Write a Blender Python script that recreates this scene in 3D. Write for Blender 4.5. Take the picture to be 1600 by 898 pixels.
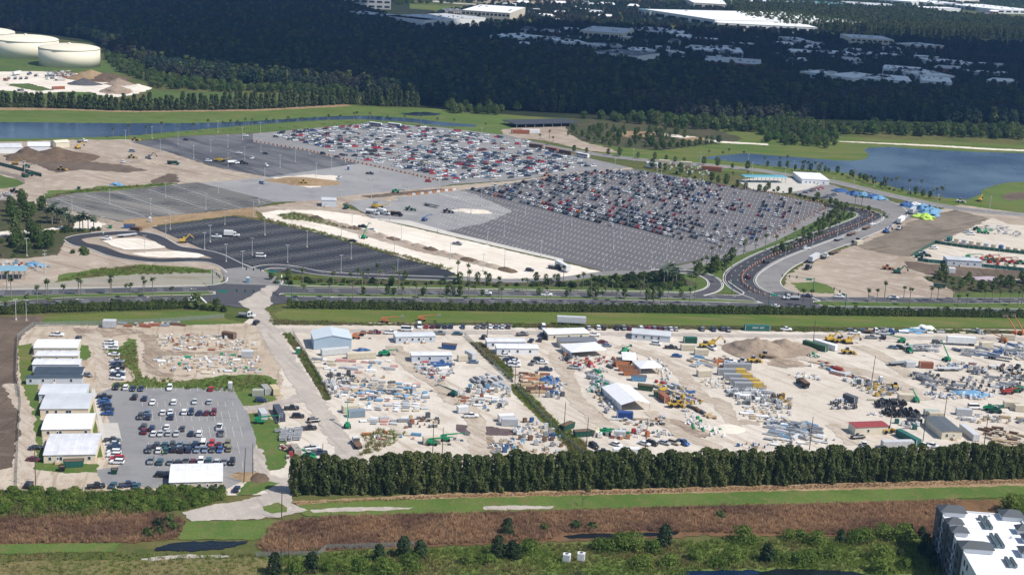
import bpy,bmesh,math,random
from math import sin,cos,tan,atan,atan2,pi,radians,sqrt,hypot
from mathutils import Vector,Matrix,noise
from mathutils.geometry import tessellate_polygon
for _o in list(bpy.data.objects): bpy.data.objects.remove(_o)
SC = bpy.context.scene
COL = SC.collection
# ---------------------------------------------------------------- camera
F,YH,K,CX,CY = 2200.0,-130.0,0.0053,800.0,449.0
ROLL = radians(3.2)
PITCH = atan((CY - YH) / F)
H = cos(PITCH) / K
cam = bpy.data.cameras.new('camera'); cam_o = bpy.data.objects.new('camera',cam); COL.objects.link(cam_o)
cam.sensor_width = 36.0; cam.lens = 36.0 * F / 1600.0
cam.clip_start = 1.0; cam.clip_end = 30000.0
cam_o.location = (0,0,H); cam_o.rotation_euler = (Matrix.Rotation(pi / 2 - PITCH,3,'X') @ Matrix.Rotation(ROLL,3,'Z')).to_euler()
SC.camera = cam_o
# ---------------------------------------------------------------- sky and sun
SUN_EL = radians(52.0); SUN_AZ = radians(112.0)      # azimuth from +Y towards +X (right of the picture)
W = bpy.data.worlds.new('World'); SC.world = W; W.use_nodes = True
nt = W.node_tree; nt.nodes.clear()
_out = nt.nodes.new('ShaderNodeOutputWorld'); _bg = nt.nodes.new('ShaderNodeBackground'); _sky = nt.nodes.new('ShaderNodeTexSky')
_sky.sky_type = 'NISHITA'; _sky.sun_disc = False; _sky.sun_elevation = SUN_EL; _sky.sun_rotation = SUN_AZ
_sky.altitude = 100; _sky.air_density = 1.0; _sky.dust_density = 0.6; _sky.ozone_density = 1.2
_bg.inputs['Strength'].default_value = 0.105
nt.links.new(_sky.outputs[0],_bg.inputs['Color']); nt.links.new(_bg.outputs[0],_out.inputs['Surface'])
SUND = Vector((sin(SUN_AZ) * cos(SUN_EL),cos(SUN_AZ) * cos(SUN_EL),sin(SUN_EL)))
_sl = bpy.data.lights.new('sun','SUN'); _sl.energy = 3.9; _sl.angle = radians(0.53); _sl.color = (1.0,0.95,0.88)
sun_o = bpy.data.objects.new('sun',_sl); COL.objects.link(sun_o)
sun_o.rotation_euler = SUND.to_track_quat('Z','Y').to_euler(); sun_o.location = (0,0,800)
SC.view_settings.view_transform = 'Standard'; SC.view_settings.look = 'None'
SC.view_settings.exposure = 0.42; SC.view_settings.gamma = 1.0; SC.view_settings.use_curve_mapping = False
SC.cycles.volume_bounces = 0; SC.cycles.max_bounces = 5; SC.cycles.diffuse_bounces = 2; SC.cycles.glossy_bounces = 2
SC.cycles.transparent_max_bounces = 6; SC.cycles.caustics_reflective = False; SC.cycles.caustics_refractive = False
# ---------------------------------------------------------------- photo pixel -> point on the ground
def P(x,y,z=0.0):
    u0 = (x - CX) / F; v0 = (y - CY) / F
    u = u0 * cos(ROLL) + v0 * sin(ROLL); v = v0 * cos(ROLL) - u0 * sin(ROLL)
    dx,dy,dz = u,cos(PITCH) - v * sin(PITCH),-sin(PITCH) - v * cos(PITCH)
    t = (z - H) / dz
    return Vector((dx * t,dy * t,z))
def T(ox,oy,f=3.99):
    return lambda x,y: (ox + x / f,oy + y / f)
t1,t2,t3,t4 = T(0,0),T(400,0),T(800,0),T(1200,0)
t5,t6,t7,t8 = T(0,200),T(400,200),T(800,200),T(1200,200)
t9,t10,t11,t12 = T(0,400),T(400,400),T(800,400),T(1200,400)
t13,t14,t15,t16 = T(0,600),T(400,600),T(800,600),T(1200,600)
t17,t18,t19,t20 = T(0,740,4),T(400,740,4),T(800,740,4),T(1200,740,4)
def heading(p,q):
    a,b = P(*p),P(*q)
    return atan2(b.y - a.y,b.x - a.x)
# ---------------------------------------------------------------- materials
MATS = {}
def _new(name):
    m = bpy.data.materials.new(name); m.use_nodes = True
    n = m.node_tree.nodes; b = n['Principled BSDF']
    MATS[name] = m
    return m,n,m.node_tree.links,b
def _spec(b,v):
    k = 'Specular IOR Level'
    if k in b.inputs: b.inputs[k].default_value = v
def flat(name,c,rough=0.6,spec=0.3,metal=0.0,var=0.12,scale=0.8,bump=0.0):
    """plain surface with light dirt and tone variation"""
    if name in MATS: return MATS[name]
    m,n,l,b = _new(name)
    b.inputs['Roughness'].default_value = rough; b.inputs['Metallic'].default_value = metal; _spec(b,spec)
    tc = n.new('ShaderNodeTexCoord'); nz = n.new('ShaderNodeTexNoise'); nz.inputs['Scale'].default_value = scale; nz.inputs['Detail'].default_value = 4
    oi = n.new('ShaderNodeObjectInfo')
    add = n.new('ShaderNodeMath'); add.operation = 'ADD'
    rm = n.new('ShaderNodeMath'); rm.operation = 'MULTIPLY'; rm.inputs[1].default_value = 0.5
    l.new(tc.outputs['Object'],nz.inputs['Vector']); l.new(oi.outputs['Random'],rm.inputs[0])
    l.new(nz.outputs['Fac'],add.inputs[0]); l.new(rm.outputs[0],add.inputs[1])
    mr = n.new('ShaderNodeMapRange'); mr.inputs[1].default_value = 0.3; mr.inputs[2].default_value = 1.2
    mr.inputs[3].default_value = 1.0 - var * 1.5; mr.inputs[4].default_value = 1.0 + var * 0.6
    l.new(add.outputs[0],mr.inputs[0])
    mx = n.new('ShaderNodeMix'); mx.data_type = 'RGBA'; mx.blend_type = 'MULTIPLY'; mx.inputs[0].default_value = 1.0
    mx.inputs[6].default_value = (*c,1); l.new(mr.outputs[0],mx.inputs[7]); l.new(mx.outputs[2],b.inputs['Base Color'])
    if bump:
        bp = n.new('ShaderNodeBump'); bp.inputs['Strength'].default_value = bump; bp.inputs['Distance'].default_value = 0.1
        l.new(nz.outputs['Fac'],bp.inputs['Height']); l.new(bp.outputs[0],b.inputs['Normal'])
    return m
def ribbed(name,c,period=0.3,axis=0,rough=0.45,depth=0.6,var=0.1):
    """corrugated sheet: real-looking ribs through bump"""
    m = flat(name,c,rough,0.4,0.0,var)
    n,l = m.node_tree.nodes,m.node_tree.links; b = n['Principled BSDF']
    tc = n.new('ShaderNodeTexCoord'); mp = n.new('ShaderNodeMapping'); wv = n.new('ShaderNodeTexWave')
    mp.inputs['Rotation'].default_value = (0,0,(0,pi / 2)[axis] if axis < 2 else 0)
    wv.inputs['Scale'].default_value = 1.0 / period / 2; wv.inputs['Distortion'].default_value = 0
    l.new(tc.outputs['Object'],mp.inputs[0]); l.new(mp.outputs[0],wv.inputs['Vector'])
    bp = n.new('ShaderNodeBump'); bp.inputs['Strength'].default_value = depth; bp.inputs['Distance'].default_value = 0.06
    l.new(wv.outputs['Fac'],bp.inputs['Height']); l.new(bp.outputs[0],b.inputs['Normal'])
    return m
def ground_mat(name,cols,scales=(0.02,0.15,1.2),w=(0.55,0.45),fine=0.18,bump=0.3,rough=0.95,stretch=None,rot=0.0,patch2=None,tracks=None):
    """three-tone soil or turf: big patches, medium mottling, fine grain, optional wheel tracks"""
    m,n,l,b = _new(name)
    b.inputs['Roughness'].default_value = rough; _spec(b,0.12)
    g = n.new('ShaderNodeNewGeometry'); mp = n.new('ShaderNodeMapping')
    mp.inputs['Rotation'].default_value = (0,0,rot)
    if stretch: mp.inputs['Scale'].default_value = (stretch[0],stretch[1],1)
    l.new(g.outputs['Position'],mp.inputs[0])
    def nz(sc,det=5,v=None,dist=0.0):
        t = n.new('ShaderNodeTexNoise'); t.inputs['Scale'].default_value = sc; t.inputs['Detail'].default_value = det
        t.inputs['Roughness'].default_value = 0.62; t.inputs['Distortion'].default_value = dist
        l.new(v or mp.outputs[0],t.inputs['Vector']); return t
    def ramp(t,lo,hi):
        r = n.new('ShaderNodeMapRange'); r.interpolation_type = 'SMOOTHSTEP'; r.inputs[1].default_value = lo; r.inputs[2].default_value = hi
        l.new(t,r.inputs[0]); return r.outputs[0]
    def mix(fac,a,c,mode='MIX'):
        x = n.new('ShaderNodeMix'); x.data_type = 'RGBA'; x.blend_type = mode
        if isinstance(fac,float): x.inputs[0].default_value = fac
        else: l.new(fac,x.inputs[0])
        for i,q in ((6,a),(7,c)):
            if isinstance(q,tuple): x.inputs[i].default_value = (*q,1)
            else: l.new(q,x.inputs[i])
        return x.outputs[2]
    a = nz(scales[0],6,None,0.4); c = nz(scales[1],6); d = nz(scales[2],4,g.outputs['Position'])
    col = mix(ramp(a.outputs['Fac'],0.5 - 0.12,0.5 + 0.12),cols[0],cols[1])
    f2 = n.new('ShaderNodeMath'); f2.operation = 'MULTIPLY'; f2.inputs[1].default_value = w[1] * 1.6
    l.new(ramp(c.outputs['Fac'],0.48,0.66),f2.inputs[0])
    col = mix(f2.outputs[0],col,cols[2])
    if tracks:
        ang,tcol,amt,sc = tracks
        mp2 = n.new('ShaderNodeMapping'); mp2.vector_type = 'TEXTURE'; mp2.inputs['Rotation'].default_value = (0,0,ang); mp2.inputs['Scale'].default_value = (12.0,1.0,1)
        l.new(g.outputs['Position'],mp2.inputs[0])
        tn = nz(sc,6,mp2.outputs[0],0.6)
        f3 = n.new('ShaderNodeMath'); f3.operation = 'MULTIPLY'; f3.inputs[1].default_value = amt
        l.new(ramp(tn.outputs['Fac'],0.50,0.66),f3.inputs[0])
        col = mix(f3.outputs[0],col,tcol)
    if patch2:
        pc,lo,hi,sc = patch2
        pn = nz(sc,7,g.outputs['Position'],0.8)
        col = mix(ramp(pn.outputs['Fac'],lo,hi),col,pc)
    fm = n.new('ShaderNodeMapRange'); fm.inputs[1].default_value = 0.25; fm.inputs[2].default_value = 0.75
    fm.inputs[3].default_value = 1 - fine; fm.inputs[4].default_value = 1 + fine
    l.new(d.outputs['Fac'],fm.inputs[0])
    x = n.new('ShaderNodeMix'); x.data_type = 'RGBA'; x.blend_type = 'MULTIPLY'; x.inputs[0].default_value = 1.0
    l.new(col,x.inputs[6]); l.new(fm.outputs[0],x.inputs[7]); l.new(x.outputs[2],b.inputs['Base Color'])
    if bump:
        bp = n.new('ShaderNodeBump'); bp.inputs['Strength'].default_value = bump; bp.inputs['Distance'].default_value = 0.4
        l.new(d.outputs['Fac'],bp.inputs['Height']); l.new(bp.outputs[0],b.inputs['Normal'])
    return m
def water_mat(name,c,rough=0.12,sc=0.35,bump=0.25):
    m,n,l,b = _new(name)
    b.inputs['Base Color'].default_value = (*c,1); b.inputs['Roughness'].default_value = rough; _spec(b,0.5)
    b.inputs['IOR'].default_value = 1.33
    g = n.new('ShaderNodeNewGeometry'); t = n.new('ShaderNodeTexNoise'); t.inputs['Scale'].default_value = sc; t.inputs['Detail'].default_value = 6
    t2_ = n.new('ShaderNodeTexNoise'); t2_.inputs['Scale'].default_value = 0.012; t2_.inputs['Detail'].default_value = 4
    l.new(g.outputs['Position'],t.inputs['Vector']); l.new(g.outputs['Position'],t2_.inputs['Vector'])
    bp = n.new('ShaderNodeBump'); bp.inputs['Strength'].default_value = bump; bp.inputs['Distance'].default_value = 0.3
    l.new(t.outputs['Fac'],bp.inputs['Height']); l.new(bp.outputs[0],b.inputs['Normal'])
    mr = n.new('ShaderNodeMapRange'); mr.inputs[1].default_value = 0.35; mr.inputs[2].default_value = 0.65; mr.inputs[3].default_value = rough * 0.8; mr.inputs[4].default_value = rough * 1.8
    l.new(t2_.outputs['Fac'],mr.inputs[0]); l.new(mr.outputs[0],b.inputs['Roughness'])
    return m
def leaf_mat(name,c,c2,c3=None,locscale=0.0,trans=0.25):
    """foliage: tone differs from leaf clump to leaf clump, from tree to tree and (optionally) from place to place"""
    m,n,l,b = _new(name)
    b.inputs['Roughness'].default_value = 0.7; _spec(b,0.2)
    g = n.new('ShaderNodeNewGeometry'); oi = n.new('ShaderNodeObjectInfo')
    x = n.new('ShaderNodeMix'); x.data_type = 'RGBA'; x.inputs[6].default_value = (*c,1); x.inputs[7].default_value = (*c2,1)
    l.new(g.outputs['Random Per Island'],x.inputs[0]); col = x.outputs[2]
    if c3:
        y = n.new('ShaderNodeMix'); y.data_type = 'RGBA'; l.new(col,y.inputs[6]); y.inputs[7].default_value = (*c3,1)
        if locscale:
            t = n.new('ShaderNodeTexNoise'); t.inputs['Scale'].default_value = locscale; t.inputs['Detail'].default_value = 5
            l.new(oi.outputs['Location'],t.inputs['Vector'])
            r = n.new('ShaderNodeMapRange'); r.inputs[1].default_value = 0.46; r.inputs[2].default_value = 0.6; l.new(t.outputs['Fac'],r.inputs[0]); l.new(r.outputs[0],y.inputs[0])
        else:
            r = n.new('ShaderNodeMath'); r.operation = 'MULTIPLY'; r.inputs[1].default_value = 0.8; l.new(oi.outputs['Random'],r.inputs[0]); l.new(r.outputs[0],y.inputs[0])
        col = y.outputs[2]
    hv = n.new('ShaderNodeMapRange'); hv.inputs[3].default_value = 0.75; hv.inputs[4].default_value = 1.2; l.new(oi.outputs['Random'],hv.inputs[0])
    z = n.new('ShaderNodeMix'); z.data_type = 'RGBA'; z.blend_type = 'MULTIPLY'; z.inputs[0].default_value = 1; l.new(col,z.inputs[6]); l.new(hv.outputs[0],z.inputs[7])
    l.new(z.outputs[2],b.inputs['Base Color'])
    if trans:
        tr = n.new('ShaderNodeBsdfTranslucent'); l.new(z.outputs[2],tr.inputs['Color'])
        ms = n.new('ShaderNodeMixShader'); ms.inputs[0].default_value = trans
        l.new(b.outputs[0],ms.inputs[1]); l.new(tr.outputs[0],ms.inputs[2]); l.new(ms.outputs[0],n['Material Output'].inputs['Surface'])
    return m
# ---------------------------------------------------------------- mesh building
class MB:
    def __init__(s): s.v = []; s.f = []; s.m = []; s.mats = []
    def mi(s,mat):
        if mat not in s.mats: s.mats.append(mat)
        return s.mats.index(mat)
    def quad(s,pts,mat):
        k = len(s.v); s.v += [tuple(p) for p in pts]; s.f.append(tuple(range(k,k + len(pts)))); s.m.append(s.mi(mat))
    def hull(s,bot,top,mat,topmat=None,cap=True,bottom=True):
        """loft between two rings of equal length"""
        k = len(s.v); n = len(bot); s.v += [tuple(p) for p in bot] + [tuple(p) for p in top]; a = s.mi(mat)
        for i in range(n):
            j = (i + 1) % n; s.f.append((k + i,k + j,k + n + j,k + n + i)); s.m.append(a)
        if cap: s.f.append(tuple(k + n + i for i in range(n))); s.m.append(s.mi(topmat or mat))
        if bottom: s.f.append(tuple(k + n - 1 - i for i in range(n))); s.m.append(a)
    def box(s,x0,x1,y0,y1,z0,z1,mat,topmat=None,tx=0.0,ty=0.0):
        b = [(x0,y0,z0),(x1,y0,z0),(x1,y1,z0),(x0,y1,z0)]
        t = [(x0 + tx,y0 + ty,z1),(x1 - tx,y0 + ty,z1),(x1 - tx,y1 - ty,z1),(x0 + tx,y1 - ty,z1)]
        s.hull(b,t,mat,topmat)
    def tube(s,p,q,r,mat,n=6,r2=None):
        p,q = Vector(p),Vector(q); d = (q - p); 
        if d.length < 1e-6: return
        d.normalize(); a = d.orthogonal().normalized(); b = d.cross(a); r2 = r if r2 is None else r2
        s.hull([p + (a * cos(2 * pi * i / n) + b * sin(2 * pi * i / n)) * r for i in range(n)],
               [q + (a * cos(2 * pi * i / n) + b * sin(2 * pi * i / n)) * r2 for i in range(n)],mat)
    def bar(s,p,q,w,h,mat):
        p,q = Vector(p),Vector(q); d = (q - p).normalized(); up = Vector((0,0,1)) if abs(d.z) < 0.95 else Vector((0,1,0))
        a = d.cross(up).normalized() * w / 2; b = a.cross(d).normalized() * h / 2
        s.hull([p - a - b,p + a - b,p + a + b,p - a + b],[q - a - b,q + a - b,q + a + b,q - a + b],mat)
    def wheel(s,x,y,z,r,w,mat,n=10):
        s.tube((x,y - w / 2,z),(x,y + w / 2,z),r,mat,n)
    def prism(s,poly,y0,y1,mat):
        s.hull([(x,y0,z) for x,z in poly],[(x,y1,z) for x,z in poly],mat)
    def mesh(s,name):
        me = bpy.data.meshes.new(name); me.from_pydata(s.v,[],s.f)
        for m in s.mats: me.materials.append(m)
        me.polygons.foreach_set('material_index',s.m); me.update()
        return me
    def obj(s,name,parent=None,fix=True):
        me = s.mesh(name)
        if fix:
            bm = bmesh.new(); bm.from_mesh(me); bmesh.ops.recalc_face_normals(bm,faces=bm.faces); bm.to_mesh(me); bm.free()
        return link(name,me,parent)
def link(name,me,parent=None):
    o = bpy.data.objects.new(name,me); COL.objects.link(o)
    if parent: o.parent = parent
    return o
def tag(o,label=None,cat=None,group=None,kind=None):
    if label: o['label'] = label if len(label.split()) < 17 else label.replace(' from the left','')
    if cat: o['category'] = cat
    if group: o['group'] = group
    if kind: o['kind'] = kind
    return o
def empty(name,loc,rz,label,cat,group=None,scale=1.0):
    o = bpy.data.objects.new(name,None); COL.objects.link(o); o.empty_display_size = 0.5
    o.location = loc; o.rotation_euler = (0,0,rz); o.scale = (scale,) * 3 if not isinstance(scale,tuple) else scale
    return tag(o,label,cat,group)
def fixed(mb,name):
    me = mb.mesh(name); bm = bmesh.new(); bm.from_mesh(me); bmesh.ops.recalc_face_normals(bm,faces=bm.faces); bm.to_mesh(me); bm.free()
    return me
class Kind:
    """a reusable thing: parts [(name, mesh, [sub-parts])]; a single part makes one mesh object without an empty"""
    def __init__(s,name,cat,parts): s.name,s.cat,s.parts = name,cat,parts
    def put(s,loc,rz,label,group=None,paint=None,scale=1.0,name=None):
        sc = (scale,) * 3 if not isinstance(scale,tuple) else scale
        if len(s.parts) == 1 and not s.parts[0][2]:
            o = link(name or s.name,s.parts[0][1]); o.location = loc; o.rotation_euler = (0,0,rz); o.scale = sc
            _paint(o,paint); return tag(o,label,s.cat,group)
        e = empty(name or s.name,loc,rz,label,s.cat,group,sc)
        for pn,me,subs in s.parts:
            o = link(pn,me,e); _paint(o,paint)
            for sn,sm in subs: _paint(link(sn,sm,o),paint)
        return e
def _paint(o,paint):
    if paint and o.data.materials and o.data.materials[0].name == 'paint_slot':
        o.material_slots[0].link = 'OBJECT'; o.material_slots[0].material = paint
PAINT = None
def ordinal(n):
    w = ['zeroth','first','second','third','fourth','fifth','sixth','seventh','eighth','ninth','tenth','eleventh','twelfth']
    if n < len(w): return w[n]
    return '%d%s' % (n,'th' if 10 <= n % 100 <= 20 else {1: 'st',2: 'nd',3: 'rd'}.get(n % 10,'th'))
# ---------------------------------------------------------------- sheets, ribbons
def _jit(pts,step,amp,seed):
    out = []
    for i in range(len(pts)):
        a,b = pts[i],pts[(i + 1) % len(pts)]
        L = (b - a).length; n = max(1,min(400,int(L / step))); nrm = Vector((-(b - a).y,(b - a).x,0)).normalized()
        for k in range(n):
            q = a.lerp(b,k / n)
            j = (noise.noise(Vector((q.x * 0.21 / max(step,.3),q.y * 0.21 / max(step,.3),seed))) + 0.5 * noise.noise(Vector((q.x * 0.6 / max(step,.3),q.y * 0.6 / max(step,.3),seed + 9)))) * amp
            out.append(q + nrm * j)
    return out
ZK = 0
def patch(name,pts,mat,z,jit=0.0,step=None,kind='structure',world=False,label=None,cat=None,parent=None):
    global ZK
    ZK += 1; z += ZK * 0.0006
    w = [Vector((p[0],p[1],0)) if world else P(*p) for p in pts]
    if jit: w = _jit(w,step or max(0.6,jit * .8),jit * 1.7,len(name) * 1.7 + z * 50)
    w = [Vector((p.x,p.y,z)) for p in w]
    tri = tessellate_polygon([w])
    me = bpy.data.meshes.new(name); me.from_pydata([tuple(p) for p in w],[],[tuple(t) for t in tri]); me.materials.append(mat); me.update()
    bm = bmesh.new(); bm.from_mesh(me)
    for f in bm.faces:
        f.normal_update()
        if f.normal.z < 0: f.normal_flip()
    bm.to_mesh(me); bm.free()
    o = link(name,me,parent)
    if kind: o['kind'] = kind
    if label: tag(o,label,cat)
    return o
def smooth(pts,n=8,px=True):
    w = [P(*p) if px else Vector(p) for p in pts]; out = []
    w = [w[0] * 2 - w[1]] + w + [w[-1] * 2 - w[-2]]
    for i in range(1,len(w) - 2):
        a,b,c,d = w[i - 1],w[i],w[i + 1],w[i + 2]
        for k in range(n):
            t = k / n
            out.append(0.5 * ((2 * b) + (c - a) * t + (2 * a - 5 * b + 4 * c - d) * t * t + (3 * b - a - 3 * c + d) * t ** 3))
    out.append(w[-2]); return out
def offset(line,d):
    out = []
    for i,p in enumerate(line):
        a = line[max(0,i - 1)]; b = line[min(len(line) - 1,i + 1)]; t = (b - a); t.z = 0; t.normalize()
        out.append(p + Vector((-t.y,t.x,0)) * d)
    return out
def ribbon_mb(mb,line,w,z,mat,h=0.0,off=0.0):
    A = offset(line,off + w / 2); B = offset(line,off - w / 2)
    for i in range(len(line) - 1):
        q = [A[i],B[i],B[i + 1],A[i + 1]]
        if h: mb.hull([(p.x,p.y,z) for p in q],[(p.x,p.y,z + h) for p in q],mat,bottom=False)
        else: mb.quad([(p.x,p.y,z) for p in q],mat)
def dashes_mb(mb,line,w,z,mat,on,gap,off=0.0):
    L = offset(line,off); acc = 0.0; pts = []
    d = [0.0]
    for i in range(1,len(L)): d.append(d[-1] + (L[i] - L[i - 1]).length)
    def at(s):
        for i in range(1,len(L)):
            if d[i] >= s: return L[i - 1].lerp(L[i],(s - d[i - 1]) / max(1e-6,d[i] - d[i - 1]))
        return L[-1]
    s = 0.0
    while s + on < d[-1]:
        a,b = at(s),at(s + on); t = (b - a).normalized(); nn = Vector((-t.y,t.x,0)) * w / 2
        mb.quad([(q.x,q.y,z) for q in (a + nn,a - nn,b - nn,b + nn)],mat); s += on + gap
def strip_mb(mb,a,b,w,z,mat,h=0.0):
    t = (b - a); t.z = 0
    if t.length < 1e-5: return
    t.normalize(); nn = Vector((-t.y,t.x,0)) * w / 2
    q = [a + nn,a - nn,b - nn,b + nn]
    if h: mb.hull([(p.x,p.y,z) for p in q],[(p.x,p.y,z + h) for p in q],mat,bottom=False)
    else: mb.quad([(p.x,p.y,z) for p in q],mat)
def inside(p,poly):
    x,y = p[0],p[1]; c = False; j = len(poly) - 1
    for i in range(len(poly)):
        xi,yi,xj,yj = poly[i][0],poly[i][1],poly[j][0],poly[j][1]
        if (yi > y) != (yj > y) and x < (xj - xi) * (y - yi) / (yj - yi) + xi: c = not c
        j = i
    return c
def sample(polypx,spacing,rnd,jitter=0.45,maxn=100000):
    """jittered grid of ground points inside a photo-outlined area"""
    poly = [P(*p) for p in polypx]
    x0,x1 = min(p.x for p in poly),max(p.x for p in poly); y0,y1 = min(p.y for p in poly),max(p.y for p in poly)
    out = []; y = y0; k = 0
    while y <= y1:
        x = x0 + (k % 2) * spacing * 0.5
        while x <= x1:
            q = (x + rnd.uniform(-1,1) * spacing * jitter,y + rnd.uniform(-1,1) * spacing * jitter)
            if inside(q,poly): out.append(q)
            x += spacing
        y += spacing * 0.87; k += 1
    rnd.shuffle(out)
    return out[:maxn]
def scatter(name,pts,protos,smin,smax,label=None,cat=None,zs=None,seed=1,z=0.0):
    """uncountable stuff: one object, points with instanced plants (geometry nodes)"""
    me = bpy.data.meshes.new(name); me.from_pydata([(p[0],p[1],(p[2] if len(p) > 2 else z)) for p in pts],[],[])
    o = link(name,me); o['kind'] = 'stuff'
    if label: tag(o,label,cat)
    g = bpy.data.node_groups.new(name,'GeometryNodeTree')
    g.interface.new_socket('Geometry',in_out='INPUT',socket_type='NodeSocketGeometry'); g.interface.new_socket('Geometry',in_out='OUTPUT',socket_type='NodeSocketGeometry')
    N = g.nodes; Lk = g.links; gi = N.new('NodeGroupInput'); go = N.new('NodeGroupOutput')
    m2p = N.new('GeometryNodeMeshToPoints'); Lk.new(gi.outputs[0],m2p.inputs['Mesh'])
    iop = N.new('GeometryNodeInstanceOnPoints'); Lk.new(m2p.outputs[0],iop.inputs['Points'])
    g2i = N.new('GeometryNodeGeometryToInstance')
    for pm in protos:
        po = bpy.data.objects.new(name + '_source',pm)
        oi = N.new('GeometryNodeObjectInfo'); oi.inputs['Object'].default_value = po; oi.transform_space = 'ORIGINAL'
        Lk.new(oi.outputs['Geometry'],g2i.inputs[0])
    Lk.new(g2i.outputs[0],iop.inputs['Instance']); iop.inputs['Pick Instance'].default_value = True
    def rv(dt,lo,hi,sd):
        r = N.new('FunctionNodeRandomValue'); r.data_type = dt; r.inputs['Seed'].default_value = sd
        ins = [i for i in r.inputs if i.name in ('Min','Max') and i.enabled]
        ins[0].default_value = lo; ins[1].default_value = hi
        return [q for q in r.outputs if q.enabled][0]
    Lk.new(rv('INT',0,len(protos) - 1,seed),iop.inputs['Instance Index'])
    Lk.new(rv('FLOAT_VECTOR',(0,0,0),(0,0,6.283),seed + 1),iop.inputs['Rotation'])
    Lk.new(rv('FLOAT',smin,smax,seed + 2),iop.inputs['Scale'])
    Lk.new(iop.outputs[0],go.inputs[0])
    md = o.modifiers.new('scatter','NODES'); md.node_group = g
    return o
# ================================================================ ground materials
M_meadow = ground_mat('meadow',[(0.075,0.095,0.025),(0.12,0.11,0.04),(0.05,0.075,0.018)],(0.02,0.12,0.9))
M_grass = ground_mat('turf',[(0.075,0.125,0.027),(0.105,0.148,0.036),(0.14,0.138,0.05)],(0.03,0.18,1.3),fine=0.22)
M_berm = ground_mat('berm_turf',[(0.075,0.125,0.024),(0.115,0.138,0.034),(0.17,0.145,0.06)],(0.025,0.10,1.1),stretch=(0.35,1.4),fine=0.2)
M_dry = ground_mat('dry_grass_soil',[(0.30,0.21,0.12),(0.24,0.16,0.085),(0.36,0.27,0.17)],(0.05,0.3,1.6))
M_rust = ground_mat('rusty_grass_soil',[(0.13,0.075,0.04),(0.17,0.10,0.05),(0.08,0.055,0.03)],(0.05,0.2,1.2))
M_sand = ground_mat('yard_sand',[(0.58,0.525,0.45),(0.52,0.46,0.385),(0.43,0.37,0.30)],(0.016,0.11,1.0),w=(0.5,0.4),fine=0.09,
                    patch2=((0.60,0.53,0.44),0.56,0.7,0.035),tracks=(radians(-52),(0.36,0.285,0.21),0.6,0.30))
M_sandl = ground_mat('compound_sand',[(0.48,0.41,0.325),(0.41,0.335,0.255),(0.31,0.245,0.18)],(0.03,0.14,1.0),fine=0.1,
                    tracks=(radians(-80),(0.27,0.20,0.14),0.65,0.42))
M_works = ground_mat('works_soil',[(0.37,0.305,0.24),(0.30,0.24,0.185),(0.45,0.385,0.315)],(0.02,0.12,0.9),fine=0.1,
                     tracks=(radians(-35),(0.23,0.165,0.115),0.6,0.25))
M_brown = ground_mat('tilled_soil',[(0.105,0.078,0.058),(0.14,0.105,0.078),(0.17,0.13,0.098)],(0.03,0.2,1.2),stretch=(0.5,1),rot=0.9,tracks=(radians(85),(0.075,0.055,0.042),0.6,0.5))
M_grade = ground_mat('graded_soil',[(0.18,0.15,0.115),(0.225,0.185,0.145),(0.13,0.108,0.08)],(0.02,0.1,1.0),tracks=(radians(40),(0.11,0.085,0.06),0.75,0.22),patch2=((0.12,0.13,0.05),0.6,0.72,0.03))
M_pale = ground_mat('white_sand',[(0.72,0.66,0.57),(0.64,0.57,0.48),(0.55,0.47,0.38)],(0.03,0.12,1.0),w=(.5,.25),fine=0.06,tracks=(radians(-40),(0.52,0.45,0.37),0.5,0.3))
M_gravel = ground_mat('gravel_road',[(0.42,0.37,0.32),(0.36,0.32,0.28),(0.48,0.42,0.36)],(0.04,0.2,1.5),fine=0.1,tracks=(radians(-62),(0.30,0.265,0.23),0.7,0.4))
M_asph = ground_mat('lot_asphalt',[(0.22,0.215,0.213),(0.25,0.244,0.238),(0.195,0.19,0.193)],(0.012,0.1,1.2),fine=0.06,bump=0.1,rough=0.85)
M_asphF = ground_mat('striped_lot_asphalt',[(0.125,0.118,0.122),(0.142,0.135,0.138),(0.112,0.106,0.11)],(0.012,0.1,1.2),fine=0.06,bump=0.1,rough=0.85)
M_asphD = ground_mat('new_asphalt',[(0.034,0.036,0.043),(0.045,0.047,0.053),(0.029,0.03,0.036)],(0.012,0.07,1.2),fine=0.08,bump=0.1,rough=0.8)
M_asphM = ground_mat('dusty_asphalt',[(0.085,0.083,0.085),(0.15,0.143,0.13),(0.065,0.064,0.067)],(0.009,0.05,1.2),fine=0.07,bump=0.1,rough=0.85,tracks=(radians(-30),(0.25,0.23,0.20),0.7,0.05))
M_asphB = ground_mat('patchy_asphalt',[(0.10,0.10,0.107),(0.15,0.15,0.155),(0.055,0.056,0.065)],(0.010,0.03,1.2),fine=0.07,bump=0.1,rough=0.85,tracks=(radians(-50),(0.045,0.047,0.056),0.85,0.06))
M_conc = ground_mat('stone_base',[(0.25,0.245,0.245),(0.295,0.288,0.28),(0.215,0.21,0.21)],(0.012,0.07,1.2),fine=0.06,bump=0.1,patch2=((0.42,0.40,0.365),0.6,0.72,0.02))
M_road = ground_mat('road_asphalt',[(0.075,0.075,0.082),(0.095,0.094,0.10),(0.06,0.06,0.066)],(0.02,0.1,1.0),fine=0.07,bump=0.08,rough=0.8,stretch=(0.3,1.5))
M_roadn = ground_mat('fresh_road_asphalt',[(0.045,0.046,0.052),(0.06,0.06,0.067),(0.038,0.038,0.044)],(0.02,0.1,1.0),fine=0.07,bump=0.08,rough=0.8)
M_roadg = ground_mat('worn_road_asphalt',[(0.20,0.19,0.185),(0.235,0.225,0.215),(0.17,0.163,0.16)],(0.02,0.1,1.0),fine=0.07,bump=0.08,rough=0.85)
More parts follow.
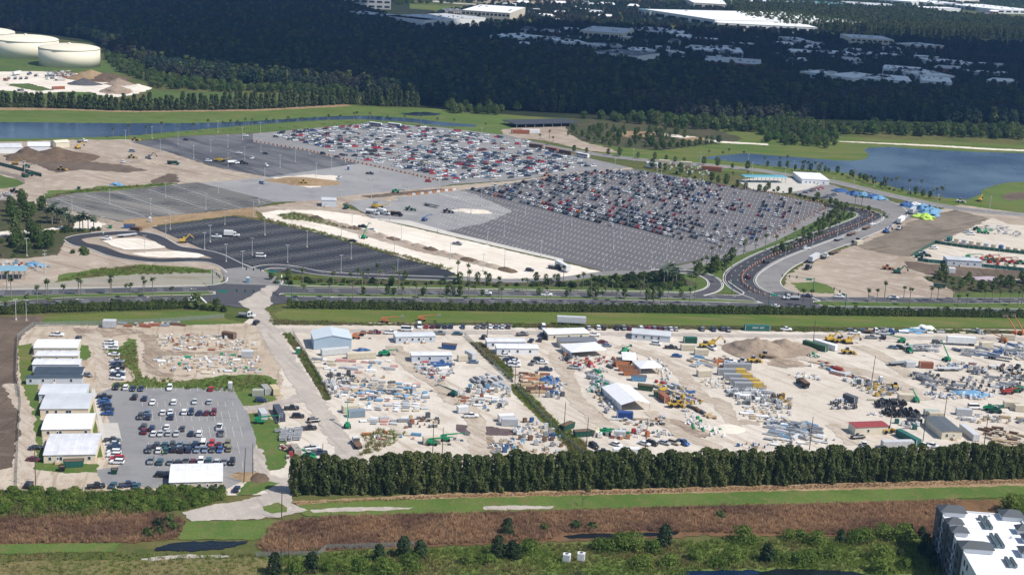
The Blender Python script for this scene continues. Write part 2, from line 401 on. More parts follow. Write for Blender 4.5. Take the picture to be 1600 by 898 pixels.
M_curb = flat('kerb_concrete',(0.58,0.56,0.52),0.9,0.2,var=0.12,scale=0.2)
M_pave = flat('pale_concrete',(0.50,0.47,0.42),0.9,0.2,var=0.12,scale=0.2)
M_line = flat('road_paint',(0.72,0.71,0.68),0.8,0.2,var=0.18,scale=0.3)
M_linef = flat('worn_road_paint',(0.50,0.49,0.47),0.8,0.2,var=0.25,scale=0.3)
M_lawn = ground_mat('irrigated_turf',[(0.07,0.112,0.028),(0.095,0.13,0.036),(0.062,0.09,0.026)],(0.03,0.2,1.3))
M_bed = ground_mat('planting_bed',[(0.06,0.065,0.028),(0.09,0.075,0.045),(0.035,0.055,0.018)],(0.05,0.25,1.3))
M_wood = ground_mat('forest_floor',[(0.022,0.032,0.012),(0.03,0.036,0.016),(0.018,0.026,0.01)],(0.01,0.05,0.3))
M_rut = ground_mat('churned_soil',[(0.33,0.26,0.195),(0.25,0.19,0.14),(0.42,0.35,0.275)],(0.08,0.25,1.0),tracks=(radians(-50),(0.17,0.13,0.10),0.8,0.5))
M_stain = ground_mat('damp_oily_soil',[(0.10,0.075,0.075),(0.13,0.095,0.085),(0.075,0.06,0.065)],(0.05,0.3,1.0),rough=0.6)
M_water = water_mat('lake_water',(0.008,0.026,0.06),0.2,0.45,0.5)
M_canal = water_mat('canal_water',(0.005,0.016,0.042),0.18,0.5,0.5)
M_ditch = water_mat('ditch_water',(0.006,0.009,0.012),0.25,0.9,0.5)
# ================================================================ the ground
R = 14000
patch('ground',[(-R,-2000),(R,-2000),(R,16000),(-R,16000)],M_meadow,0.0,world=True)
patch('forest_floor',[(-400,60),(-400,-40),(560,-40),(700,30),(1150,50),(1700,60),(2000,60),(2000,215),(1300,198),(1000,190),(830,182),(650,168),(500,140),(250,120),(160,70),(0,50)],M_wood,0.02)
patch('tank_lawn',[(-80,60),(60,60),(170,98),(235,106),(210,116),(120,113),(-80,116)],M_lawn,0.04,3)
patch('truck_yard',[t1(*p) for p in [(-300,450),(250,446),(480,458),(640,462),(740,503),(880,538),(935,556),(840,592),(690,612),(560,575),(340,575),(200,600),(-300,610)]],M_pale,0.04,3)
patch('yard_lawn',[t1(*p) for p in [(35,525),(180,520),(330,560),(250,570),(100,545)]],M_lawn,0.06,1.5)
patch('yard_lawn',[t1(*p) for p in [(260,585),(400,572),(520,575),(700,610),(560,630),(400,610)]],M_berm,0.06,1.5)
patch('yard_lawn',[t1(*p) for p in [(-200,555),(100,570),(300,600),(250,625),(-200,640)]],M_lawn,0.06,1.5)
patch('field',[t1(*p) for p in [(900,600),(960,560),(1100,578),(1400,572),(1600,588),(1600,604),(1300,625),(1000,640),(850,630)]],M_lawn,0.04,3)
patch('canal_bank',[(-80,171.5),(100,171),(200,174),(400,173),(545,165),(600,168),(680,170),(720,176),(800,180),(870,188),(850,205),(800,214),(690,200),(575,193),(400,207),(290,212),(205,220),(100,219),(-80,224)],M_grass,0.02,2)
patch('canal_bank_mown',[(-80,178),(100,177.5),(300,180),(470,176),(600,174),(700,184),(690,187),(600,178),(470,180),(300,184),(100,182.5),(-80,183)],M_berm,0.035,2)
patch('dry_verge',[(-80,169),(100,168.5),(200,172),(400,170.5),(540,163),(550,166),(400,173.8),(200,175.8),(100,172.3),(-80,172.5)],M_dry,0.045,1.5)
patch('canal',[(-80,190),(100,192),(190,193),(300,192.5),(390,190),(450,186),(520,182),(580,181),(640,185),(700,191.5),(745,195),(742,198.5),(690,197.5),(640,191),(560,186.5),(480,189),(400,195),(330,201),(260,207),(200,212.5),(100,216),(-80,218)],M_canal,0.06,1.5)
patch('pond',[(626,177),(660,175),(690,177.5),(682,180.5),(650,181),(632,180)],M_ditch,0.06,1.5)
patch('lake_meadow',[(790,180),(900,188),(1000,192),(1100,200),(1320,214),(1600,226),(1800,236),(1800,350),(1600,345),(1500,330),(1330,290),(1100,264),(1000,252),(850,215)],M_berm,0.03,3)
patch('lake',[(1088,247),(1126,243),(1166,239.6),(1200,242.6),(1250,246),(1310,251),(1340,251.4),(1355,247.6),(1357,241),(1350,235),(1355,231),(1390,229.5),(1450,233.8),(1526,237.6),(1800,245),(1800,284),(1600,284),(1576,285),(1556,289),(1536,296),(1533,303),(1513,311.5),(1476,309),(1446,303),(1413,297),(1380,288),(1360,280),(1335,272),(1300,267),(1250,264),(1200,259),(1150,253)],M_water,0.07,1.0)
patch('lake_shore',[(1536,297),(1556,290),(1576,286),(1600,285),(1800,285),(1800,330),(1600,322),(1513,312.5),(1534,304)],M_grass,0.05,2)
patch('soil_pit',[t8(*p) for p in [(1450,420),(1520,405),(1700,385),(1700,445),(1500,455)]],M_brown,0.07,2)
patch('levee_track',[t8(*p) for p in [(440,82),(640,90),(1000,105),(1400,128),(1900,150),(1900,158),(1400,138),(1000,114),(640,96),(440,86)]],M_pale,0.06,1)
patch('pine_park',[t7(*p) for p in [(250,-60),(640,-50),(1150,-40),(1450,70),(1300,95),(900,140),(650,120),(420,80),(330,40)]],M_bed,0.05,3)
patch('orange_clearing',[t7(*p) for p in [(650,35),(760,20),(880,25),(900,45),(780,60),(680,55)]],M_dry,0.07,2)
patch('orange_clearing',[t7(*p) for p in [(1050,65),(1150,55),(1230,70),(1130,82)]],M_dry,0.07,2)
patch('park_track',[t7(*p) for p in [(700,20),(900,30),(1180,60),(1300,82),(1600,100),(1600,108),(1280,92),(1150,72),(880,44),(720,30)]],M_pale,0.06,1)
patch('service_yard',[t7(*p) for p in [(-60,10),(60,-10),(330,-20),(360,40),(450,90),(640,135),(660,155),(500,145),(200,80),(-60,50)]],M_works,0.06,2)
# ---- construction site on the left, the car parks
patch('works_ground',[(-80,224),(100,219),(205,218),(270,240),(340,262),(425,277),(345,284),(310,287),(185,300),(95,304),(72,313),(76,322),(160,341),(190,347),(242,350),(322,390),(420,425),(345,432),(335,447),(200,450),(-80,455)],M_works,0.05,1.5)
patch('tilled_soil',[t5(*p) for p in [(60,190),(120,150),(300,190),(440,180),(560,210),(800,235),(920,265),(780,280),(500,260),(350,280),(200,220)]],M_brown,0.07,1.5)
patch('tilled_soil',[t5(*p) for p in [(930,330),(1050,285),(1110,290),(1110,340),(980,360)]],M_brown,0.07,1.5)
patch('fenced_lawn',[t5(*p) for p in [(-200,290),(0,295),(100,320),(155,345),(100,370),(0,378),(-200,385)]],M_lawn,0.07,1)
patch('weed_strip',[t5(*p) for p in [(270,430),(300,390),(500,385),(640,360),(740,365),(980,345),(1110,345),(1100,352),(740,392),(480,405),(370,412),(290,450),(250,480),(230,460)]],M_grass,0.08,1.2)
patch('garden_ground',[(-80,318),(20,312),(60,320),(100,330),(150,352),(140,366),(100,378),(90,398),(40,404),(-80,405)],M_bed,0.08,1)
patch('garden_path',[t5(*p) for p in [(-100,660),(60,640),(250,635),(400,610),(430,618),(300,645),(100,668),(-100,685)]],M_pale,0.1,0.6)
patch('garden_path',[t5(*p) for p in [(470,590),(560,570),(660,600),(600,635),(500,640),(450,630)]],M_pale,0.1,0.6)
LOTA = [(395,209),(575,193),(600,193),(690,199.5),(800,213),(900,243),(985,262),(900,269),(800,282),(705,288.5),(560,256),(480,236),(395,222)]
LOTB = [(205,222),(290,213),(395,209),(395,222),(480,236),(560,256),(420,277),(340,262),(270,240)]
LOTC = [(345,284),(420,277),(560,256),(705,288.5),(640,300),(520,313),(430,316),(400,308),(308,286)]
LOTD = [(71,312),(80,306),(94,302),(140,301),(185,298),(281,288),(308,285),(400,308),(430,316),(400,324),(326,331),(190,346),(160,341),(75,321)]
LOTE = [(236,355),(366,338),(401,344),(500,366),(575,388),(625,403),(700,423),(712,429),(690,433),(600,432),(520,430),(440,426),(398,418),(318,390)]
LOTF = [(535,312),(640,306),(716,297),(780,288),(850,276),(930,266),(990,264),(1126,288),(1200,301),(1300,321),(1280,331),(1200,375),(1126,399),(1015,423),(943,424),(880,408),(800,390),(700,366),(580,340)]
for nm,poly,mt in (('car_park_full',LOTA,M_asph),('car_park_patchy',LOTB,M_asphB),('unfinished_lot',LOTC,M_conc),('car_park_dusty',LOTD,M_asphM),('car_park_new',LOTE,M_asphD),('car_park_striped',LOTF,M_asphF)):
    patch(nm,poly,mt,0.09)
patch('unpaved_end',[(535,312.5),(640,306.5),(716,297.5),(745,305),(800,330),(760,348),(690,362),(580,339)],M_conc,0.11,1.0)
patch('dirt_strip',[(500,312),(560,304),(620,299),(700,291),(800,283),(900,270),(985,262),(990,265),(930,268),(850,278),(780,290),(716,298),(640,307),(560,313),(520,322)],M_works,0.12,0.8)
patch('dirt_strip_dark',[(560,307),(620,301),(690,295),(700,297),(640,304),(580,310)],M_brown,0.14,0.8)
patch('sand_heap_apron',[t6(*p) for p in [(100,310),(350,290),(520,300),(480,350),(350,375),(200,350)]],M_pale,0.13,1.5)
patch('weedy_soil',[t6(*p) for p in [(-20,500),(130,480),(300,455),(420,450),(500,450),(560,500),(640,520),(720,560),(640,545),(400,515),(150,510),(30,530)]],M_works,0.12,0.8)
patch('weedy_soil',[t5(*p) for p in [(760,575),(1300,525),(1600,492),(1600,560),(1460,545),(950,610),(880,640),(800,620)]],M_dry,0.1,0.8)
patch('sand_road',[(408,333),(438,328),(500,329),(560,336),(640,355),(700,369),(800,393),(880,411),(945,426),(900,434),(800,438),(720,432),(700,422),(625,401.5),(560,381),(480,360),(420,346)],M_pale,0.13,0.6)
SPOIL = [t6(*p) for p in [(150,540),(240,525),(360,540),(480,590),(640,640),(800,690),(1000,740),(1200,790),(1400,840),(1600,890),(1590,905),(1400,862),(1200,812),(1000,770),(850,725),(620,660),(460,610),(300,575),(170,570)]]
patch('spoil_strip',SPOIL,M_works,0.15,0.8)
patch('concrete_apron',[(580,341),(640,345),(700,362),(800,386),(880,405),(880,409),(800,391),(700,367.5),(640,353)],M_pave,0.16)
patch('front_verge',[(405,424),(440,429),(520,434),(700,438),(800,442),(880,440),(945,430),(1015,425),(1090,413),(1180,381),(1280,335),(1330,331),(1352,337),(1330,346),(1240,378),(1160,405),(1137,425),(1140,445),(1160,457),(1100,459),(800,452),(440,447),(415,440)],M_lawn,0.06,0.5)
patch('hedge_bed',[(470,434),(700,440),(880,441),(1000,432),(1060,431),(1090,444),(1000,449),(800,447),(600,444),(480,441)],M_bed,0.08,1)
patch('graded_flat',[(60,443),(130,431),(200,427),(335,420),(352,432),(340,446),(300,448),(0,455),(-80,456)],ground_mat('graded_flat_soil',[(0.26,0.25,0.20),(0.30,0.27,0.22),(0.22,0.18,0.13)],(0.02,0.1,1.0),stretch=(0.4,1.2)),0.07,1)
patch('weed_bank',[t9(*p) for p in [(350,165),(370,120),(600,80),(900,55),(1200,70),(1320,90),(1310,108),(1000,100),(700,125),(500,140)]],M_grass,0.09,1)
patch('roadside_soil',[(1500,320),(1680,345),(1680,470),(1280,466),(1225,455),(1228,435),(1260,410),(1330,385),(1400,345)],M_works,0.06,1)
patch('graded_soil',[t8(*p) for p in [(560,740),(900,580),(1160,510),(1370,560),(1360,590),(1130,680),(880,800),(700,800)]],M_grade,0.08,1)
patch('graded_soil',[t12(*p) for p in [(110,120),(380,30),(560,-50),(800,0),(900,70),(1050,130),(1000,180),(600,200),(250,200),(140,160)]],M_works,0.085,1)
patch('weed_patch',[t12(*p) for p in [(150,170),(290,160),(400,190),(420,235),(200,225)]],M_grass,0.1,1)
patch('right_lawn',[t12(*p) for p in [(1150,235),(1250,225),(1800,240),(1800,275),(1160,268)]],M_lawn,0.1,1)
patch('right_scrub',[t12(*p) for p in [(960,130),(1100,110),(1350,150),(1800,160),(1800,240),(1180,235),(1100,190),(1000,155)]],M_bed,0.09,1)
patch('hire_yard',[t8(*p) for p in [(900,800),(1050,720),(1100,700),(1400,560),(1500,600),(1900,640),(1900,890),(1500,890),(1340,860),(930,830)]],M_sand,0.09,1)
patch('haul_road',[t12(*p) for p in [(850,30),(1000,50),(1300,75),(1900,110),(1900,160),(1300,130),(1000,120),(880,80)]],M_brown,0.1,1)
patch('scrub_ground',[(428,868),(560,860),(900,849),(1300,842),(1480,842),(1500,950),(420,950)],ground_mat('scrub_turf',[(0.11,0.16,0.035),(0.15,0.17,0.05),(0.075,0.12,0.025)],(0.06,0.25,1.2)),0.11,1)
# ---- lower half: berm, compound, yard
patch('works_yard',[(-80,500),(60,505),(380,505),(400,490),(440,502),(800,507),(1200,512),(1800,516),(1800,726),(1000,722),(460,750),(440,772),(300,775),(-80,780)],M_sand,0.05)
patch('compound_ground',[(-80,502),(60,505),(380,505),(405,510),(440,560),(440,640),(420,745),(300,772),(-80,778)],M_sandl,0.07,1)
patch('levee_turf',[(425,491),(445,483),(800,486.5),(1200,491),(1800,497),(1800,514),(1200,509.5),(800,505.5),(520,503),(435,499)],M_berm,0.08,0.6)
patch('levee_turf',[(60,494),(180,488),(300,486),(352,488),(347,497),(385,505),(300,508),(150,508),(60,507)],M_berm,0.08,0.6)
patch('weed_verge',[t10(*p) for p in [(80,390),(260,400),(420,405),(760,420),(1000,420),(1600,415),(1600,432),(1000,436),(700,432),(400,432),(100,430)]],M_bed,0.1,0.8)
patch('weed_verge',[t11(*p) for p in [(0,420),(400,425),(800,430),(1600,440),(1600,462),(800,455),(0,448)]],M_bed,0.1,0.8)
patch('weed_verge',[t12(*p) for p in [(0,440),(400,445),(1000,455),(1900,470),(1900,495),(1000,480),(400,475),(0,470)]],M_bed,0.1,0.8)
patch('tilled_field',[(-80,497),(70,493),(66,503),(38,520),(28,540),(28,620),(34,680),(20,730),(-80,752)],M_brown,0.09,0.6)
patch('weed_strip',[t9(*p) for p in [(110,560),(200,545),(215,800),(240,900),(170,900),(140,800),(120,700)]],M_berm,0.1,0.6)
patch('weed_strip',[t13(*p) for p in [(150,0),(235,0),(260,250),(270,480),(610,500),(610,550),(400,555),(210,530),(230,400),(200,180),(170,130)]],M_grass,0.1,0.5)
patch('lawn',[t9(*p) for p in [(490,555),(550,560),(570,620),(540,650),(495,650)]],M_grass,0.1,0.4)
patch('lawn',[t13(*p) for p in [(532,35),(560,30),(640,455),(600,460),(590,350),(560,200)]],M_grass,0.1)
patch('lawn',[t9(*p) for p in [(640,600),(760,560),(800,510),(850,520),(860,680),(880,750),(1000,790),(1180,775),(1400,740),(1650,740),(1720,770),(1720,900),(1500,940),(1440,830),(800,825),(700,815),(690,790),(840,780),(830,720),(780,690),(740,620)]],M_grass,0.1,0.8)
patch('lawn',[t13(*p) for p in [(1440,-10),(1560,-20),(1720,10),(1700,110),(1580,135),(1500,130),(1470,50)]],M_grass,0.11,0.6)
patch('lawn',[t13(*p) for p in [(1530,190),(1620,175),(1740,250),(1790,400),(1780,520),(1680,540),(1610,420),(1590,330)]],M_grass,0.11,0.6)
patch('compound_lot',[(152,615),(172,607),(362,606),(372,622),(388,645),(399,685),(402,735),(388,746),(350,766),(250,764),(160,757),(152,735),(188,727),(172,660)],M_asph,0.12,0.3,step=1.5)
patch('lot_entrance',[t14(*p) for p in [(-90,140),(60,130),(200,90),(260,60),(330,110),(240,115),(100,155),(-60,170)]],M_gravel,0.13,0.5)
patch('concrete_bays',[t13(*p) for p in [(600,245),(735,243),(760,355),(640,350)]],M_pave,0.14)
patch('footpath',[t13(*p) for p in [(568,30),(592,30),(690,480),(665,480)]],M_pave,0.14)
patch('dirt_street',[(384,474),(410,474),(432,512),(466,565),(495,610),(530,660),(562,705),(575,725),(505,730),(525,705),(492,655),(462,610),(430,560),(412,530),(396,500)],M_gravel,0.14,0.8)
patch('yard_road',[(425,513),(600,515),(900,518),(1200,522),(1800,530),(1800,536),(1200,527.5),(900,524),(600,521),(425,519)],M_gravel,0.09,0.6)
patch('weed_strip',[t10(*p) for p in [(165,485),(215,480),(290,580),(400,750),(470,900),(430,900),(330,740),(250,600)]],M_bed,0.11,0.6)
patch('weed_strip',[t10(*p) for p in [(1330,540),(1400,535),(1480,620),(1600,700),(1600,790),(1520,700),(1430,640)]],M_bed,0.11,0.6)
patch('weed_strip',[t15(*p) for p in [(0,0),(40,0),(160,100),(250,200),(320,300),(450,360),(500,450),(380,450),(300,330),(180,230),(60,110),(0,50)]],M_grass,0.11,0.6)
patch('damp_patch',[t14(*p) for p in [(1250,250),(1400,260),(1600,285),(1640,310),(1600,320),(1300,320),(1250,290)]],M_stain,0.11,0.5)
patch('damp_patch',[t14(*p) for p in [(1360,370),(1450,360),(1480,380),(1430,410),(1380,400)]],M_stain,0.11,0.5)
patch('damp_patch',[t15(*p) for p in [(1060,290),(1130,280),(1180,320),(1150,345),(1090,330)]],M_stain,0.11,0.5)
patch('damp_patch',[t15(*p) for p in [(1330,230),(1450,220),(1560,235),(1540,255),(1380,250)]],M_works,0.11,0.8)
patch('dirt_loop',[t9(*p) for p in [(870,490),(960,490),(985,530),(1000,580),(1200,600),(1480,590),(1480,610),(1000,625),(960,660),(980,710),(1080,740),(1200,740),(1180,750),(1000,752),(920,720),(890,640),(895,570)]],M_rut,0.09,0.8)
patch('churned_soil',[t15(*p) for p in [(880,180),(1000,210),(1100,260),(1190,300),(1220,345),(1100,340),(1000,280),(910,220)]],M_rut,.118,1.5)
patch('churned_soil',[t15(*p) for p in [(470,150),(560,180),(600,230),(520,230)]],M_rut,.118,1.2)
patch('churned_soil',[t14(*p) for p in [(1330,330),(1480,330),(1500,400),(1440,440),(1380,420)]],M_rut,.107,1.2)
patch('churned_soil',[t12(*p) for p in [(0,640),(180,650),(260,690),(120,700),(0,680)]],M_rut,.118,1.5)
patch('churned_soil',[t9(*p) for p in [(450,450),(860,455),(900,480),(700,500),(560,520),(480,480)]],M_rut,.118,1.2)
patch('access_track',[(285,801),(330,790),(380,782),(420,770),(400,752),(395,700),(410,700),(420,742),(450,748),(462,765),(455,785),(480,797),(440,808),(400,811),(300,815)],M_gravel,0.14,0.6)
patch('traffic_island',[t14(*p) for p in [(40,765),(130,740),(190,770),(190,800),(110,808),(50,790)]],M_grass,0.16,0.4)
patch('lawn',[t14(*p) for p in [(-120,690),(-40,590),(60,600),(150,620),(60,660),(-20,690)]],M_grass,0.15,0.5)
M_lane = ground_mat('wheel_lane_sand',[(0.45,0.385,0.31),(0.38,0.315,0.245),(0.50,0.44,0.365)],(0.05,0.2,1.0),tracks=(radians(-50),(0.29,0.235,0.18),0.8,0.6))
for LP,lw in (([t10(860,560),t10(960,690),t10(1120,790),t10(1240,900),t14(1320,130),t14(1380,300),t14(1400,440)],7),([t11(280,600),t11(330,720),t11(380,860),t15(450,150),t15(600,280)],8),([t11(660,560),t11(880,620),t11(1060,740),t11(1180,880),t15(1300,120),t15(1380,260)],7),([t15(860,170),t15(1000,280),t15(1100,340),t15(1300,400)],6),([t12(20,620),t12(250,640),t12(450,700),t12(650,740),t12(860,820),t12(960,900)],8),([t16(380,250),t16(460,300),t16(540,380)],6),([t12(560,560),t12(700,620),t12(820,700),t12(900,760)],7),([t9(560,480),t9(620,560),t9(640,660),t9(660,780),t13(640,20)],6),([t13(60,0),t13(170,200),t13(140,400),t13(150,600)],5)):
    c = smooth(LP,6); a,b = offset(c,lw / 2),offset(c,-lw / 2); patch('wheel_lane',[(q.x,q.y) for q in a + b[::-1]],M_lane,.115,1.1,1.2,world=True)
# ---- drainage corridor at the bottom
patch('dry_verge',[(452,784),(700,770),(1000,762),(1300,754),(1800,744),(1800,758),(1300,767),(1000,774),(700,781),(470,790)],M_dry,0.1,0.5)
patch('ditch_turf',[(455,792),(520,783),(700,779),(1000,772),(1300,766),(1800,754),(1800,771),(1600,776),(1300,786),(1000,793),(700,802),(560,805),(480,807)],M_grass,0.12,0.5)
patch('mown_track',[(485,797),(520,794),(600,792),(645,793),(640,796),(560,799),(490,801)],M_gravel,0.14,0.4)
patch('mown_track',[(755,792),(800,790),(865,791),(860,795),(790,797),(757,796)],M_gravel,0.14,0.4)
patch('rust_bank',[(-80,814),(100,808),(250,800),(292,815),(277,842),(200,848),(-80,852)],M_rust,0.1,0.8)
patch('rust_bank',[(428,816),(520,806),(700,803),(900,798),(1200,789),(1500,782),(1800,776),(1800,840),(1300,838),(1100,838),(900,845),(700,853),(560,858),(420,868),(400,850)],M_rust,0.1,0.8)
patch('culvert_lawn',[(277,816),(310,814),(430,813),(427,835),(395,844),(330,842),(280,843)],M_grass,0.13,0.4)
patch('ditch_slope',[(-80,852),(100,849),(190,848),(175,862),(-80,868)],M_grass,0.12,0.5)
patch('ditch',[(262,851),(285,846.5),(330,845.5),(388,846),(380,851),(350,858),(300,861),(240,861),(246,856)],M_ditch,0.16,0.5)
patch('ditch',[(880,838),(905,834),(990,833),(1060,831),(1055,836),(960,840),(890,842)],M_ditch,0.16,0.4)
patch('bare_track',[t17(*p) for p in [(860,535),(1000,520),(1120,505),(1440,512),(1440,524),(1150,528),(950,545)]],M_gravel,0.14,0.3)
patch('dry_meadow',[(-80,880),(120,876),(420,872),(460,885),(440,935),(-80,940)],ground_mat('straw_meadow',[(0.17,0.145,0.06),(0.13,0.125,0.05),(0.21,0.17,0.085)],(0.03,0.2,1.2)),0.12,0.8)
patch('pond',[t19(*p) for p in [(1020,632),(1100,612),(1280,605),(1500,602),(1640,615),(1640,800),(1000,800)]],M_canal,0.16,0.4)
patch('pond',[t20(*p) for p in [(-60,610),(120,595),(330,600),(520,612),(640,640),(640,800),(-60,800)]],M_ditch,0.16,0.4)
patch('pond',[t19(*p) for p in [(375,625),(430,600),(470,625),(480,700),(370,700)]],M_canal,0.16,0.3)
# ================================================================ roads, kerbs and markings
def road(name,pts,w,mat,z=0.17,kerbs=(1,1),edge=None,lanes=(),n=8):
    L = smooth(pts,n); mb = MB(); ribbon_mb(mb,L,w,z,mat)
    o = mb.obj(name); o['kind'] = 'structure'
    if any(kerbs):
        kb = MB()
        if kerbs[0]: ribbon_mb(kb,L,0.55,z - 0.02,M_curb,0.15,w / 2 + 0.28)
        if kerbs[1]: ribbon_mb(kb,L,0.55,z - 0.02,M_curb,0.15,-w / 2 - 0.28)
        kb.obj('kerb',o)
    if lanes:
        lb = MB()
        for off,on,gap in lanes:
            if gap == 0: ribbon_mb(lb,L,0.22,z + 0.02,M_line,0,off)
            else: dashes_mb(lb,L,0.24,z + 0.02,M_line,on,gap,off)
        lb.obj('lane_markings',o)
    return L
A1 = road('road',[(-90,460),(0,458),(100,456.5),(200,454),(330,452),(385,452.5),(450,453.5),(600,455.5),(800,459),(1000,461.5),(1100,463.5),(1160,466),(1300,468),(1500,469.5),(1800,469)],10.5,M_road,0.17,(0,0),lanes=[(1.8,3,9),(-1.8,3,9),(5.0,1,0)])
A2 = road('road',[(-90,482),(0,478),(100,471.5),(200,468.5),(330,467),(385,467),(450,467.5),(600,469),(800,471),(1000,473.5),(1200,476),(1400,482.5),(1800,490)],9.5,M_road,0.17,(0,0),lanes=[(1.6,3,9),(-1.6,3,9)])
def kerbline(pts,w=0.6,h=0.15,z=0.16,n=6,nm='kerb'):
    mb = MB(); ribbon_mb(mb,smooth(pts,n),w,z,M_curb,h); o = mb.obj(nm); o['kind'] = 'structure'; return o
kerbline([(-90,454),(0,452.5),(150,450),(280,447),(330,446),(352,441),(356,434)])
kerbline([(440,430),(442,440),(455,446.5),(600,449),(800,452.8),(1000,455.5),(1080,457.5)])
kerbline([(1130,461),(1152,462),(1162,458),(1150,449),(1138,440)])
patch('road_junction',[(325,446.5),(352,443),(360,436),(398,430),(436,432),(445,447),(462,449),(462,472),(428,476),(415,480),(370,481),(330,473)],M_road,0.185)
patch('junction_dust',[(372,473),(392,464),(408,452),(430,440),(436,448),(422,466),(425,476),(412,482),(384,482)],M_gravel,0.2,0.8)
patch('road_junction',[(1150,460),(1165,458),(1230,456),(1262,463),(1272,478),(1180,479),(1150,472)],M_road,0.185)
for nm,pts in (('median',[(-90,466),(0,463.5),(100,461),(200,458.5),(325,456.3),(333,458),(328,460.5),(230,462.5),(100,465.5),(0,472),(-90,476)]),
                ('median',[(437,461),(446,459.2),(520,460),(700,462),(900,464.3),(1100,467.8),(1178,471),(1184,472.6),(1178,473.6),(1000,469.3),(800,466.5),(600,465),(446,463.2)]),
                ('median',[(1271,473),(1283,471.2),(1400,473.6),(1500,474.6),(1800,474),(1800,484),(1600,483.2),(1400,480),(1300,479),(1280,476.5)])):
    patch(nm,pts,M_lawn,0.3); kerbline(pts[:],0.7,0.17,0.17,3)
# ---- loop drive and streets on the left
road('loop_drive',[t5(*p) for p in [(1600,905),(1480,862),(1330,792),(1200,765),(1080,745),(980,690),(900,665),(780,655),(620,665),(500,680),(450,695)]],8.5,M_roadn,0.19,(0,1))
road('loop_drive',[t5(*p) for p in [(450,695),(500,725),(600,745),(720,790),(850,815),(1000,828),(1200,822),(1330,830),(1420,860),(1470,900)]],8.5,M_roadn,0.197,(0,1))
patch('planted_island',[t5(*p) for p in [(640,705),(740,690),(860,688),(960,710),(1040,750),(940,760),(780,762),(700,740)]],M_pale,0.22,0.4)
patch('planted_island',[t5(*p) for p in [(815,785),(950,772),(1120,770),(1240,785),(1275,800),(1240,812),(1050,812),(900,805)]],M_pale,0.22,0.4)
patch('street',[(352,444),(350,432),(345,422),(360,420),(376,418),(398,419),(408,424),(425,430),(440,436),(442,447)],M_roadg,0.2)
road('access_drive',[(400,421),(420,417),(450,418),(500,427),(560,431),(640,434),(720,436.5)],7.0,M_roadn,0.185,(1,1))
road('slip_road',[(1020,425),(1060,424.5),(1090,427),(1112,436),(1118,446),(1110,454),(1090,460)],7.5,M_road,0.195,(1,1),lanes=[(3.2,1,0),(-3.2,1,0)])
road('lot_exit_drive',[(720,436),(800,439),(880,436),(945,427.5),(1020,424.5),(1090,413),(1180,385),(1250,352),(1300,328),(1330,326)],8.0,M_roadg,0.187,(0,0))
# ---- the S-shaped entrance road: two carriageways of new asphalt, a row of orange markers between
SR = [(1200,466),(1172,455),(1158,444),(1156,433),(1168,420),(1200,402),(1240,386),(1290,368),(1330,354),(1356,343),(1359,336),(1345,330),(1318,326),(1290,321)]
SL = road('entrance_road',SR,17.0,M_roadn,0.2,(1,1),lanes=[(0.9,3,9),(4.6,3,9),(-3.2,3,9),(-7.6,1,0),(7.6,1,0)],n=10)
SR2 = [(1248,464),(1215,455),(1200,444),(1202,432),(1222,414),(1262,396),(1320,374),(1378,350),(1402,333),(1380,316),(1320,302)]
road('entrance_road',SR2,13.5,M_roadg,0.21,(0,1),n=10)
patch('forecourt',[t8(*p) for p in [(0,340),(200,330),(420,360),(500,400),(720,470),(900,470),(1010,520),(1040,570),(900,560),(780,600),(500,740),(420,720),(700,600),(780,560),(700,510),(560,480),(400,455),(220,420),(0,385)]],M_roadg,0.2)
patch('plaza',[t8(*p) for p in [(-200,330),(0,300),(190,320),(330,355),(240,385),(100,410),(-100,385)]],M_pave,0.22)
road('lake_road',[(780,211),(850,228),(920,240),(1000,250),(1100,258),(1180,266),(1230,274),(1300,284),(1380,303),(1460,320),(1540,331),(1700,344)],12.0,M_roadg,0.18,(1,1),lanes=[(0.0,3,9)])
# ---- painted stripes of the car parks
def unit(p,q):
    d = P(*q) - P(*p); d.z = 0; return d.normalized()
def stripes(name,polypx,origin,rdir,bdir,pitch,bay,blen,mat,double=False,centre=False,width=0.2,skip=None,jmax=70):
    poly = [P(*p) for p in polypx]; o = P(*origin); mb = MB(); n = Vector((-rdir.y,rdir.x,0)); slots = []
    sb = abs(bdir.cross(rdir).z); step = bay / sb
    for j in range(-jmax,jmax):
        base = o + n * (j * pitch); seg = []
        for i in range(-160,160):
            c = base + rdir * (i * step)
            a,b = c - bdir * (blen if double else blen / 2),c + bdir * (blen if double else blen / 2)
            if not (inside(a,poly) and inside(b,poly)): continue
            if skip and skip(c): continue
            strip_mb(mb,a,b,width,0.19,mat); seg.append(c)
            m = c + rdir * step / 2
            if double: slots += [(m + bdir * blen / 2,j,i,1),(m - bdir * blen / 2,j,i,0)]
            else: slots.append((m,j,i,0))
        if centre and len(seg) > 2: strip_mb(mb,seg[0],seg[-1],width,0.194,mat)
    ob = mb.obj(name,None,False); ob['kind'] = 'structure'
    return slots
rF = unit((900,350),(1000,376.4)); bF = unit((960,390),(970,379.5))
SLOTF = stripes('parking_lines',LOTF,(960,385),rF,bF,10.2,2.75,5.6,M_line,skip=lambda c: c.x < P(690,330).x and c.y < P(690,330).y + 60 and inside(c,[P(*q) for q in [(535,312),(716,297),(745,305),(800,330),(760,348),(690,364),(580,342)]]))
rE = unit((500,410),(550,402)); bE = unit((560,395),(580,400))
stripes('parking_lines',LOTE,(560,400),rE,bE,18.2,2.75,5.6,M_linef,True,True)
rD = unit((150,305),(200,323.5)); bD = unit((150,315),(180,312.2))
stripes('parking_lines',LOTD,(170,318),rD,bD,21.0,5.5,5.6,M_linef,True,True,width=0.4)
rA = unit((600,240),(700,260)); bA = unit((600,240),(640,239.4))
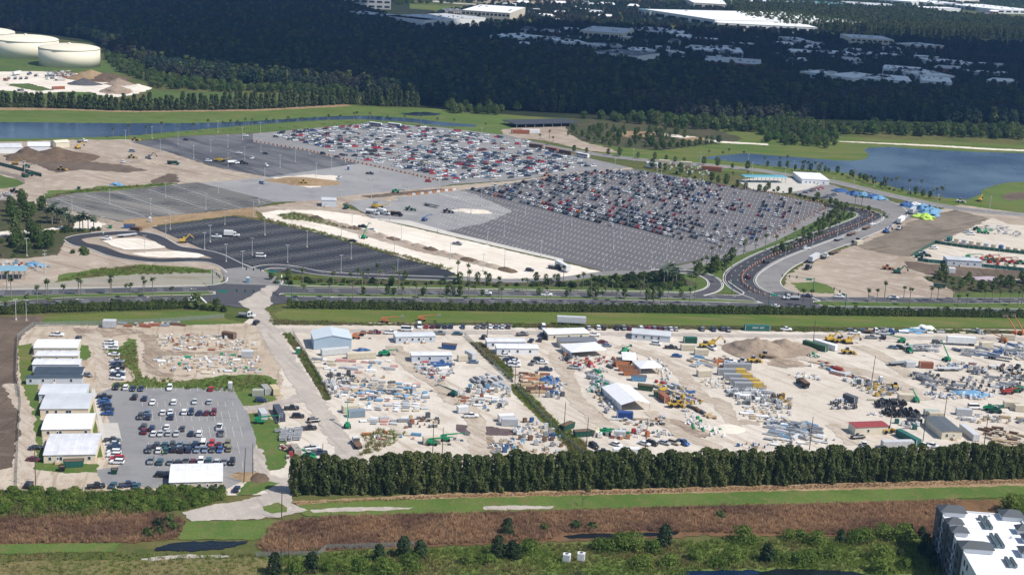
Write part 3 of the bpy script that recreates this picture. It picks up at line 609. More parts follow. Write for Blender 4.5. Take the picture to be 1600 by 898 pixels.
SLOTA = stripes('parking_lines',LOTA,(600,240),rA,bA,15.5,2.75,5.6,M_linef,True)
stripes('parking_lines',LOTB,(420,250),rA,bA,31.0,5.5,5.6,M_linef,True,True)
# compound lot bays
lb = MB(); gl = [((218,603),(368,606),24,0),((222,628),(365,628),23,0),((226,651),(372,651),23,1),((228,675),(378,675),23,1),((232,700),(384,700),23,1),((234,722),(390,722),23,0)]
for a,b,n,dbl in gl:
    A,B = P(*a),P(*b); t = (B - A).normalized(); nn = Vector((-t.y,t.x,0)) + t * -0.12
    L = (B - A).length; c = int(L / 2.75)
    for i in range(c + 1):
        q = A + t * (i * 2.75)
        strip_mb(lb,q - nn * 5.2,q + nn * (5.2 if dbl else 0.0),0.14,0.215,M_linef)
    if dbl: strip_mb(lb,A,A + t * (c * 2.75),0.14,0.22,M_linef)
o = lb.obj('parking_lines',None,False); o['kind'] = 'structure'
# stop lines, crossing and turn arrows
sl = MB()
for a,b in (((311,462),(323,474)),((440,450.5),(446,458)),((1266,464.5),(1283,471)),((1176,474),(1180,477))):
    strip_mb(sl,P(*a),P(*b),0.7,0.225,M_line)
for i in range(6): strip_mb(sl,P(368 + i * 4.6,477.2),P(368 + i * 4.6 + 2.6,477.2),3.0,0.23,M_line)
for x,y in ((122,467.8),(176,466.5),(232,465),(300,451.5),(420,461.5),(520,465),(820,469)):
    p = P(x,y); d = Vector((1,0,0)); strip_mb(sl,p,p + d * 2.4,0.3,0.228,M_line)
    sl.quad([(p.x - 1.2,p.y,.229),(p.x,p.y - .6,.229),(p.x,p.y + .6,.229)],M_line)
o = sl.obj('stop_lines',None,False); o['kind'] = 'structure'
# ================================================================ plants
rnd = random.Random(7)
L_fig = leaf_mat('fig_leaves',(0.07,0.11,0.034),(0.18,0.215,0.075),(0.155,0.17,0.06),0,.5)
L_hedge = leaf_mat('hedge_leaves',(0.06,0.10,0.03),(0.14,0.185,0.06),(0.12,0.155,0.045),0,.45)
L_bush = leaf_mat('bush_leaves',(0.10,0.185,0.03),(0.18,0.27,0.055),(0.19,0.235,0.055),0,.45)
L_dark = leaf_mat('dark_bush_leaves',(0.03,0.055,0.025),(0.055,0.085,0.034),(0.045,0.075,0.03),0,.3)
L_vine = leaf_mat('vine_leaves',(0.055,0.105,0.025),(0.11,0.165,0.045),(0.12,0.15,0.05),0.05,.35)
L_con = leaf_mat('conifer_leaves',(0.05,0.08,0.026),(0.11,0.14,0.05),(0.09,0.11,0.045),0,.35)
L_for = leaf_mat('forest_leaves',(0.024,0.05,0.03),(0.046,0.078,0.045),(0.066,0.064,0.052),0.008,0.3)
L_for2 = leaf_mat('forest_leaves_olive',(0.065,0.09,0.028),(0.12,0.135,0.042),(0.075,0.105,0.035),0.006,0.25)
L_palm = leaf_mat('palm_fronds',(0.08,0.11,0.04),(0.13,0.16,0.06),(0.11,0.13,0.05),0,.35)
L_date = leaf_mat('date_palm_fronds',(0.07,0.10,0.06),(0.12,0.15,0.09),(0.09,0.12,0.08))
L_young = leaf_mat('young_tree_leaves',(0.075,0.12,0.036),(0.14,0.185,0.06),(0.12,0.16,0.05),0,.4)
L_rust = leaf_mat('rust_grass_blades',(0.36,0.21,0.12),(0.58,0.40,0.24),(0.30,0.185,0.125),0.045,0.45)
L_straw = leaf_mat('weed_blades',(0.14,0.21,0.04),(0.25,0.29,0.075),(0.27,0.23,0.10),0.05,0.45)
L_yel = leaf_mat('yellow_shrub_leaves',(0.14,0.15,0.02),(0.20,0.19,0.03),None)
M_bark = flat('bark',(0.11,0.085,0.06),0.9,0.1,var=0.25,scale=2)
M_ptrunk = flat('palm_trunk',(0.25,0.215,0.17),0.9,0.1,var=0.2,scale=2)
def leaves(n,prof,mat,size,seed,shell=0.5,droop=0.2,noise_amp=0.25):
    """crown of leaf clumps: prof(t) gives radius at height fraction t; prof.h, prof.z0 give extent"""
    r = random.Random(seed); mb = MB(); h,z0,fn = prof
    for _ in range(n):
        t = r.random(); a = r.random() * 2 * pi
        R0 = fn(t) * (1 + noise_amp * noise.noise(Vector((cos(a) * 1.6,sin(a) * 1.6,t * 5 + seed))) * 1.8)
        rr = R0 * (shell + (1 - shell) * sqrt(r.random())) if r.random() < 0.85 else R0 * r.random()
        c = Vector((cos(a) * rr,sin(a) * rr,z0 + t * h))
        nrm = Vector((cos(a) * 0.9 + r.gauss(0,.5),sin(a) * 0.9 + r.gauss(0,.5),0.55 + r.gauss(0,.5) - droop)).normalized()
        u = nrm.orthogonal().normalized(); v = nrm.cross(u); k = r.random() * 2 * pi
        u,v = u * cos(k) + v * sin(k),v * cos(k) - u * sin(k)
        s = size * r.uniform(0.6,1.4); s2 = s * r.uniform(0.5,0.9)
        mb.quad([c - u * s,c - v * s2 + nrm * s * 0.2,c + u * s,c + v * s2 + nrm * s * 0.2],mat)
    return mb
def trunk(h,r0,r1,mat,limbs=0,seed=0,spread=1.5,n=6):
    mb = MB(); r = random.Random(seed); x = y = 0; p = Vector((0,0,-0.1))
    for i in range(3):
        q = Vector((r.gauss(0,.04) * h * .3,r.gauss(0,.04) * h * .3,h * (i + 1) / 3)); mb.tube(p,q,r0 + (r1 - r0) * i / 3,mat,n,r0 + (r1 - r0) * (i + 1) / 3); p = q
    for k in range(limbs):
        a = r.random() * 6.28; z = h * r.uniform(.45,.9)
        mb.tube((0,0,z),(cos(a) * spread,sin(a) * spread,z + spread * r.uniform(.5,1.1)),r1,mat,5,r1 * .35)
    return mb
def tree_kind(name,cat,n,prof,mat,size,th,tr,seed,limbs=4,shell=.5,namp=.25,spread=1.5):
    c = leaves(n,prof,mat,size,seed,shell,noise_amp=namp).mesh('crown')
    t = fixed(trunk(th,tr,tr * .5,M_bark,limbs,seed,spread),'trunk')
    return Kind(name,cat,[('trunk',t,[]),('crown',c,[])])
# ---- the tall evergreen screen along the yard
def figp(w,h):
    return (h,0.2,lambda t: w * (0.8 + 0.25 * sin(2.6 * t + .3)) * (1 if t < .93 else max(.4,1 - (t - .93) / .07 * .6)))
FIG = [tree_kind('screen_tree','tree',1900,figp(1.7 + .25 * (i % 3),12.0 + .3 * i),L_fig,0.40,11,.3,20 + i,5,.62,.5) for i in range(6)]
line = [(462,771),(560,770),(700,768),(900,763),(1100,758),(1300,753),(1500,748),(1690,744)]
LF = smooth(line,6); d = 0; cnt = 0; acc = 0; px = LF[0]; pts_ = []
for i in range(1,len(LF)):
    seg = LF[i] - LF[i - 1]; L_ = seg.length; s = acc
    while s < L_:
        pts_.append(LF[i - 1] + seg * (s / L_)); s += rnd.uniform(2.7,3.7)
    acc = s - L_
for i,p in enumerate(pts_):
    lab = 'dark leafy columnar tree in the tall screen, %s from its left end by the track' % ordinal(i + 1)
    FIG[rnd.randrange(6)].put((p.x + rnd.uniform(-.3,.3),p.y + rnd.uniform(-.5,.5),0.1),rnd.random() * 6.28,lab,'tall evergreen screen below the yard',scale=(rnd.uniform(.9,1.1),rnd.uniform(.9,1.1),rnd.uniform(.92,1.05)))
# ---- clipped hedge along the road
HK = []
for i in range(4):
    HK.append(Kind('hedge_tree','hedge tree',[('hedge_tree',leaves(170,(3.3 + .3 * i,0.05,lambda t: 1.45 * (1 - .55 * t ** 2)),L_hedge,.34,50 + i,.55,noise_amp=.3).mesh('hedge_tree'),[])]))
def along(pts,lo,hi,wob=.3):
    L = smooth(pts,6); out = []; acc = 0
    for i in range(1,len(L)):
        seg = L[i] - L[i - 1]; n = seg.length; s = acc
        while s < n: out.append(L[i - 1] + seg * (s / n) + Vector((rnd.uniform(-wob,wob),rnd.uniform(-wob,wob),0))); s += rnd.uniform(lo,hi)
        acc = s - n
    return out
for p in along([(452,481),(600,483),(800,486),(1000,488),(1200,491),(1400,493.5),(1640,497)],1.3,1.75):
    HK[rnd.randrange(4)].put((p.x,p.y,.1),rnd.random() * 6,'dark evergreen of the hedge between road and levee, right of the junction','hedge right of the junction',scale=(1,1,rnd.uniform(.85,1.2)))
for p in along([(-40,492),(40,489.5),(150,485.5),(240,483),(297,481)],1.3,1.75):
    HK[rnd.randrange(4)].put((p.x,p.y,.1),rnd.random() * 6,'dark evergreen of the hedge beside the road, left of the junction','hedge left of the junction',scale=(1,1,rnd.uniform(.95,1.3)))
# ---- conifer windbreak beyond the canal
CK = [tree_kind('windbreak_tree','tree',330,(14 + i,0.3,lambda t: 3.3 * (1 - .62 * t) * (.6 + .4 * min(1,t * 5))),L_con,.95,12,.35,70 + i,3,.5,.4) for i in range(5)]
wb = along([(-60,166.5),(40,168),(100,169.5),(200,173),(300,172),(400,170.5),(470,167),(545,163),(600,166),(655,167)],3.8,5.6,1.2)
for i,p in enumerate(wb):
    big = 1.15 if 305 < 800 + p.x * 1.62 * 1.0 else 1
    CK[rnd.randrange(5)].put((p.x,p.y,0),rnd.random() * 6,'narrow dark tree of the windbreak beyond the canal, %s from the left' % ordinal(i + 1),'windbreak beyond the canal',scale=(1,1,rnd.uniform(.7,.95) * big))
# ---- the far forest (one mass), bushes
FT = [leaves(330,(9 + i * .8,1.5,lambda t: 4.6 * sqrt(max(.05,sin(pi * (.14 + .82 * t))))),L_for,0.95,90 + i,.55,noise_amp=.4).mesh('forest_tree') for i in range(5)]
FB = [leaves(330,(9 + i * .8,1.5,lambda t: 4.6 * sqrt(max(.05,sin(pi * (.14 + .82 * t))))),L_vine,0.95,90 + i,.55,noise_amp=.4).mesh('belt_tree') for i in range(3)]
FO = [leaves(210,(13 + i,1.5,lambda t: 3.8 * (1 - .55 * t)),L_for2,1.0,97 + i,.5,noise_amp=.4).mesh('forest_tree') for i in range(4)]
FORX = [(-300,60),(-300,3),(0,2),(450,3),(540,12),(600,30),(640,60),(720,72),(830,84),(920,92),(1000,108),(1200,118),(1260,140),(1500,150),(1620,152),(1800,150),(1800,205),(1600,196),(1300,186),(1200,190),(1000,180),(860,176),(800,172),(700,168),(640,160),(560,142),(480,140),(400,132),(300,130),(250,118),(170,80),(140,62),(60,52),(-20,45)]
HOLE = [(840,90),(930,84),(1000,106),(960,116),(900,108)]
pts_ = [p for p in sample(FORX,8.0,rnd)]
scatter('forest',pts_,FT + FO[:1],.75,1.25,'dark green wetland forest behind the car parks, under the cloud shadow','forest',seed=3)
FORT = [(1130,12),(1230,14),(1300,18),(1420,20),(1480,30),(1620,40),(1800,44),(1800,80),(1600,62),(1450,60),(1300,52),(1210,46),(1150,34)]
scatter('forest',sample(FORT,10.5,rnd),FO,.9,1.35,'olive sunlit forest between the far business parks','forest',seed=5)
FORR = [(900,185),(1000,186),(1150,195),(1300,200),(1500,204),(1800,214),(1800,222),(1600,219),(1400,212),(1250,208),(1100,205)]
scatter('tree_belt',sample(FORR,10.5,rnd),FB,.5,1.0,'scattered green trees along the near edge of the forest by the lake','tree belt',seed=6)
# trees between the far buildings
def belt(poly,sp,label,seed,lo=.55,hi=1.0,pr=FB): scatter('tree_belt',sample(poly,sp,rnd),pr,lo,hi,label,'tree belt',seed=seed)
belt([(600,40),(760,10),(1000,5),(1130,12),(1140,40),(1300,56),(1600,70),(1800,90),(1800,150),(1600,150),(1260,138),(1200,116),(1000,104),(930,84),(830,82),(720,70),(640,58)],17.0,'street trees scattered among the low far buildings',8,.5,.95,FT)
belt([(-300,2),(540,10),(800,4),(1130,10),(1200,8),(1500,16),(1800,36),(1800,-40),(-300,-40)],24.0,'distant trees along the top edge, behind the far buildings',9,.6,1.1)
belt([t1(*p) for p in [(640,340),(750,350),(900,390),(1000,470),(1150,500),(1600,560),(1900,520),(2200,560),(2200,600),(1600,580),(1250,570),(960,550),(900,520),(760,460),(700,420)]],9.5,'sunlit bushy trees beside the tanks and the meadow',10,.4,.8)
belt([t2(*p) for p in [(1150,640),(1340,620),(1560,620),(1800,660),(1800,700),(1600,690),(1500,720),(1200,710)]],10.5,'sunlit clump of trees behind the full car park',11,.5,.85)
belt([t4(*p) for p in [(-50,770),(100,740),(280,770),(350,830),(440,880),(400,930),(200,915),(0,900),(-40,850)]],10.5,'clump of mixed trees on the lake peninsula',12,.4,.75)
# ---- shrubs, young trees, reeds
def shrub(n,r,h,mat,size,seed,name='bush',namp=.5):
    return Kind(name,'bush',[(name,leaves(n,(h,.05,lambda t: r * sqrt(max(.02,1 - (t * 1.02 - .25) ** 2 * 1.5))),mat,size,seed,.55,noise_amp=namp).mesh(name),[])])
BUSH = [shrub(950,2.4 + .3 * i,3.2 + .4 * i,L_bush,.27,300 + i) for i in range(4)]
DBUSH = [shrub(750,1.5 + .15 * i,4.4 + .3 * i,L_dark,.27,310 + i,'dark_tree',.3) for i in range(3)]
SHR = [shrub(150,.9 + .15 * i,1.2 + .3 * i,(L_young,L_vine,L_dark)[i],.3,320 + i,'shrub') for i in range(3)]
SHY = [shrub(120,.8,.9,L_yel,.28,330,'shrub')]
YT = [tree_kind('young_tree','tree',260,(4.2 + .5 * i,1.2,lambda t: 1.7 * sqrt(max(.05,sin(pi * (.1 + .85 * t))))),L_young,.42,3.2,.1,340 + i,4,.5,.4) for i in range(4)]
BT = [tree_kind('leafy_tree','tree',420,(6.0 + .7 * i,1.5,lambda t: 2.7 * sqrt(max(.05,sin(pi * (.1 + .85 * t))))),L_vine if i % 2 else L_young,.5,4.5,.16,350 + i,4,.5,.45) for i in range(4)]
def plants(lst,tf,kinds,what,lo=.85,hi=1.15,z=.12):
    for i,q in enumerate(sorted(tf(*q) for q in lst)):
        kinds[rnd.randrange(len(kinds))].put(P(*q) + Vector((0,0,z)),rnd.random() * 6,'%s, %s from the left' % (what,ordinal(i + 1)),what,scale=rnd.uniform(lo,hi))
def inzone(poly,tf,sp,kinds,what,lo=.8,hi=1.2):
    for i,(x,y) in enumerate(sorted(sample([tf(*q) for q in poly],sp,rnd))):
        kinds[rnd.randrange(len(kinds))].put((x,y,.1),rnd.random() * 6,'%s, %s from the left' % (what,ordinal(i + 1)),what,scale=rnd.uniform(lo,hi))
def linepl(pts,tf,lo,hi,kinds,what,s0=.8,s1=1.2,wob=.8):
    for i,p in enumerate(along([tf(*q) for q in pts],lo,hi,wob)):
        kinds[rnd.randrange(len(kinds))].put((p.x,p.y,.1),rnd.random() * 6,'%s, %s in line' % (what,ordinal(i + 1)),what,scale=rnd.uniform(s0,s1))
plants([(1330,560),(1400,555),(1460,560),(450,610),(560,615),(640,600),(870,620),(800,615),(960,600),(250,620)],t18,BUSH,'bright green bush in the bottom scrub left of centre',.7,1.15)
plants([(770,540),(920,522),(1025,528),(1510,515),(1600,530),(345,610),(1570,380),(115,625)],t18,DBUSH,'dark upright tree in the bottom scrub',.85,1.4)
plants([(110,490),(545,480),(600,485),(680,475),(760,470),(880,485),(780,580),(830,582),(975,578),(1000,570),(1150,540),(1260,575),(1300,580),(1370,555),(1510,435),(1440,425)],t19,BUSH,'bright green bush in the bottom scrub at centre',.65,1.2)
plants([(30,530),(950,450),(1590,548)],t19,DBUSH,'dark tree in the bottom scrub at centre',.9,1.4)
plants([(1300,278),(500,345),(200,345),(400,340)],t19,SHR,'small shrub on the reed bank',1.2,2.0)
plants([(40,540),(110,555),(190,565),(250,560),(330,520),(390,525),(130,410),(200,410),(540,430),(600,420),(720,400),(780,400),(690,620),(760,620),(850,590),(700,540),(840,420),(300,440)],t20,BUSH,'bright green bush left of the apartment building',.65,1.25)
plants([(450,430),(960,400),(880,405),(985,470),(1010,530),(1030,590),(960,500),(820,520)],t20,DBUSH,'dark tree beside the apartment building',.6,1.2)
plants([(1520,245),(1570,280),(1600,330),(1585,240),(1620,380)],t20,BUSH,'tall green bush behind the apartment building',1.2,1.6)
scatter('thicket',sample([t17(*q) for q in [(-160,115),(600,125),(1000,105),(1400,85),(1420,150),(1250,210),(1000,235),(400,245),(-160,265)]],1.9,rnd),[k.parts[0][1] for k in (BUSH[0],SHR[1],BUSH[1],SHR[0],SHR[1])] + [shrub(500,1.6,2.4,L_vine,.3,371).parts[0][1]],.45,.85,'vine-covered green thicket at bottom left below the compound','thicket',seed=20)
plants([(930,390),(1000,380),(1080,350),(1060,300),(990,330)],t17,SHR,'dark shrub at the ditch mouth',1.0,1.8)
inzone([(90,470),(260,500),(270,560),(200,600),(0,640),(-100,560),(0,520)],t5,10.5,BT,'leafy tree in the upper garden at the left edge')
inzone([(-100,690),(60,670),(250,660),(380,690),(390,730),(280,760),(220,800),(0,810),(-100,800)],t5,7.5,BT + SHR + SHR,'leafy tree in the lower garden at the left edge')
linepl([(300,660),(400,650),(560,645),(620,640)],t5,1.6,2.4,SHY + SHR,'low garden shrub below the feathery palms')
plants([(455,780),(530,790),(410,650),(520,770)],t5,SHR,'round shrub beside the loop drive',1.2,2)
linepl([(100,165),(300,168),(600,172),(900,178),(1200,178),(1600,195)],t10,2.6,4.2,SHR,'shrub on the verge below the new black car park',.8,1.5,2.2)
linepl([(150,150),(280,145),(340,155)],t10,1.4,2.2,SHY,'yellow-green shrub at the junction',1,1.6,1)
plants([(670,245),(820,242),(858,245),(1042,250),(1190,245),(1225,252),(1272,255),(1412,250),(200,150),(95,150),(845,185),(930,150),(1270,175),(1380,170),(1450,175)],t10,YT,'small dark tree beside the road right of the junction',.6,.95)
linepl([(0,180),(300,185),(600,190),(900,205),(1050,200)],t11,2.6,4.2,SHR,'shrub on the verge below the striped car park',.9,1.7,2.5)
scatter('ground_cover',sample([t11(*q) for q in [(500,150),(700,130),(1000,100),(1080,140),(1060,190),(900,205),(600,195)]],2.6,rnd),[k.parts[0][1] for k in SHR],.8,1.5,'mixed low shrubs on the planted mound inside the slip road','shrubs',seed=19)
plants([(845,275),(880,272),(920,268),(700,268),(340,258),(485,262),(525,258),(1052,262),(165,250),(210,165),(150,165),(285,165),(645,160)],t11,YT,'small dark tree along the road below the slip road',.6,.95)
inzone([(20,760),(200,690),(330,560),(420,480),(540,520),(520,560),(420,610),(300,690),(100,790),(20,800)],t8,4.4,[SHR[0],SHR[1],SHR[2],YT[1]],'bush inside the entrance road bend',.55,.95)
inzone([(1100,120),(1250,40),(1400,0),(1330,90),(1280,110),(1130,140)],t11,4.5,[SHR[0],SHR[1],YT[1]],'bush on the bank above the slip road',.8,1.3)
linepl([(350,275),(450,290),(560,320),(700,370),(850,405),(1000,440),(1090,450)],t8,4,8,YT + SHR,'shrub on the lake shore',.6,1.1,1.5)
linepl([(0,245),(100,255),(250,275),(350,280)],t8,5,9,YT,'young tree beside the lake road',.6,1.1,1.5)
linepl([(0,390),(150,415),(300,455),(480,505),(600,515),(760,565)],t8,3.5,6,SHR + YT[:1],'low shrub on the forecourt edge',.7,1.2,.6)
inzone([(320,40),(430,10),(640,0),(800,40),(1000,20),(1130,30),(1000,110),(880,130),(650,130),(450,90)],t7,11.5,BT + YT + YT,'tree of the open park behind the car parks',.6,1.15)
linepl([(900,140),(1000,130),(1120,118),(1190,108),(1290,98)],t7,7,9,BT,'round tree in the row beside the far lake end',.7,1.0,.5)
linepl([(880,255),(1040,290),(1200,330),(1400,375),(1600,405)],t7,5,9,SHR + YT,'shrub on the far edge of the striped car park',.8,1.4,1.5)
linepl([(400,150),(600,175),(800,195),(1000,215),(1500,270)],t7,9,14,YT,'young tree beside the lake road behind the coaches',.7,1.2,3)
inzone([(960,140),(1100,120),(1300,160),(1700,170),(1700,225),(1200,225),(1080,180)],t12,5.5,[SHR[0],SHR[1],BT[0],YT[2],SHR[2]],'bush of the scrub at the right of the soil yard',.55,1.0)
plants([(1270,335),(1310,338),(1350,340),(1390,345),(1225,330),(1240,320)],t9,SHR + YT[:1],'shrub at the corner of the junction',.9,1.4)
# ground cover nobody could count
def tuft(n,h,w,mat,seed,spread=.5):
    r = random.Random(seed); m = MB()
    for _ in range(n):
        a = r.random() * 6.28; b = r.random() * spread; x,y = cos(a) * b,sin(a) * b; L = h * r.uniform(.6,1.2); lx,ly = r.gauss(0,.35) * L,r.gauss(0,.35) * L; k = r.random() * 3.14; wx,wy = cos(k) * w,sin(k) * w
        m.quad([(x - wx,y - wy,0),(x + wx,y + wy,0),(x + lx + wx * .4,y + ly + wy * .4,L),(x + lx - wx * .4,y + ly - wy * .4,L)],mat)
    return m.mesh('tuft')
TR = [tuft(26,1.5 + .3 * i,.11,L_rust,400 + i,.8) for i in range(4)]
TG = [tuft(22,.9 + .2 * i,.10,L_straw,410 + i,.8) for i in range(4)]
TW = [tuft(16,.5 + .15 * i,.09,L_straw,420 + i,.6) for i in range(3)]
RB1 = [(-80,814),(100,808),(250,800),(292,815),(277,842),(200,848),(-80,850)]
RB2 = [(428,818),(520,808),(700,804),(900,799),(1200,790),(1500,783),(1470,836),(1300,836),(1100,832),(1000,830),(880,834),(860,844),(700,851),(560,857),(420,866),(405,850)]
scatter('dry_reeds',sample(RB1,.95,rnd),TR,.3,.72,'rust brown dry reeds on the left ditch bank','reeds',seed=21)
scatter('dry_reeds',sample(RB2,.95,rnd),TR,.3,.75,'rust brown dry reeds on the right ditch bank','reeds',seed=22)
scatter('scrub_grass',sample([(430,868),(560,862),(900,850),(1300,843),(1470,845),(1480,900),(1330,893),(1200,889),(1080,892),(1040,940),(430,940)],1.25,rnd),TG,.45,1.1,'tall yellow-green grass of the bottom scrub','grass',seed=23)
scatter('weeds',sample([(-80,768),(240,770),(352,780),(250,802),(100,810),(-80,814)],1.1,rnd),TG,.7,1.3,'green weeds of the thicket at bottom left','weeds',seed=24)
scatter('dry_grass',sample([(455,786),(700,774),(1000,766),(1300,757),(1690,748),(1690,753),(1300,763),(1000,771),(700,778),(470,789)],.8,rnd),[tuft(14,.5,.09,L_rust,430)],.6,1.2,'tan dry grass at the foot of the tall screen','grass',seed=25)
scatter('weeds',sample([(-80,868),(120,862),(240,865),(430,866),(440,880),(430,935),(-80,940)],1.5,rnd),TW,.6,1.3,'short dry meadow weeds at the bottom left','weeds',seed=26)
for i,(pl,tf,sp) in enumerate((([(85,395),(260,405),(760,425),(1600,422),(1600,432),(700,432),(100,430)],t10,1.6),([(0,425),(800,438),(1600,445),(1600,460),(800,452),(0,446)],t11,1.6),([(0,445),(1000,460),(1700,478),(1700,490),(1000,478),(0,468)],t12,1.6),([(170,490),(215,485),(400,750),(465,895),(435,895),(250,600)],t10,1.2),([(1335,540),(1400,540),(1600,710),(1600,785),(1430,640)],t10,1.2),([(0,5),(40,5),(250,205),(450,365),(490,445),(385,445),(180,225),(0,45)],t15,1.2),([(640,600),(760,565),(850,530),(860,680),(890,755),(1180,780),(1640,745),(1700,800),(1480,850),(1000,820),(720,812),(840,775),(780,690)],t9,1.7),([(350,160),(600,85),(900,58),(1310,92),(1300,106),(700,122)],t9,1.5),([(270,430),(500,390),(740,370),(1100,348),(1100,352),(480,404),(290,445)],t5,1.6),([(20,575),(400,660),(700,748),(1200,888),(1220,880),(700,735),(400,645),(40,560)],t6,1.3),([(130,545),(240,530),(500,600),(640,640),(480,615),(300,580),(170,572)],t6,1.5),([(660,320),(780,285),(930,310),(860,370),(760,420),(640,450),(700,380)],t14,1.4))):
    scatter('weeds',sample([tf(*q) for q in pl],sp,rnd),TW + TG[:2],.6,1.4,('weeds on the verge above the yard road, left part','weeds on the verge above the yard road, middle part','weeds on the verge above the yard road, right part','weeds beside the street fence','weeds along the yard fence, upper part','weeds along the yard fence, lower part','weeds around the compound lot','weeds on the bank above the graded flat','weeds along the dusty car park','weeds along the edge of the new black car park','weeds on the spoil bank of the sand road','weeds below the slab field')[i],'weeds',seed=30 + i)
# a bare sapling on the reed bank
m = MB(); q = random.Random(5)
def twig(p,d,L,r,dep):
    e = p + d * L; m.tube(p,e,r,M_bark,5,r * .6)
    if dep:
        for _ in range(3): twig(e,(d + Vector((q.gauss(0,.45),q.gauss(0,.45),q.uniform(0,.3)))).normalized(),L * .68,r * .6,dep - 1)
twig(Vector((0,0,0)),Vector((0,0,1)),2.6,.12,4)
o = m.obj('bare_tree'); o.location = P(*t19(440,205)); tag(o,'thin leafless tree standing on the reed bank','tree')
# ================================================================ buildings
M_white = flat('white_metal',(0.80,0.80,0.80),.5,.4,var=.08,scale=.25)
M_glass = flat('dark_glass',(0.03,0.04,0.055),.15,.5,var=.1)
M_door = flat('door_white',(0.75,0.74,0.72),.6,.3,var=.05)
M_tan = flat('tan_siding',(0.70,0.59,0.44),.8,.2,var=.08,scale=.4)
M_cream = flat('cream_siding',(0.66,0.60,0.47),.8,.2,var=.08,scale=.4)
M_grey = flat('grey_siding',(0.55,0.58,0.61),.8,.2,var=.08,scale=.4)
M_rwhite = flat('white_roof',(0.70,0.70,0.72),.6,.3,var=.22,scale=.35)
M_rgrey = flat('grey_roof',(0.55,0.57,0.59),.6,.3,var=.14,scale=.2)
M_rdark = flat('dark_roof',(0.055,0.075,0.10),.7,.2,var=.2,scale=.3)
M_skirt = flat('trailer_skirt',(0.25,0.22,0.18),.9,.1)
M_trim = flat('white_trim',(0.72,0.72,0.7),.7,.2,var=.05)
M_steel = flat('galvanised_steel',(0.42,0.43,0.44),.45,.5,.4,var=.15)
M_dsteel = flat('dark_steel',(0.06,0.06,0.065),.6,.3,var=.2)
M_timber = flat('raw_timber',(0.42,0.30,0.18),.85,.15,var=.2,scale=1.2)
def gabled(name,label,cat,fl,fr,yb,h,ridge,wall,roof,along='x',doors=(),wins=(),side_wins=0,group=None,gable=None,ribs=0,over=.25):
    """building on the ground quad front-left..front-right (photo pixels) running back to photo row yb"""
    A,B = P(*fl),P(*fr); t = (B - A); L = t.length; rz = atan2(t.y,t.x)
    D = P((fl[0] + fr[0]) / 2,yb).y - (A.y + B.y) / 2; D = max(2.4,D)
    e = empty(name,(A.x,A.y,0.1),rz,label,cat,group)
    w = MB()
    w.box(0,L,0,D,0,h,wall)
    if along == 'y':
        w.hull([(0,0,h),(L,0,h),(L / 2,0,h + ridge)],[(0,D,h),(L,D,h),(L / 2,D,h + ridge)],wall)
    else:
        w.hull([(0,0,h),(0,D,h),(0,D / 2,h + ridge)],[(L,0,h),(L,D,h),(L,D / 2,h + ridge)],wall)
    w.obj('wall',e)
    r = MB(); o = over; th = .09
    def slab(q):
        n = (Vector(q[1]) - Vector(q[0])).cross(Vector(q[2]) - Vector(q[1])).normalized(); n = n if n.z > 0 else -n
        r.hull([Vector(p) + n * .012 for p in q],[Vector(p) + n * (th + .012) for p in q],roof)
    if along == 'y':
        k = ridge / (L / 2)
        slab([(-o,-o,h - o * k),(L / 2,-o,h + ridge),(L / 2,D + o,h + ridge),(-o,D + o,h - o * k)])
        slab([(L / 2,-o,h + ridge),(L + o,-o,h - o * k),(L + o,D + o,h - o * k),(L / 2,D + o,h + ridge)])
    else:
        k = ridge / (D / 2)
        slab([(-o,-o,h - o * k),(L + o,-o,h - o * k),(L + o,D / 2,h + ridge),(-o,D / 2,h + ridge)])
        slab([(-o,D / 2,h + ridge),(L + o,D / 2,h + ridge),(L + o,D + o,h - o * k),(-o,D + o,h - o * k)])
    ro = r.obj('roof',e)
    if ribs:
        sm = MB()
        for i in range(1,ribs):
            if along == 'x':
                x = L * i / ribs
                for y0,y1,z0,z1 in ((-o,D / 2,h - o * k,h + ridge),(D / 2,D + o,h + ridge,h - o * k)): sm.bar((x,y0,z0 + th + .03),(x,y1,z1 + th + .03),.12,.06,roof)
            else:
                y = D * i / ribs
                sm.bar((0,y,h + th + .03),(L / 2,y,h + ridge + th + .03),.12,.06,roof); sm.bar((L / 2,y,h + ridge + th + .03),(L,y,h + th + .03),.12,.06,roof)
        sm.obj('roof_seam',ro)
    for f in doors:
        m = MB(); m.box(L * f - .5,L * f + .5,-.06,0,.1,2.25,M_door); d = m.obj('door',e)
        m = MB(); m.box(L * f - .25,L * f + .25,-.09,-.062,1.3,2.0,M_glass); m.obj('pane',d)
        m = MB()
        m.box(L * f - .9,L * f + .9,-1.5,-.08,-.08,.12,M_timber); m.box(L * f - .9,L * f - .8,-1.5,-.1,.12,1.0,M_timber); m.obj('steps',e)
    for f in wins:
        m = MB(); m.box(L * f - .55,L * f + .55,-.07,0,1.0,2.3,M_trim); d = m.obj('window',e)
        m = MB(); m.box(L * f - .42,L * f + .42,-.1,-.072,1.12,1.62,M_glass); m.obj('pane',d)
        m = MB(); m.box(L * f - .42,L * f + .42,-.1,-.072,1.68,2.18,M_glass); m.obj('pane',d)
    for i in range(side_wins):
        y = D * (i + .5) / side_wins; m = MB(); m.box(-.07,0,y - .5,y + .5,1.1,2.2,M_trim); d = m.obj('window',e)
        m = MB(); m.box(-.1,-.072,y - .4,y + .4,1.2,2.1,M_glass); m.obj('pane',d)
    return e
G = 'office trailers in the left compound'
gabled('office_trailer','cream office trailer with white roof, farthest of the left compound row','trailer',(53,555),(121,555),541,3.1,.5,M_cream,M_rwhite,'x',(),(.2,.4,.6,.85),group=G,ribs=6)
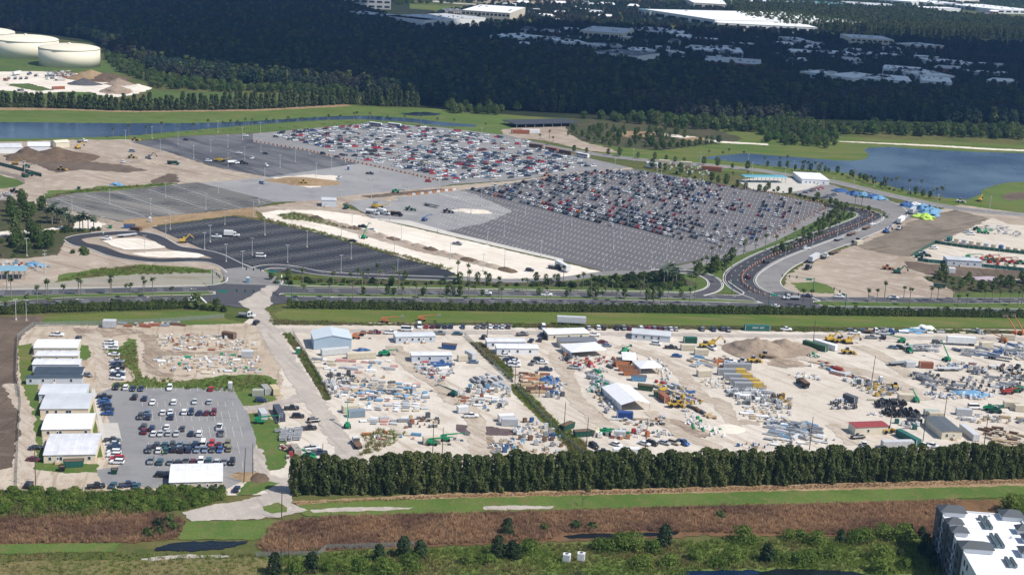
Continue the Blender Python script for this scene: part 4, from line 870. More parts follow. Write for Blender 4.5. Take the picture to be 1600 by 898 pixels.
gabled('office_trailer','cream narrow office trailer, second from the levee in the compound row','trailer',(56,567),(122,567),559,2.9,.25,M_cream,M_rwhite,'x',(),(.1,.5,.88),group=G,ribs=5)
gabled('office_trailer','pale blue-white office trailer just behind the dark-roofed trailers','trailer',(51,580.5),(124,580.5),571.5,2.9,.35,M_grey,M_rwhite,'x',(),(.2,.6),group=G,ribs=6)
gabled('office_trailer','dark-roofed office trailer with no wall showing, in the middle of the row','trailer',(53,594.5),(128,594.5),584,2.9,.4,M_grey,M_rdark,'x',(),(),group=G)
gabled('office_trailer','narrow pale blue office trailer with dark roof and dark windows','trailer',(41,601),(129,600.5),597,2.8,.15,M_grey,M_rdark,'x',(.5,),(.08,.3,.8),group=G)
gabled('office_trailer','grey office trailer with a row of dark windows, behind the tan ones','trailer',(61,627),(133,627),610,2.7,.35,M_grey,M_rgrey,'x',(),(.1,.36,.52,.9),group=G,ribs=6)
gabled('office_trailer','tan office trailer with weathered grey roof, third tan one from the bottom','trailer',(63,650.5),(138,650),625,2.8,.5,M_tan,M_rgrey,'x',(),(.15,.33,.56,.62),3,G,ribs=7)
gabled('office_trailer','tan office trailer with bright white roof, second tan one from the bottom','trailer',(65.5,683),(142,682),657,2.8,.6,M_tan,M_rwhite,'x',(.32,),(.13,.38,.9),4,G,ribs=7)
gabled('office_trailer','tan office trailer with white roof, nearest of the compound row beside the dumpsters','trailer',(68.5,724),(149.5,722.5),689,2.9,.8,M_tan,M_rwhite,'x',(.27,),(.12,.33,.88),5,G,ribs=7)
gabled('office_trailer','tan office trailer standing alone below the compound car park, behind bushes','trailer',(265,767),(347,765),737,2.9,.7,M_tan,M_rwhite,'x',(.24,.72),(.1,.32,.57,.88),3,G,ribs=7)
M_blue = ribbed('blue_grey_sheet',(0.38,0.47,0.55),.6)
M_bluer = ribbed('blue_grey_roof_sheet',(0.55,0.61,0.65),.6,1)
gabled('metal_shed','large blue-grey metal shed with a low gable roof by the street corner','shed',(490,546.5),(549,545.5),532,4.6,1.6,M_blue,M_bluer,'y',(),(),ribs=8)
# site cabins in the yard
def cabin(fl,fr,yb,label,wall,roof,h=2.9,ridge=.25,doors=(.3,),wins=(.15,.5,.8),grp='site cabins in the works yard',**k):
    return gabled('site_cabin',label,'cabin',fl,fr,yb,h,ridge,wall,roof,'x',doors,wins,group=grp,**k)
cabin(t10(872,545),t10(1118,538),t10(0,515)[1],'grey site cabin with two orange stair canopies beside the yard road',M_grey,M_rgrey,doors=(.28,.7),wins=(.1,.42,.58,.88))
cabin(t10(970,662),t10(1220,660),t10(0,637)[1],'long grey site cabin with white roof edge, in the middle of the materials yard',M_grey,M_rwhite,doors=(),wins=(.18,.45,.9))
cabin(t10(1440,575),t10(1680,575),t10(0,552)[1],'white site cabin behind another white one, beside the weedy fence line',M_white,M_rwhite,doors=())
cabin(t10(1500,615),t10(1760,618),t10(0,590)[1],'white site cabin with pale roof, in front of its white twin',M_white,M_rwhite)
cabin(t11(225,528),t11(480,520),t11(0,490)[1],'cream site cabin with white roof right next to the yard road',M_cream,M_rwhite,doors=())
cabin(t11(300,575),t11(530,572),t11(0,545)[1],'cream site cabin with dark grey roof, between white roof cabin and white tent',M_cream,flat('slate_roof',(.16,.17,.19),.7),doors=(),wins=(.2,.4,.9))
cabin(t11(745,520),t11(985,540),t11(0,497)[1],'grey gabled site cabin with a row of upright windows beside the yard road',M_grey,M_rgrey,ridge=.8,doors=(),wins=(.12,.32,.52,.7))
cabin(t16(540,320),t16(745,312),t16(0,285)[1],'cream workshop cabin with red and grey roof edge',M_cream,flat('red_roof',(.32,.06,.06),.6,var=.2),doors=(),wins=(.4,),h=3.2)
gabled('workshop','long dark-roofed workshop with pale walls running back from the tall screen','shed',t16(1080,345),t16(1205,345),t16(0,258)[1],3.2,.3,M_cream,flat('anthracite_roof',(.10,.115,.13),.6,var=.15),'y',(.6,),(.25,))
gabled('gatehouse','white flat-roofed gate building beside the lake road','building',t8(210,350),t8(380,358),t8(0,312)[1],3.8,.1,M_white,M_rwhite,'x',(.6,),(.15,.3,.45,.8))
gabled('equipment_store','grey long store building inside the green-fenced hire yard','building',t12(1115,60),t12(1330,72),t12(0,45)[1],3.6,.3,M_grey,M_rgrey,'x',(.4,),(.2,.6,.8))
gabled('plant_room','pair of pale grey utility boxes on the corner of the unfinished lot','hut',t6(410,492),t6(500,494),t6(0,475)[1],4.2,.05,M_grey,M_rgrey,'x',(.3,),())
for i,(a,b,lab) in enumerate((((0,160),(140,158),'white arched tent hall left of the soil heaps'),((175,150),(312,150),'white tent hall beside the soil heaps, right of its twin'),((350,128),(435,122),'small cream hut beyond the soil heaps, near the canal'))):
    gabled('tent_hall' if i < 2 else 'hut',lab,'tent' if i < 2 else 'hut',t5(*a),t5(*b),t5(0,128 - 8 * i)[1],4.0,1.2,M_white if i < 2 else M_cream,M_rwhite if i < 2 else M_cream,'x')
# open-sided tents
M_fab = flat('white_tent_fabric',(.70,.70,.71),.8,.1,var=.12)
def tent(corners,h,ridge,label,along='y',name='marquee'):
    c = [P(*q) for q in corners]; o = c[0]; t = c[1] - c[0]; L = t.length; rz = atan2(t.y,t.x); D = (c[2] - c[1]).length
    e = empty(name,(o.x,o.y,.1),rz,label,'tent')
    m = MB(); kk = .35
    if along == 'y':
        for x0,x1,z0,z1 in ((-kk,L / 2,h,h + ridge),(L / 2,L + kk,h + ridge,h)):
            m.hull([(x0,-kk,z0),(x1,-kk,z1),(x1,D + kk,z1),(x0,D + kk,z0)],[(x0,-kk,z0 + .04),(x1,-kk,z1 + .04),(x1,D + kk,z1 + .04),(x0,D + kk,z0 + .04)],M_fab)
    else:
        apex = (L / 2,D / 2,h + ridge); q = [(-kk,-kk,h),(L + kk,-kk,h),(L + kk,D + kk,h),(-kk,D + kk,h)]
        for i in range(4): m.quad([q[i],q[(i + 1) % 4],apex],M_fab)
        m.quad([(x,y,z - .03) for x,y,z in q],M_fab)
    m.obj('canopy',e)
    for x in (0,L):
        for y in [D * i / 3 for i in range(4)]:
            m = MB(); m.tube((x,y,0),(x,y,h),.06,M_steel); m.obj('post',e)
    m = MB(); m.box(.05,.12,.2,D - .2,.4,h - .25,M_fab); m.obj('side_wall',e)
    return e
tent([t15(680,175),t15(855,165),t15(740,55),t15(600,60)],3.0,1.6,'white gabled marquee with an open dark end, beside the blue container')
tent([t11(800,740),t11(930,735),t11(900,690),t11(770,690)],2.8,1.5,'white pointed canopy in front of the orange skips','c')
tent([t11(690,685),t11(770,690),t11(740,640),t11(650,640)],2.8,.6,'white canopy behind the orange skips','c')
tent([t11(370,640),t11(585,625),t11(575,575),t11(360,575)],2.9,1.4,'wide white frame tent in front of the cream cabin','c','frame_tent')
# ---- storage tanks
M_tank = flat('tank_concrete',(.74,.68,.54),.8,.2,var=.06,scale=.04)
for i,(px,pyb,w,lab) in enumerate(((109,104,95,'large cream domed water tank, nearest and rightmost of the three'),(41,90,102,'large cream domed water tank, middle of the three'),(-28,78,104,'large cream domed water tank cut by the left edge'))):
    c = P(px,pyb - 2); s = 1.0 / (P(px + 1,pyb - 2) - P(px,pyb - 2)).length; R0 = w / 2 / s; hh = 27.0 / s; e = empty('water_tank',(c.x,c.y,0),0,lab,'tank','cream water tanks')
    n = 64; m = MB(); m.hull([(R0 * cos(2 * pi * k / n),R0 * sin(2 * pi * k / n),0) for k in range(n)],[(R0 * cos(2 * pi * k / n),R0 * sin(2 * pi * k / n),hh) for k in range(n)],M_tank); ob = m.obj('tank_wall',e)
    for f in ob.data.polygons: f.use_smooth = len(f.vertices) == 4
    m = MB(); rings = 8; prev = None
    for j in range(rings + 1):
        a = j / rings; rr = (R0 + .4) * cos(a * pi / 2 * .98); z = hh + .05 + hh * .24 * sin(a * pi / 2)
        ring = [(rr * cos(2 * pi * k / n),rr * sin(2 * pi * k / n),z) for k in range(n)]
        if prev: m.hull(prev,ring,M_tank,cap=(j == rings),bottom=(j == 1))
        prev = ring
    ob = m.obj('dome',e)
    for f in ob.data.polygons: f.use_smooth = True
    m = MB(); m.tube((0,0,hh * 1.23),(0,0,hh * 1.23 + 2),1.5,M_tank,10); m.obj('vent',e)
# ---- far buildings
FW = [flat('far_white_wall',(.68,.68,.66),.7,var=.06,scale=.02),flat('far_cream_wall',(.58,.52,.42),.7,var=.06,scale=.02),flat('far_brick_wall',(.32,.15,.11),.8,var=.1,scale=.02),flat('far_grey_wall',(.42,.42,.41),.7,var=.06,scale=.02)]
FR = [flat('far_white_roof',(.86,.86,.86),.6,var=.06,scale=.02),flat('far_grey_roof',(.55,.56,.57),.6,var=.1,scale=.02),flat('far_teal_roof',(.10,.33,.38),.5,var=.1,scale=.02),flat('far_dark_roof',(.12,.12,.14),.7,var=.1,scale=.02)]
def far(fl,fr,yb,h,wall,roof,label,rows=1,cols=8,name='far_building',units=5):
    A,B = P(*fl),P(*fr); t = B - A; L = t.length; D = max(15,P((fl[0] + fr[0]) / 2,yb).y - (A.y + B.y) / 2); rz = atan2(t.y,t.x)
    e = empty(name,(A.x,A.y,0),rz,label,'building','far business park buildings')
    m = MB(); m.box(0,L,0,D,0,h,FW[wall]); m.obj('wall',e)
    m = MB(); m.box(-.3,L + .3,-.3,D + .3,h + .01,h + .5,FW[wall]); m.box(.4,L - .4,.4,D - .4,h + .52,h + .7,FR[roof]); r = m.obj('roof',e)
    rr = random.Random(len(label) + int(fl[0]))
    for k in range(units):
        x,y = rr.uniform(.08,.92) * L,rr.uniform(.15,.85) * D; m = MB(); q = rr.uniform(1,2.4); m.box(x - q,x + q,y - q,y + q,h + .71,h + 2.2,FW[3]); m.obj('roof_unit',r)
    for j in range(rows):
        z = h * (j + .32) / rows; hh = h / rows * .42
        for i in range(cols):
            x = L * (i + .5) / cols; ww = L / cols * .34
            m = MB(); m.box(x - ww,x + ww,-.15,.0,z,z + hh,M_glass); m.obj('window',e)
    return e
far(t2(790,150),t2(1050,180),t2(0,118)[1],13,0,1,'wide white warehouse with pale grey roof, nearest the forest edge',1,3,units=12)
far(t2(1050,182),t2(1150,178),t2(0,130)[1],13,0,1,'white end block of the wide warehouse beyond the forest',1,2)
far(t2(555,50),t2(840,62),t2(0,20)[1],26,3,3,'grey three-storey office block with long window bands at the top edge',3,6)
far(t2(1280,130),t2(1580,150),t2(0,95)[1],18,1,0,'cream resort building with stepped roofs left of the highway',2,12)
far(t2(1180,105),t2(1290,110),t2(0,92)[1],10,1,3,'low dark-roofed arcade left of the cream resort building',1,8)
far(t3(510,395),t3(780,425),t3(0,380)[1],15,0,3,'white two-storey office with a dark roof standing in the forest',2,12)
far(t3(300,300),t3(470,305),t3(0,282)[1],8,0,0,'low white warehouse left of the white forest office',1,8)
far(t3(40,275),t3(190,260),t3(0,250)[1],8,0,0,'low white warehouse at the left end of the business park',1,8)
far(t3(190,275),t3(310,285),t3(0,262)[1],7,3,1,'low grey unit between two white warehouses',1,6)
far(t3(420,240),t3(690,260),t3(0,215)[1],12,1,1,'long cream building right of the tall street lamps',1,10)
far(t3(520,315),t3(740,320),t3(0,300)[1],6,3,1,'low grey warehouse behind the white forest office',1,8)
far(t3(740,345),t3(900,350),t3(0,330)[1],7,0,0,'small white unit right of the white forest office',1,5)
far(t3(990,355),t3(1080,358),t3(0,343)[1],6,0,0,'tiny white unit in the trees of the business park',1,4)
far(t3(1120,340),t3(1440,360),t3(0,322)[1],7,0,0,'long low white warehouse with an uneven roofline',1,10)
far(t3(1195,430),t3(1550,455),t3(0,408)[1],10,2,1,'long brick office with grey roof in the cloud shadow',1,14)
far(t3(820,110),t3(1260,180),t3(0,75)[1],16,0,0,'huge bright white flat-roofed exhibition hall',1,6,units=14)
far(t3(1280,185),t3(1900,215),t3(0,165)[1],12,0,0,'long white roofed wing right of the exhibition hall',1,10,units=10)
far(t3(1130,58),t3(1440,75),t3(0,40)[1],14,1,0,'bright white roofed hall at the top edge, behind the exhibition hall',1,5)
far(t3(785,100),t3(855,118),t3(0,95)[1],14,3,2,'teal-roofed entrance block of the exhibition hall',1,3)
far(t3(700,200),t3(900,225),t3(0,190)[1],6,1,1,'long low cream shed below the exhibition hall',1,8)
far(t4(195,485),t4(300,500),t4(0,470)[1],8,0,0,'white warehouse end showing left of the long office row',1,3)
far(t4(340,515),t4(520,540),t4(0,492)[1],10,0,0,'white flex office with dark doors, left in the long row',1,6)
far(t4(570,535),t4(690,548),t4(0,515)[1],10,0,0,'white flex office half hidden by trees, mid row',1,5)
far(t4(700,548),t4(890,562),t4(0,522)[1],10,0,0,'white flex office at the right end of the long row',1,5)
far(t4(950,570),t4(1140,585),t4(0,545)[1],13,0,0,'white two-storey flex office with two dark glass bays',1,5)
far(t4(710,470),t4(960,490),t4(0,455)[1],9,0,0,'long white warehouse behind the flex offices',1,6)
far(t4(950,515),t4(1160,520),t4(0,482)[1],9,0,0,'white warehouse roof with many vents at the right',1,6,units=12)
far(t4(510,290),t4(780,305),t4(0,275)[1],14,1,1,'cream stepped office in shadow below the olive forest',2,8)
far(t4(780,305),t4(940,325),t4(0,295)[1],9,1,1,'cream low wing right of the stepped office',1,8)
for x0,x1,y in ((370,450,355),(455,540,360),(545,600,368),(605,680,362)):
    far(t4(x0,y),t4(x1,y + 4),t4(0,y - 12)[1],6,0,0,'small white roofed villa, %s in the left cluster' % {370: 'leftmost',455: 'second',545: 'third',605: 'rightmost'}[x0],1,4,'villa',1)
for x0,x1,y in ((1000,1090,405),(1100,1190,412),(1195,1290,420)):
    far(t4(x0,y),t4(x1,y + 4),t4(0,y - 13)[1],6,0,0,'small white roofed villa, %s in the right cluster' % {1000: 'leftmost',1100: 'middle',1195: 'rightmost'}[x0],1,4,'villa',1)
far(t4(550,60),t4(870,78),t4(0,45)[1],9,1,1,'long cream building sunlit above the olive forest',1,10)
far(t4(690,30),t4(890,45),t4(0,10)[1],14,0,0,'tall white block at the top edge above the cream building',1,5)
far(t4(880,60),t4(965,70),t4(0,50)[1],8,0,0,'small white shed right of the long cream building',1,3)
far(t4(1030,45),t4(1240,52),t4(0,28)[1],10,0,0,'white roofed hall at the top right',1,6)
far(t4(1180,28),t4(1315,25),t4(0,10)[1],10,1,0,'cream hall at the top right behind the white one',1,4)
far(t4(1430,85),t4(1700,92),t4(0,65)[1],10,0,0,'bright white roofed hall at the right edge',1,6)
far(t4(0,45),t4(390,50),t4(0,32)[1],6,0,1,'long low grey roofed strip at the top, left of the teal roof',1,10)
far(t4(395,48),t4(550,50),t4(0,36)[1],7,0,2,'low teal roofed building at the top edge',1,6)
far(t4(1215,120),t4(1310,132),t4(0,112)[1],6,0,0,'small white shed at the right above the olive forest',1,3)
far(t4(170,290),t4(290,295),t4(0,268)[1],8,1,1,'beige low building at the left of the shaded business park',1,5)
far(t1(865,25),t1(970,38),t1(0,14)[1],10,0,0,'tiny white building in the forest at the top left',1,4)
def town(poly,sp,what,seed):
    r = random.Random(seed); q = sorted(sample(poly,sp,r))
    for i,(x,y) in enumerate(q):
        Lx,Dy,h = r.uniform(14,42),r.uniform(12,24),r.uniform(4,8); e = empty('far_house',(x,y,0),r.uniform(-.25,.1),'low far building %s, %s from the left' % (what,ordinal(i + 1)),'building','low far buildings ' + what)
        m = MB(); m.box(-Lx / 2,Lx / 2,-Dy / 2,Dy / 2,0,h,FW[r.choice((0,0,1,1,3,2))]); m.obj('wall',e)
        m = MB(); R_ = FR[r.choice((0,0,0,1,1,3))]; k = r.choice((0,1.6)); m.hull([(-Lx / 2 - .4,-Dy / 2 - .4,h + .01),(Lx / 2 + .4,-Dy / 2 - .4,h + .01),(Lx / 2 + .4,Dy / 2 + .4,h + .01),(-Lx / 2 - .4,Dy / 2 + .4,h + .01)],[(-Lx / 2 + k * 3,-Dy / 2 + k * 5,h + .5 + k * 2),(Lx / 2 - k * 3,-Dy / 2 + k * 5,h + .5 + k * 2),(Lx / 2 - k * 3,Dy / 2 - k * 5,h + .5 + k * 2),(-Lx / 2 + k * 3,Dy / 2 - k * 5,h + .5 + k * 2)],R_); m.obj('roof',e)
        for j in range(3): m = MB(); m.box(-Lx / 2 + Lx * (j + .3) / 3,-Lx / 2 + Lx * (j + .7) / 3,-Dy / 2 - .12,-Dy / 2 - .01,h * .3,h * .75,M_glass); m.obj('window',e)
town([(760,62),(860,45),(1000,45),(1180,62),(1400,80),(1590,105),(1590,140),(1420,110),(1200,100),(1000,85),(800,76)],85,'in the shaded business park',3)
town([(760,8),(900,4),(1000,8),(1000,30),(900,40),(800,26)],95,'beside the highway',4)
town([(1120,2),(1200,2),(1590,22),(1590,38),(1400,14),(1150,10)],120,'along the top edge at right',5)
town([(100,1),(420,1),(420,7),(100,7)],150,'in the woods along the top edge at left',6)
M_hwy = ground_mat('highway_concrete',[(0.42,0.39,0.34),(0.46,0.43,0.38),(0.38,0.35,0.3)],(0.01,0.05,.3))
road('highway',[(600,-12),(680,3),(760,9),(830,20),(880,29),(930,37)],34,M_hwy,.5,(0,0))
patch('highway_field',[(640,6),(760,14),(860,32),(800,36),(700,18),(640,14)],M_berm,.1)
patch('bare_field',[(680,-15),(900,-10),(900,12),(780,8),(700,0)],M_works,.1)
for i,q in enumerate([(t2(1380,20),t2(1600,60)),]):
    pass
# ---- apartment block, bottom right
M_ap = flat('apartment_render',(.66,.67,.68),.8,var=.05,scale=.3)
M_apd = flat('apartment_dark_cladding',(.10,.11,.12),.8,var=.1,scale=.3)
M_memb = flat('white_roof_membrane',(.80,.80,.81),.7,.2,var=.12,scale=.25)
M_shing = ribbed('charcoal_shingle',(.075,.085,.095),.35,1)
ZR = 13.5
def apart():
    q = [P(1467,797,ZR),P(1524,898,ZR),P(1588,802,ZR)]; o = q[0].copy(); o.z = 0
    dn = (q[1] - q[0]).normalized(); ux = Vector((-dn.y,dn.x,0)); L = (q[2] - q[0]).dot(ux); rz = atan2(ux.y,ux.x); D = 52.0
    e = empty('apartment_building',(o.x,o.y,0),rz,'white flat-roofed apartment building with charcoal hip roofs at its corners, bottom right','building')
    m = MB(); m.box(0,L,-D,0,0,ZR - .25,M_ap); m.obj('wall',e)
    m = MB(); m.box(.35,L - .35,-D + .35,-.35,ZR - .24,ZR,M_memb); rf = m.obj('roof',e)
    for x0,x1,y0,y1 in ((0,.34,-D,0),(L - .34,L,-D,0),(.35,L - .35,-.34,0)):
        m = MB(); m.box(x0,x1,y0,y1,ZR - .24,ZR + .55,M_ap); m.obj('parapet',e)
    hips = [(-.8,7.5,-4.8,.8),(-.8,4.6,-13.5,-9.3),(-.8,4.6,-19.5,-15.3),(-.8,9.0,-30.5,-24.8),(L - 6.5,L + .8,-4.8,.8),(L - 4.6,L + .8,-14.5,-10.3),(L - 4.6,L + .8,-20.8,-16.6),(L - 8,L + .8,-31,-25.5)]
    for x0,x1,y0,y1 in hips:
        m = MB(); m.box(x0 + .5,x1 - .5,y0 + .5,y1 - .5,ZR + .01,ZR + 1.5,M_ap); t = m.obj('turret_wall',e)
        m = MB(); w,dd = x1 - x0,y1 - y0; k = min(w,dd) / 2 * .98
        b = [(x0,y0,ZR + 1.51),(x1,y0,ZR + 1.51),(x1,y1,ZR + 1.51),(x0,y1,ZR + 1.51)]
        tp = [(x0 + k,y0 + k,ZR + 3.0),(x1 - k,y0 + k,ZR + 3.0),(x1 - k,y1 - k,ZR + 3.0),(x0 + k,y1 - k,ZR + 3.0)]
        m.hull(b,tp,M_shing); m.obj('hip_roof',e)
    # projecting bays and windows on the left side
    for x0,y0,y1 in ((-.78,-4.4,.4),(-.78,-13.1,-9.7),(-.78,-19.1,-15.7),(-.78,-30,-25.2)):
        m = MB(); m.box(x0,-.002,y0,y1,0,ZR + 1.5,M_apd); b = m.obj('bay',e)
        for fl in range(4):
            m = MB(); m.box(x0 - .05,x0 - .002,(y0 + y1) / 2 - .8,(y0 + y1) / 2 + .8,1 + fl * 3.3,2.7 + fl * 3.3,M_glass); m.obj('window',b)
    for y in (-6.5,-8.4,-14.4,-21.5,-23.3,-33,-36):
        for fl in range(4):
            m = MB(); m.box(-.06,-.002,y - .6,y + .6,1 + fl * 3.3,2.7 + fl * 3.3,M_glass); m.obj('window',e)
    for fl in range(4):
        m = MB(); m.box(-1.3,-.01,-9.2,-5.6,.4 + fl * 3.3,.55 + fl * 3.3,M_ap); bb = m.obj('balcony',e)
        m = MB(); m.box(-1.3,-1.24,-9.2,-5.6,.56 + fl * 3.3,1.6 + fl * 3.3,M_dsteel); m.obj('railing',bb)
        m = MB(); m.box(-1.3,-.01,-24.4,-20.4,.4 + fl * 3.3,.55 + fl * 3.3,M_ap); bb = m.obj('balcony',e)
        m = MB(); m.box(-1.3,-1.24,-24.4,-20.4,.56 + fl * 3.3,1.6 + fl * 3.3,M_dsteel); m.obj('railing',bb)
    # rooftop air-conditioning units: countable, each its own part
    M_ac = flat('condenser_green_grey',(.16,.22,.24),.6,var=.15)
    M_fan = flat('condenser_fan',(.05,.06,.065),.6)
    mb = MB(); mb.box(-.42,.42,-.42,.42,.25,1.15,M_ac); body = fixed(mb,'condenser')
    mb = MB(); mb.tube((0,0,1.152),(0,0,1.2),.34,M_fan,10); fan = fixed(mb,'fan')
    cx = L * .5
    for y0,n in ((-4.2,2),(-7.2,5),(-17,5),(-22.5,3),(-33,5)):
        for i in range(n):
            for s in (-.75,.75):
                a = link('condenser',body,e); a.location = (cx + s,y0 - i * 1.15,ZR); f = link('fan',fan,a)
        m = MB(); m.box(cx - 1.7,cx - 1.5,y0 - n * 1.15 + .6,y0 + .6,ZR + .05,ZR + .2,M_steel); m.obj('pipe_run',e)
        for i in range(n): 
            m = MB(); m.tube((cx - 1.6,y0 - i * 1.15,ZR + .2),(cx - .9,y0 - i * 1.15,ZR + .5),.05,M_dsteel,5); m.obj('pipe',e)
    for x,y in ((L * .62,-2),(L - 1.8,-8.2),(L * .72,-17)):
        m = MB(); m.tube((x,y,ZR),(x,y,ZR + .8),.45,M_memb,10,.35); m.obj('roof_vent',e)
apart()
# ================================================================ lamp posts, palms, poles
M_pole = flat('pole_grey',(.50,.50,.49),.6,.3,var=.1)
M_woodpole = flat('weathered_pole',(.11,.085,.06),.9,.1,var=.2,scale=2)
M_teal = flat('mast_green',(.03,.17,.15),.5,.3,var=.1)
M_sign = flat('sign_green',(.02,.30,.20),.5,.3,var=.05)
def lampkind(h,arms):
    m = MB(); m.tube((0,0,0),(0,0,h),.16,M_pole,6,.10); m.box(-.35,.35,-.35,.35,0,.8,M_pave)
    a = fixed(m,'pole'); m = MB(); m.box(-1.0,-.25,-.22,.22,h - .15,h + .02,M_pole); h1 = fixed(m,'lamp_head'); m = MB(); m.box(.25,1.0,-.22,.22,h - .15,h + .02,M_pole); h2 = fixed(m,'lamp_head')
    m = MB(); m.bar((-.4,0,h - .06),(.4,0,h - .06),.08,.08,M_pole); br = fixed(m,'bracket')
    return Kind('lamp_post','lamp post',[('pole',a,[]),('bracket',br,[]),('lamp_head',h1,[]),('lamp_head',h2,[])][:3 + (arms > 1)])
LAMP = lampkind(9.6,2); LAMPT = lampkind(11.0,2)
def lamps(lst,tf,where,kind=LAMP):
    pts = sorted(tf(*q) for q in lst)
    for i,q in enumerate(pts):
        kind.put(P(*q),rnd.uniform(-.2,.2) + pi / 4 * rnd.randrange(2),'pale lamp post %s, %s from left' % (where,ordinal(i + 1)),'lamp posts ' + where)
lamps([(1110,105),(948,68),(783,92),(1000,150),(1207,190),(1314,152),(1420,120),(1512,75),(1525,200),(1358,30),(1422,240)],t5,'at the patchy car park below the canal')
lamps([(30,150),(150,250),(55,300),(245,215),(375,305),(470,260),(335,165),(28,40),(122,115),(212,90)],t6,'between the patchy and the full car park')
lamps([(705,325),(615,365),(950,375),(1140,415),(1070,470),(530,480),(720,440),(18,470)],t6,'on the unfinished stone lot')
lamps([(310,75),(425,130),(557,215),(640,165),(785,270),(865,215),(712,130),(600,60),(500,130),(935,175),(1020,310),(1100,250),(1162,200),(1065,110),(790,80),(1290,160),(1380,250),(1460,215),(1338,330),(1532,360),(1405,70)],t6,'among the cars of the full car park')
lamps([(684,475),(1033,437),(1362,408),(940,540),(1283,505),(1580,555),(450,530),(1115,330)],t5,'in the dusty striped car park')
lamps([(1062,635),(1402,605),(1034,680),(1310,712),(1276,760),(1572,795),(1410,835),(1512,880)],t5,'at the left end of the new black car park')
lamps([(55,670),(318,745),(592,820),(197,840),(530,905),(882,905),(224,615),(598,640),(532,695),(905,710),(862,780),(1210,820),(1548,870),(1415,895)],t6,'between the new black car park and the sand road')
lamps([(835,575),(1132,650),(1258,600),(1340,535),(1402,485),(1442,730),(1545,675),(1470,430),(980,505)],t6,'at the empty end of the striped car park')
lamps([(82,540),(22,610),(178,805),(318,670),(258,745),(630,755),(675,685),(570,895),(868,880),(962,820),(990,755),(370,610),(1032,660)],t7,'on the empty half of the striped car park')
lamps([(145,490),(195,400),(298,330),(252,370),(472,490),(520,430),(558,380),(602,330),(425,560),(722,590),(760,540),(797,500),(834,435),(868,390),(900,340),(930,300),(1058,620),(1090,550),(1112,505),(1148,450),(1168,400),(1356,745),(1372,680),(1396,610),(1412,545),(1438,480),(1452,410),(640,270)],t7,'among the cars of the striped car park')
lamps([(104,835),(275,745),(430,690),(560,640),(700,600),(625,495),(762,545),(872,465),(655,405),(535,345),(402,390),(305,300),(156,280),(105,320),(1053,500),(160,480),(1380,510)],t8,'along the curving entrance road')
lamps([(1173,225),(1470,235),(1190,345),(1495,290),(755,205),(487,180)],t7,'by the toll plaza')
lamps([(280,105),(165,405),(100,400)],t9,'in front of the garden')
lamps([(80,520),(277,435),(154,295),(235,480),(643,660),(168,800),(903,780),(282,880)],t5,'around the loop drive and works')
# ---- palms
def palm(h,r,n,mat,L,droop,seed):
    q = random.Random(seed); m = MB(); m.tube((0,0,-.1),(q.uniform(-.15,.15),q.uniform(-.15,.15),h),r,M_ptrunk,6,r * .75); tr = fixed(m,'trunk')
    m = MB()
    for i in range(n):
        a = 2 * pi * i / n + q.uniform(-.25,.25); el = q.uniform(-.5,1.1); p = Vector((0,0,h)); d = Vector((cos(a) * cos(el),sin(a) * cos(el),sin(el))); s = Vector((-sin(a),cos(a),0)); w = L * .17; k = 4
        prev = (p - s * .05,p + s * .05)
        for j in range(1,k + 1):
            d = (d + Vector((0,0,-droop))).normalized(); p = p + d * L / k; ww = w * (1 if j < k else .15)
            cur = (p - s * ww - Vector((0,0,ww * .5)),p + s * ww - Vector((0,0,ww * .5))); c0 = p
            m.quad([prev[0],prev[1],cur[1],cur[0]],mat); prev = cur
    return Kind('palm_tree','palm tree',[('trunk',tr,[]),('crown',m.mesh('crown'),[])])
SABAL = [palm(7.2 + .6 * i,.2,26,L_palm,1.75,.38,200 + i) for i in range(4)]
DATE = [palm(6.8 + .5 * i,.3,30,L_date,3.0,.30,210 + i) for i in range(3)]
SMALLP = [palm(2.2 + .5 * i,.22,18,L_palm,2.0,.3,220 + i) for i in range(3)]
def palms(lst,tf,where,kinds=SABAL,sc=1.0):
    for i,q in enumerate(sorted(tf(*q) for q in lst)):
        kinds[rnd.randrange(len(kinds))].put(P(*q),rnd.random() * 6,'palm tree %s, %s from the left' % (where,ordinal(i + 1)),'palms ' + where,scale=sc * rnd.uniform(.88,1.12))
palms([(44,215),(72,270),(287,250),(298,250),(490,248),(504,248),(687,245),(697,245),(892,238),(903,238),(787,265),(953,262),(232,305),(398,298),(815,290),(1070,285)],t9,'in the median left of the junction')
palms([(38,320),(150,315),(312,310),(168,265)],t9,'with a low crown beside the left hedge',SMALLP)
palms([(297,265),(455,265),(603,262),(755,258),(912,275),(1062,270),(1215,268),(1362,270),(1325,255),(1515,262),(1530,278),(995,285)],t10,'in the median right of the junction')
palms([(292,190),(480,190),(590,190),(662,195),(770,190),(890,198),(955,250),(1148,248),(855,160),(755,150),(1255,140),(1325,210),(1425,205),(1512,235),(1320,160),(635,170),(700,165)],t10,'on the verge below the new black car park')
palms([(65,215),(90,230),(232,220),(320,165),(408,220),(440,210),(492,200),(587,222),(622,245),(260,200),(820,210),(800,260),(970,275),(1110,215),(1145,190),(1135,280)],t11,'on the verge below the striped car park')
palms([(215,300),(360,290),(505,300),(560,305),(652,285),(698,300),(840,305),(880,300),(925,305),(1105,300),(578,280)],t11,'in the median below the slip road')
palms([(945,180),(965,175),(1000,175),(1022,170),(985,150)],t11,'with a broad crown beside the slip road',DATE,1.1)
palms([(1155,105),(1180,95),(1210,80),(1270,80),(1310,170),(1325,140),(1370,70),(1440,20),(1130,130),(1240,40),(1290,30)],t11,'on the bank inside the entrance curve')
palms([(45,770),(105,745),(158,720),(215,700),(272,680),(325,655),(375,640),(432,590),(430,560),(460,560),(415,545),(350,560),(370,540),(540,500),(580,510),(480,540),(395,600)],t8,'along the inside of the entrance road')
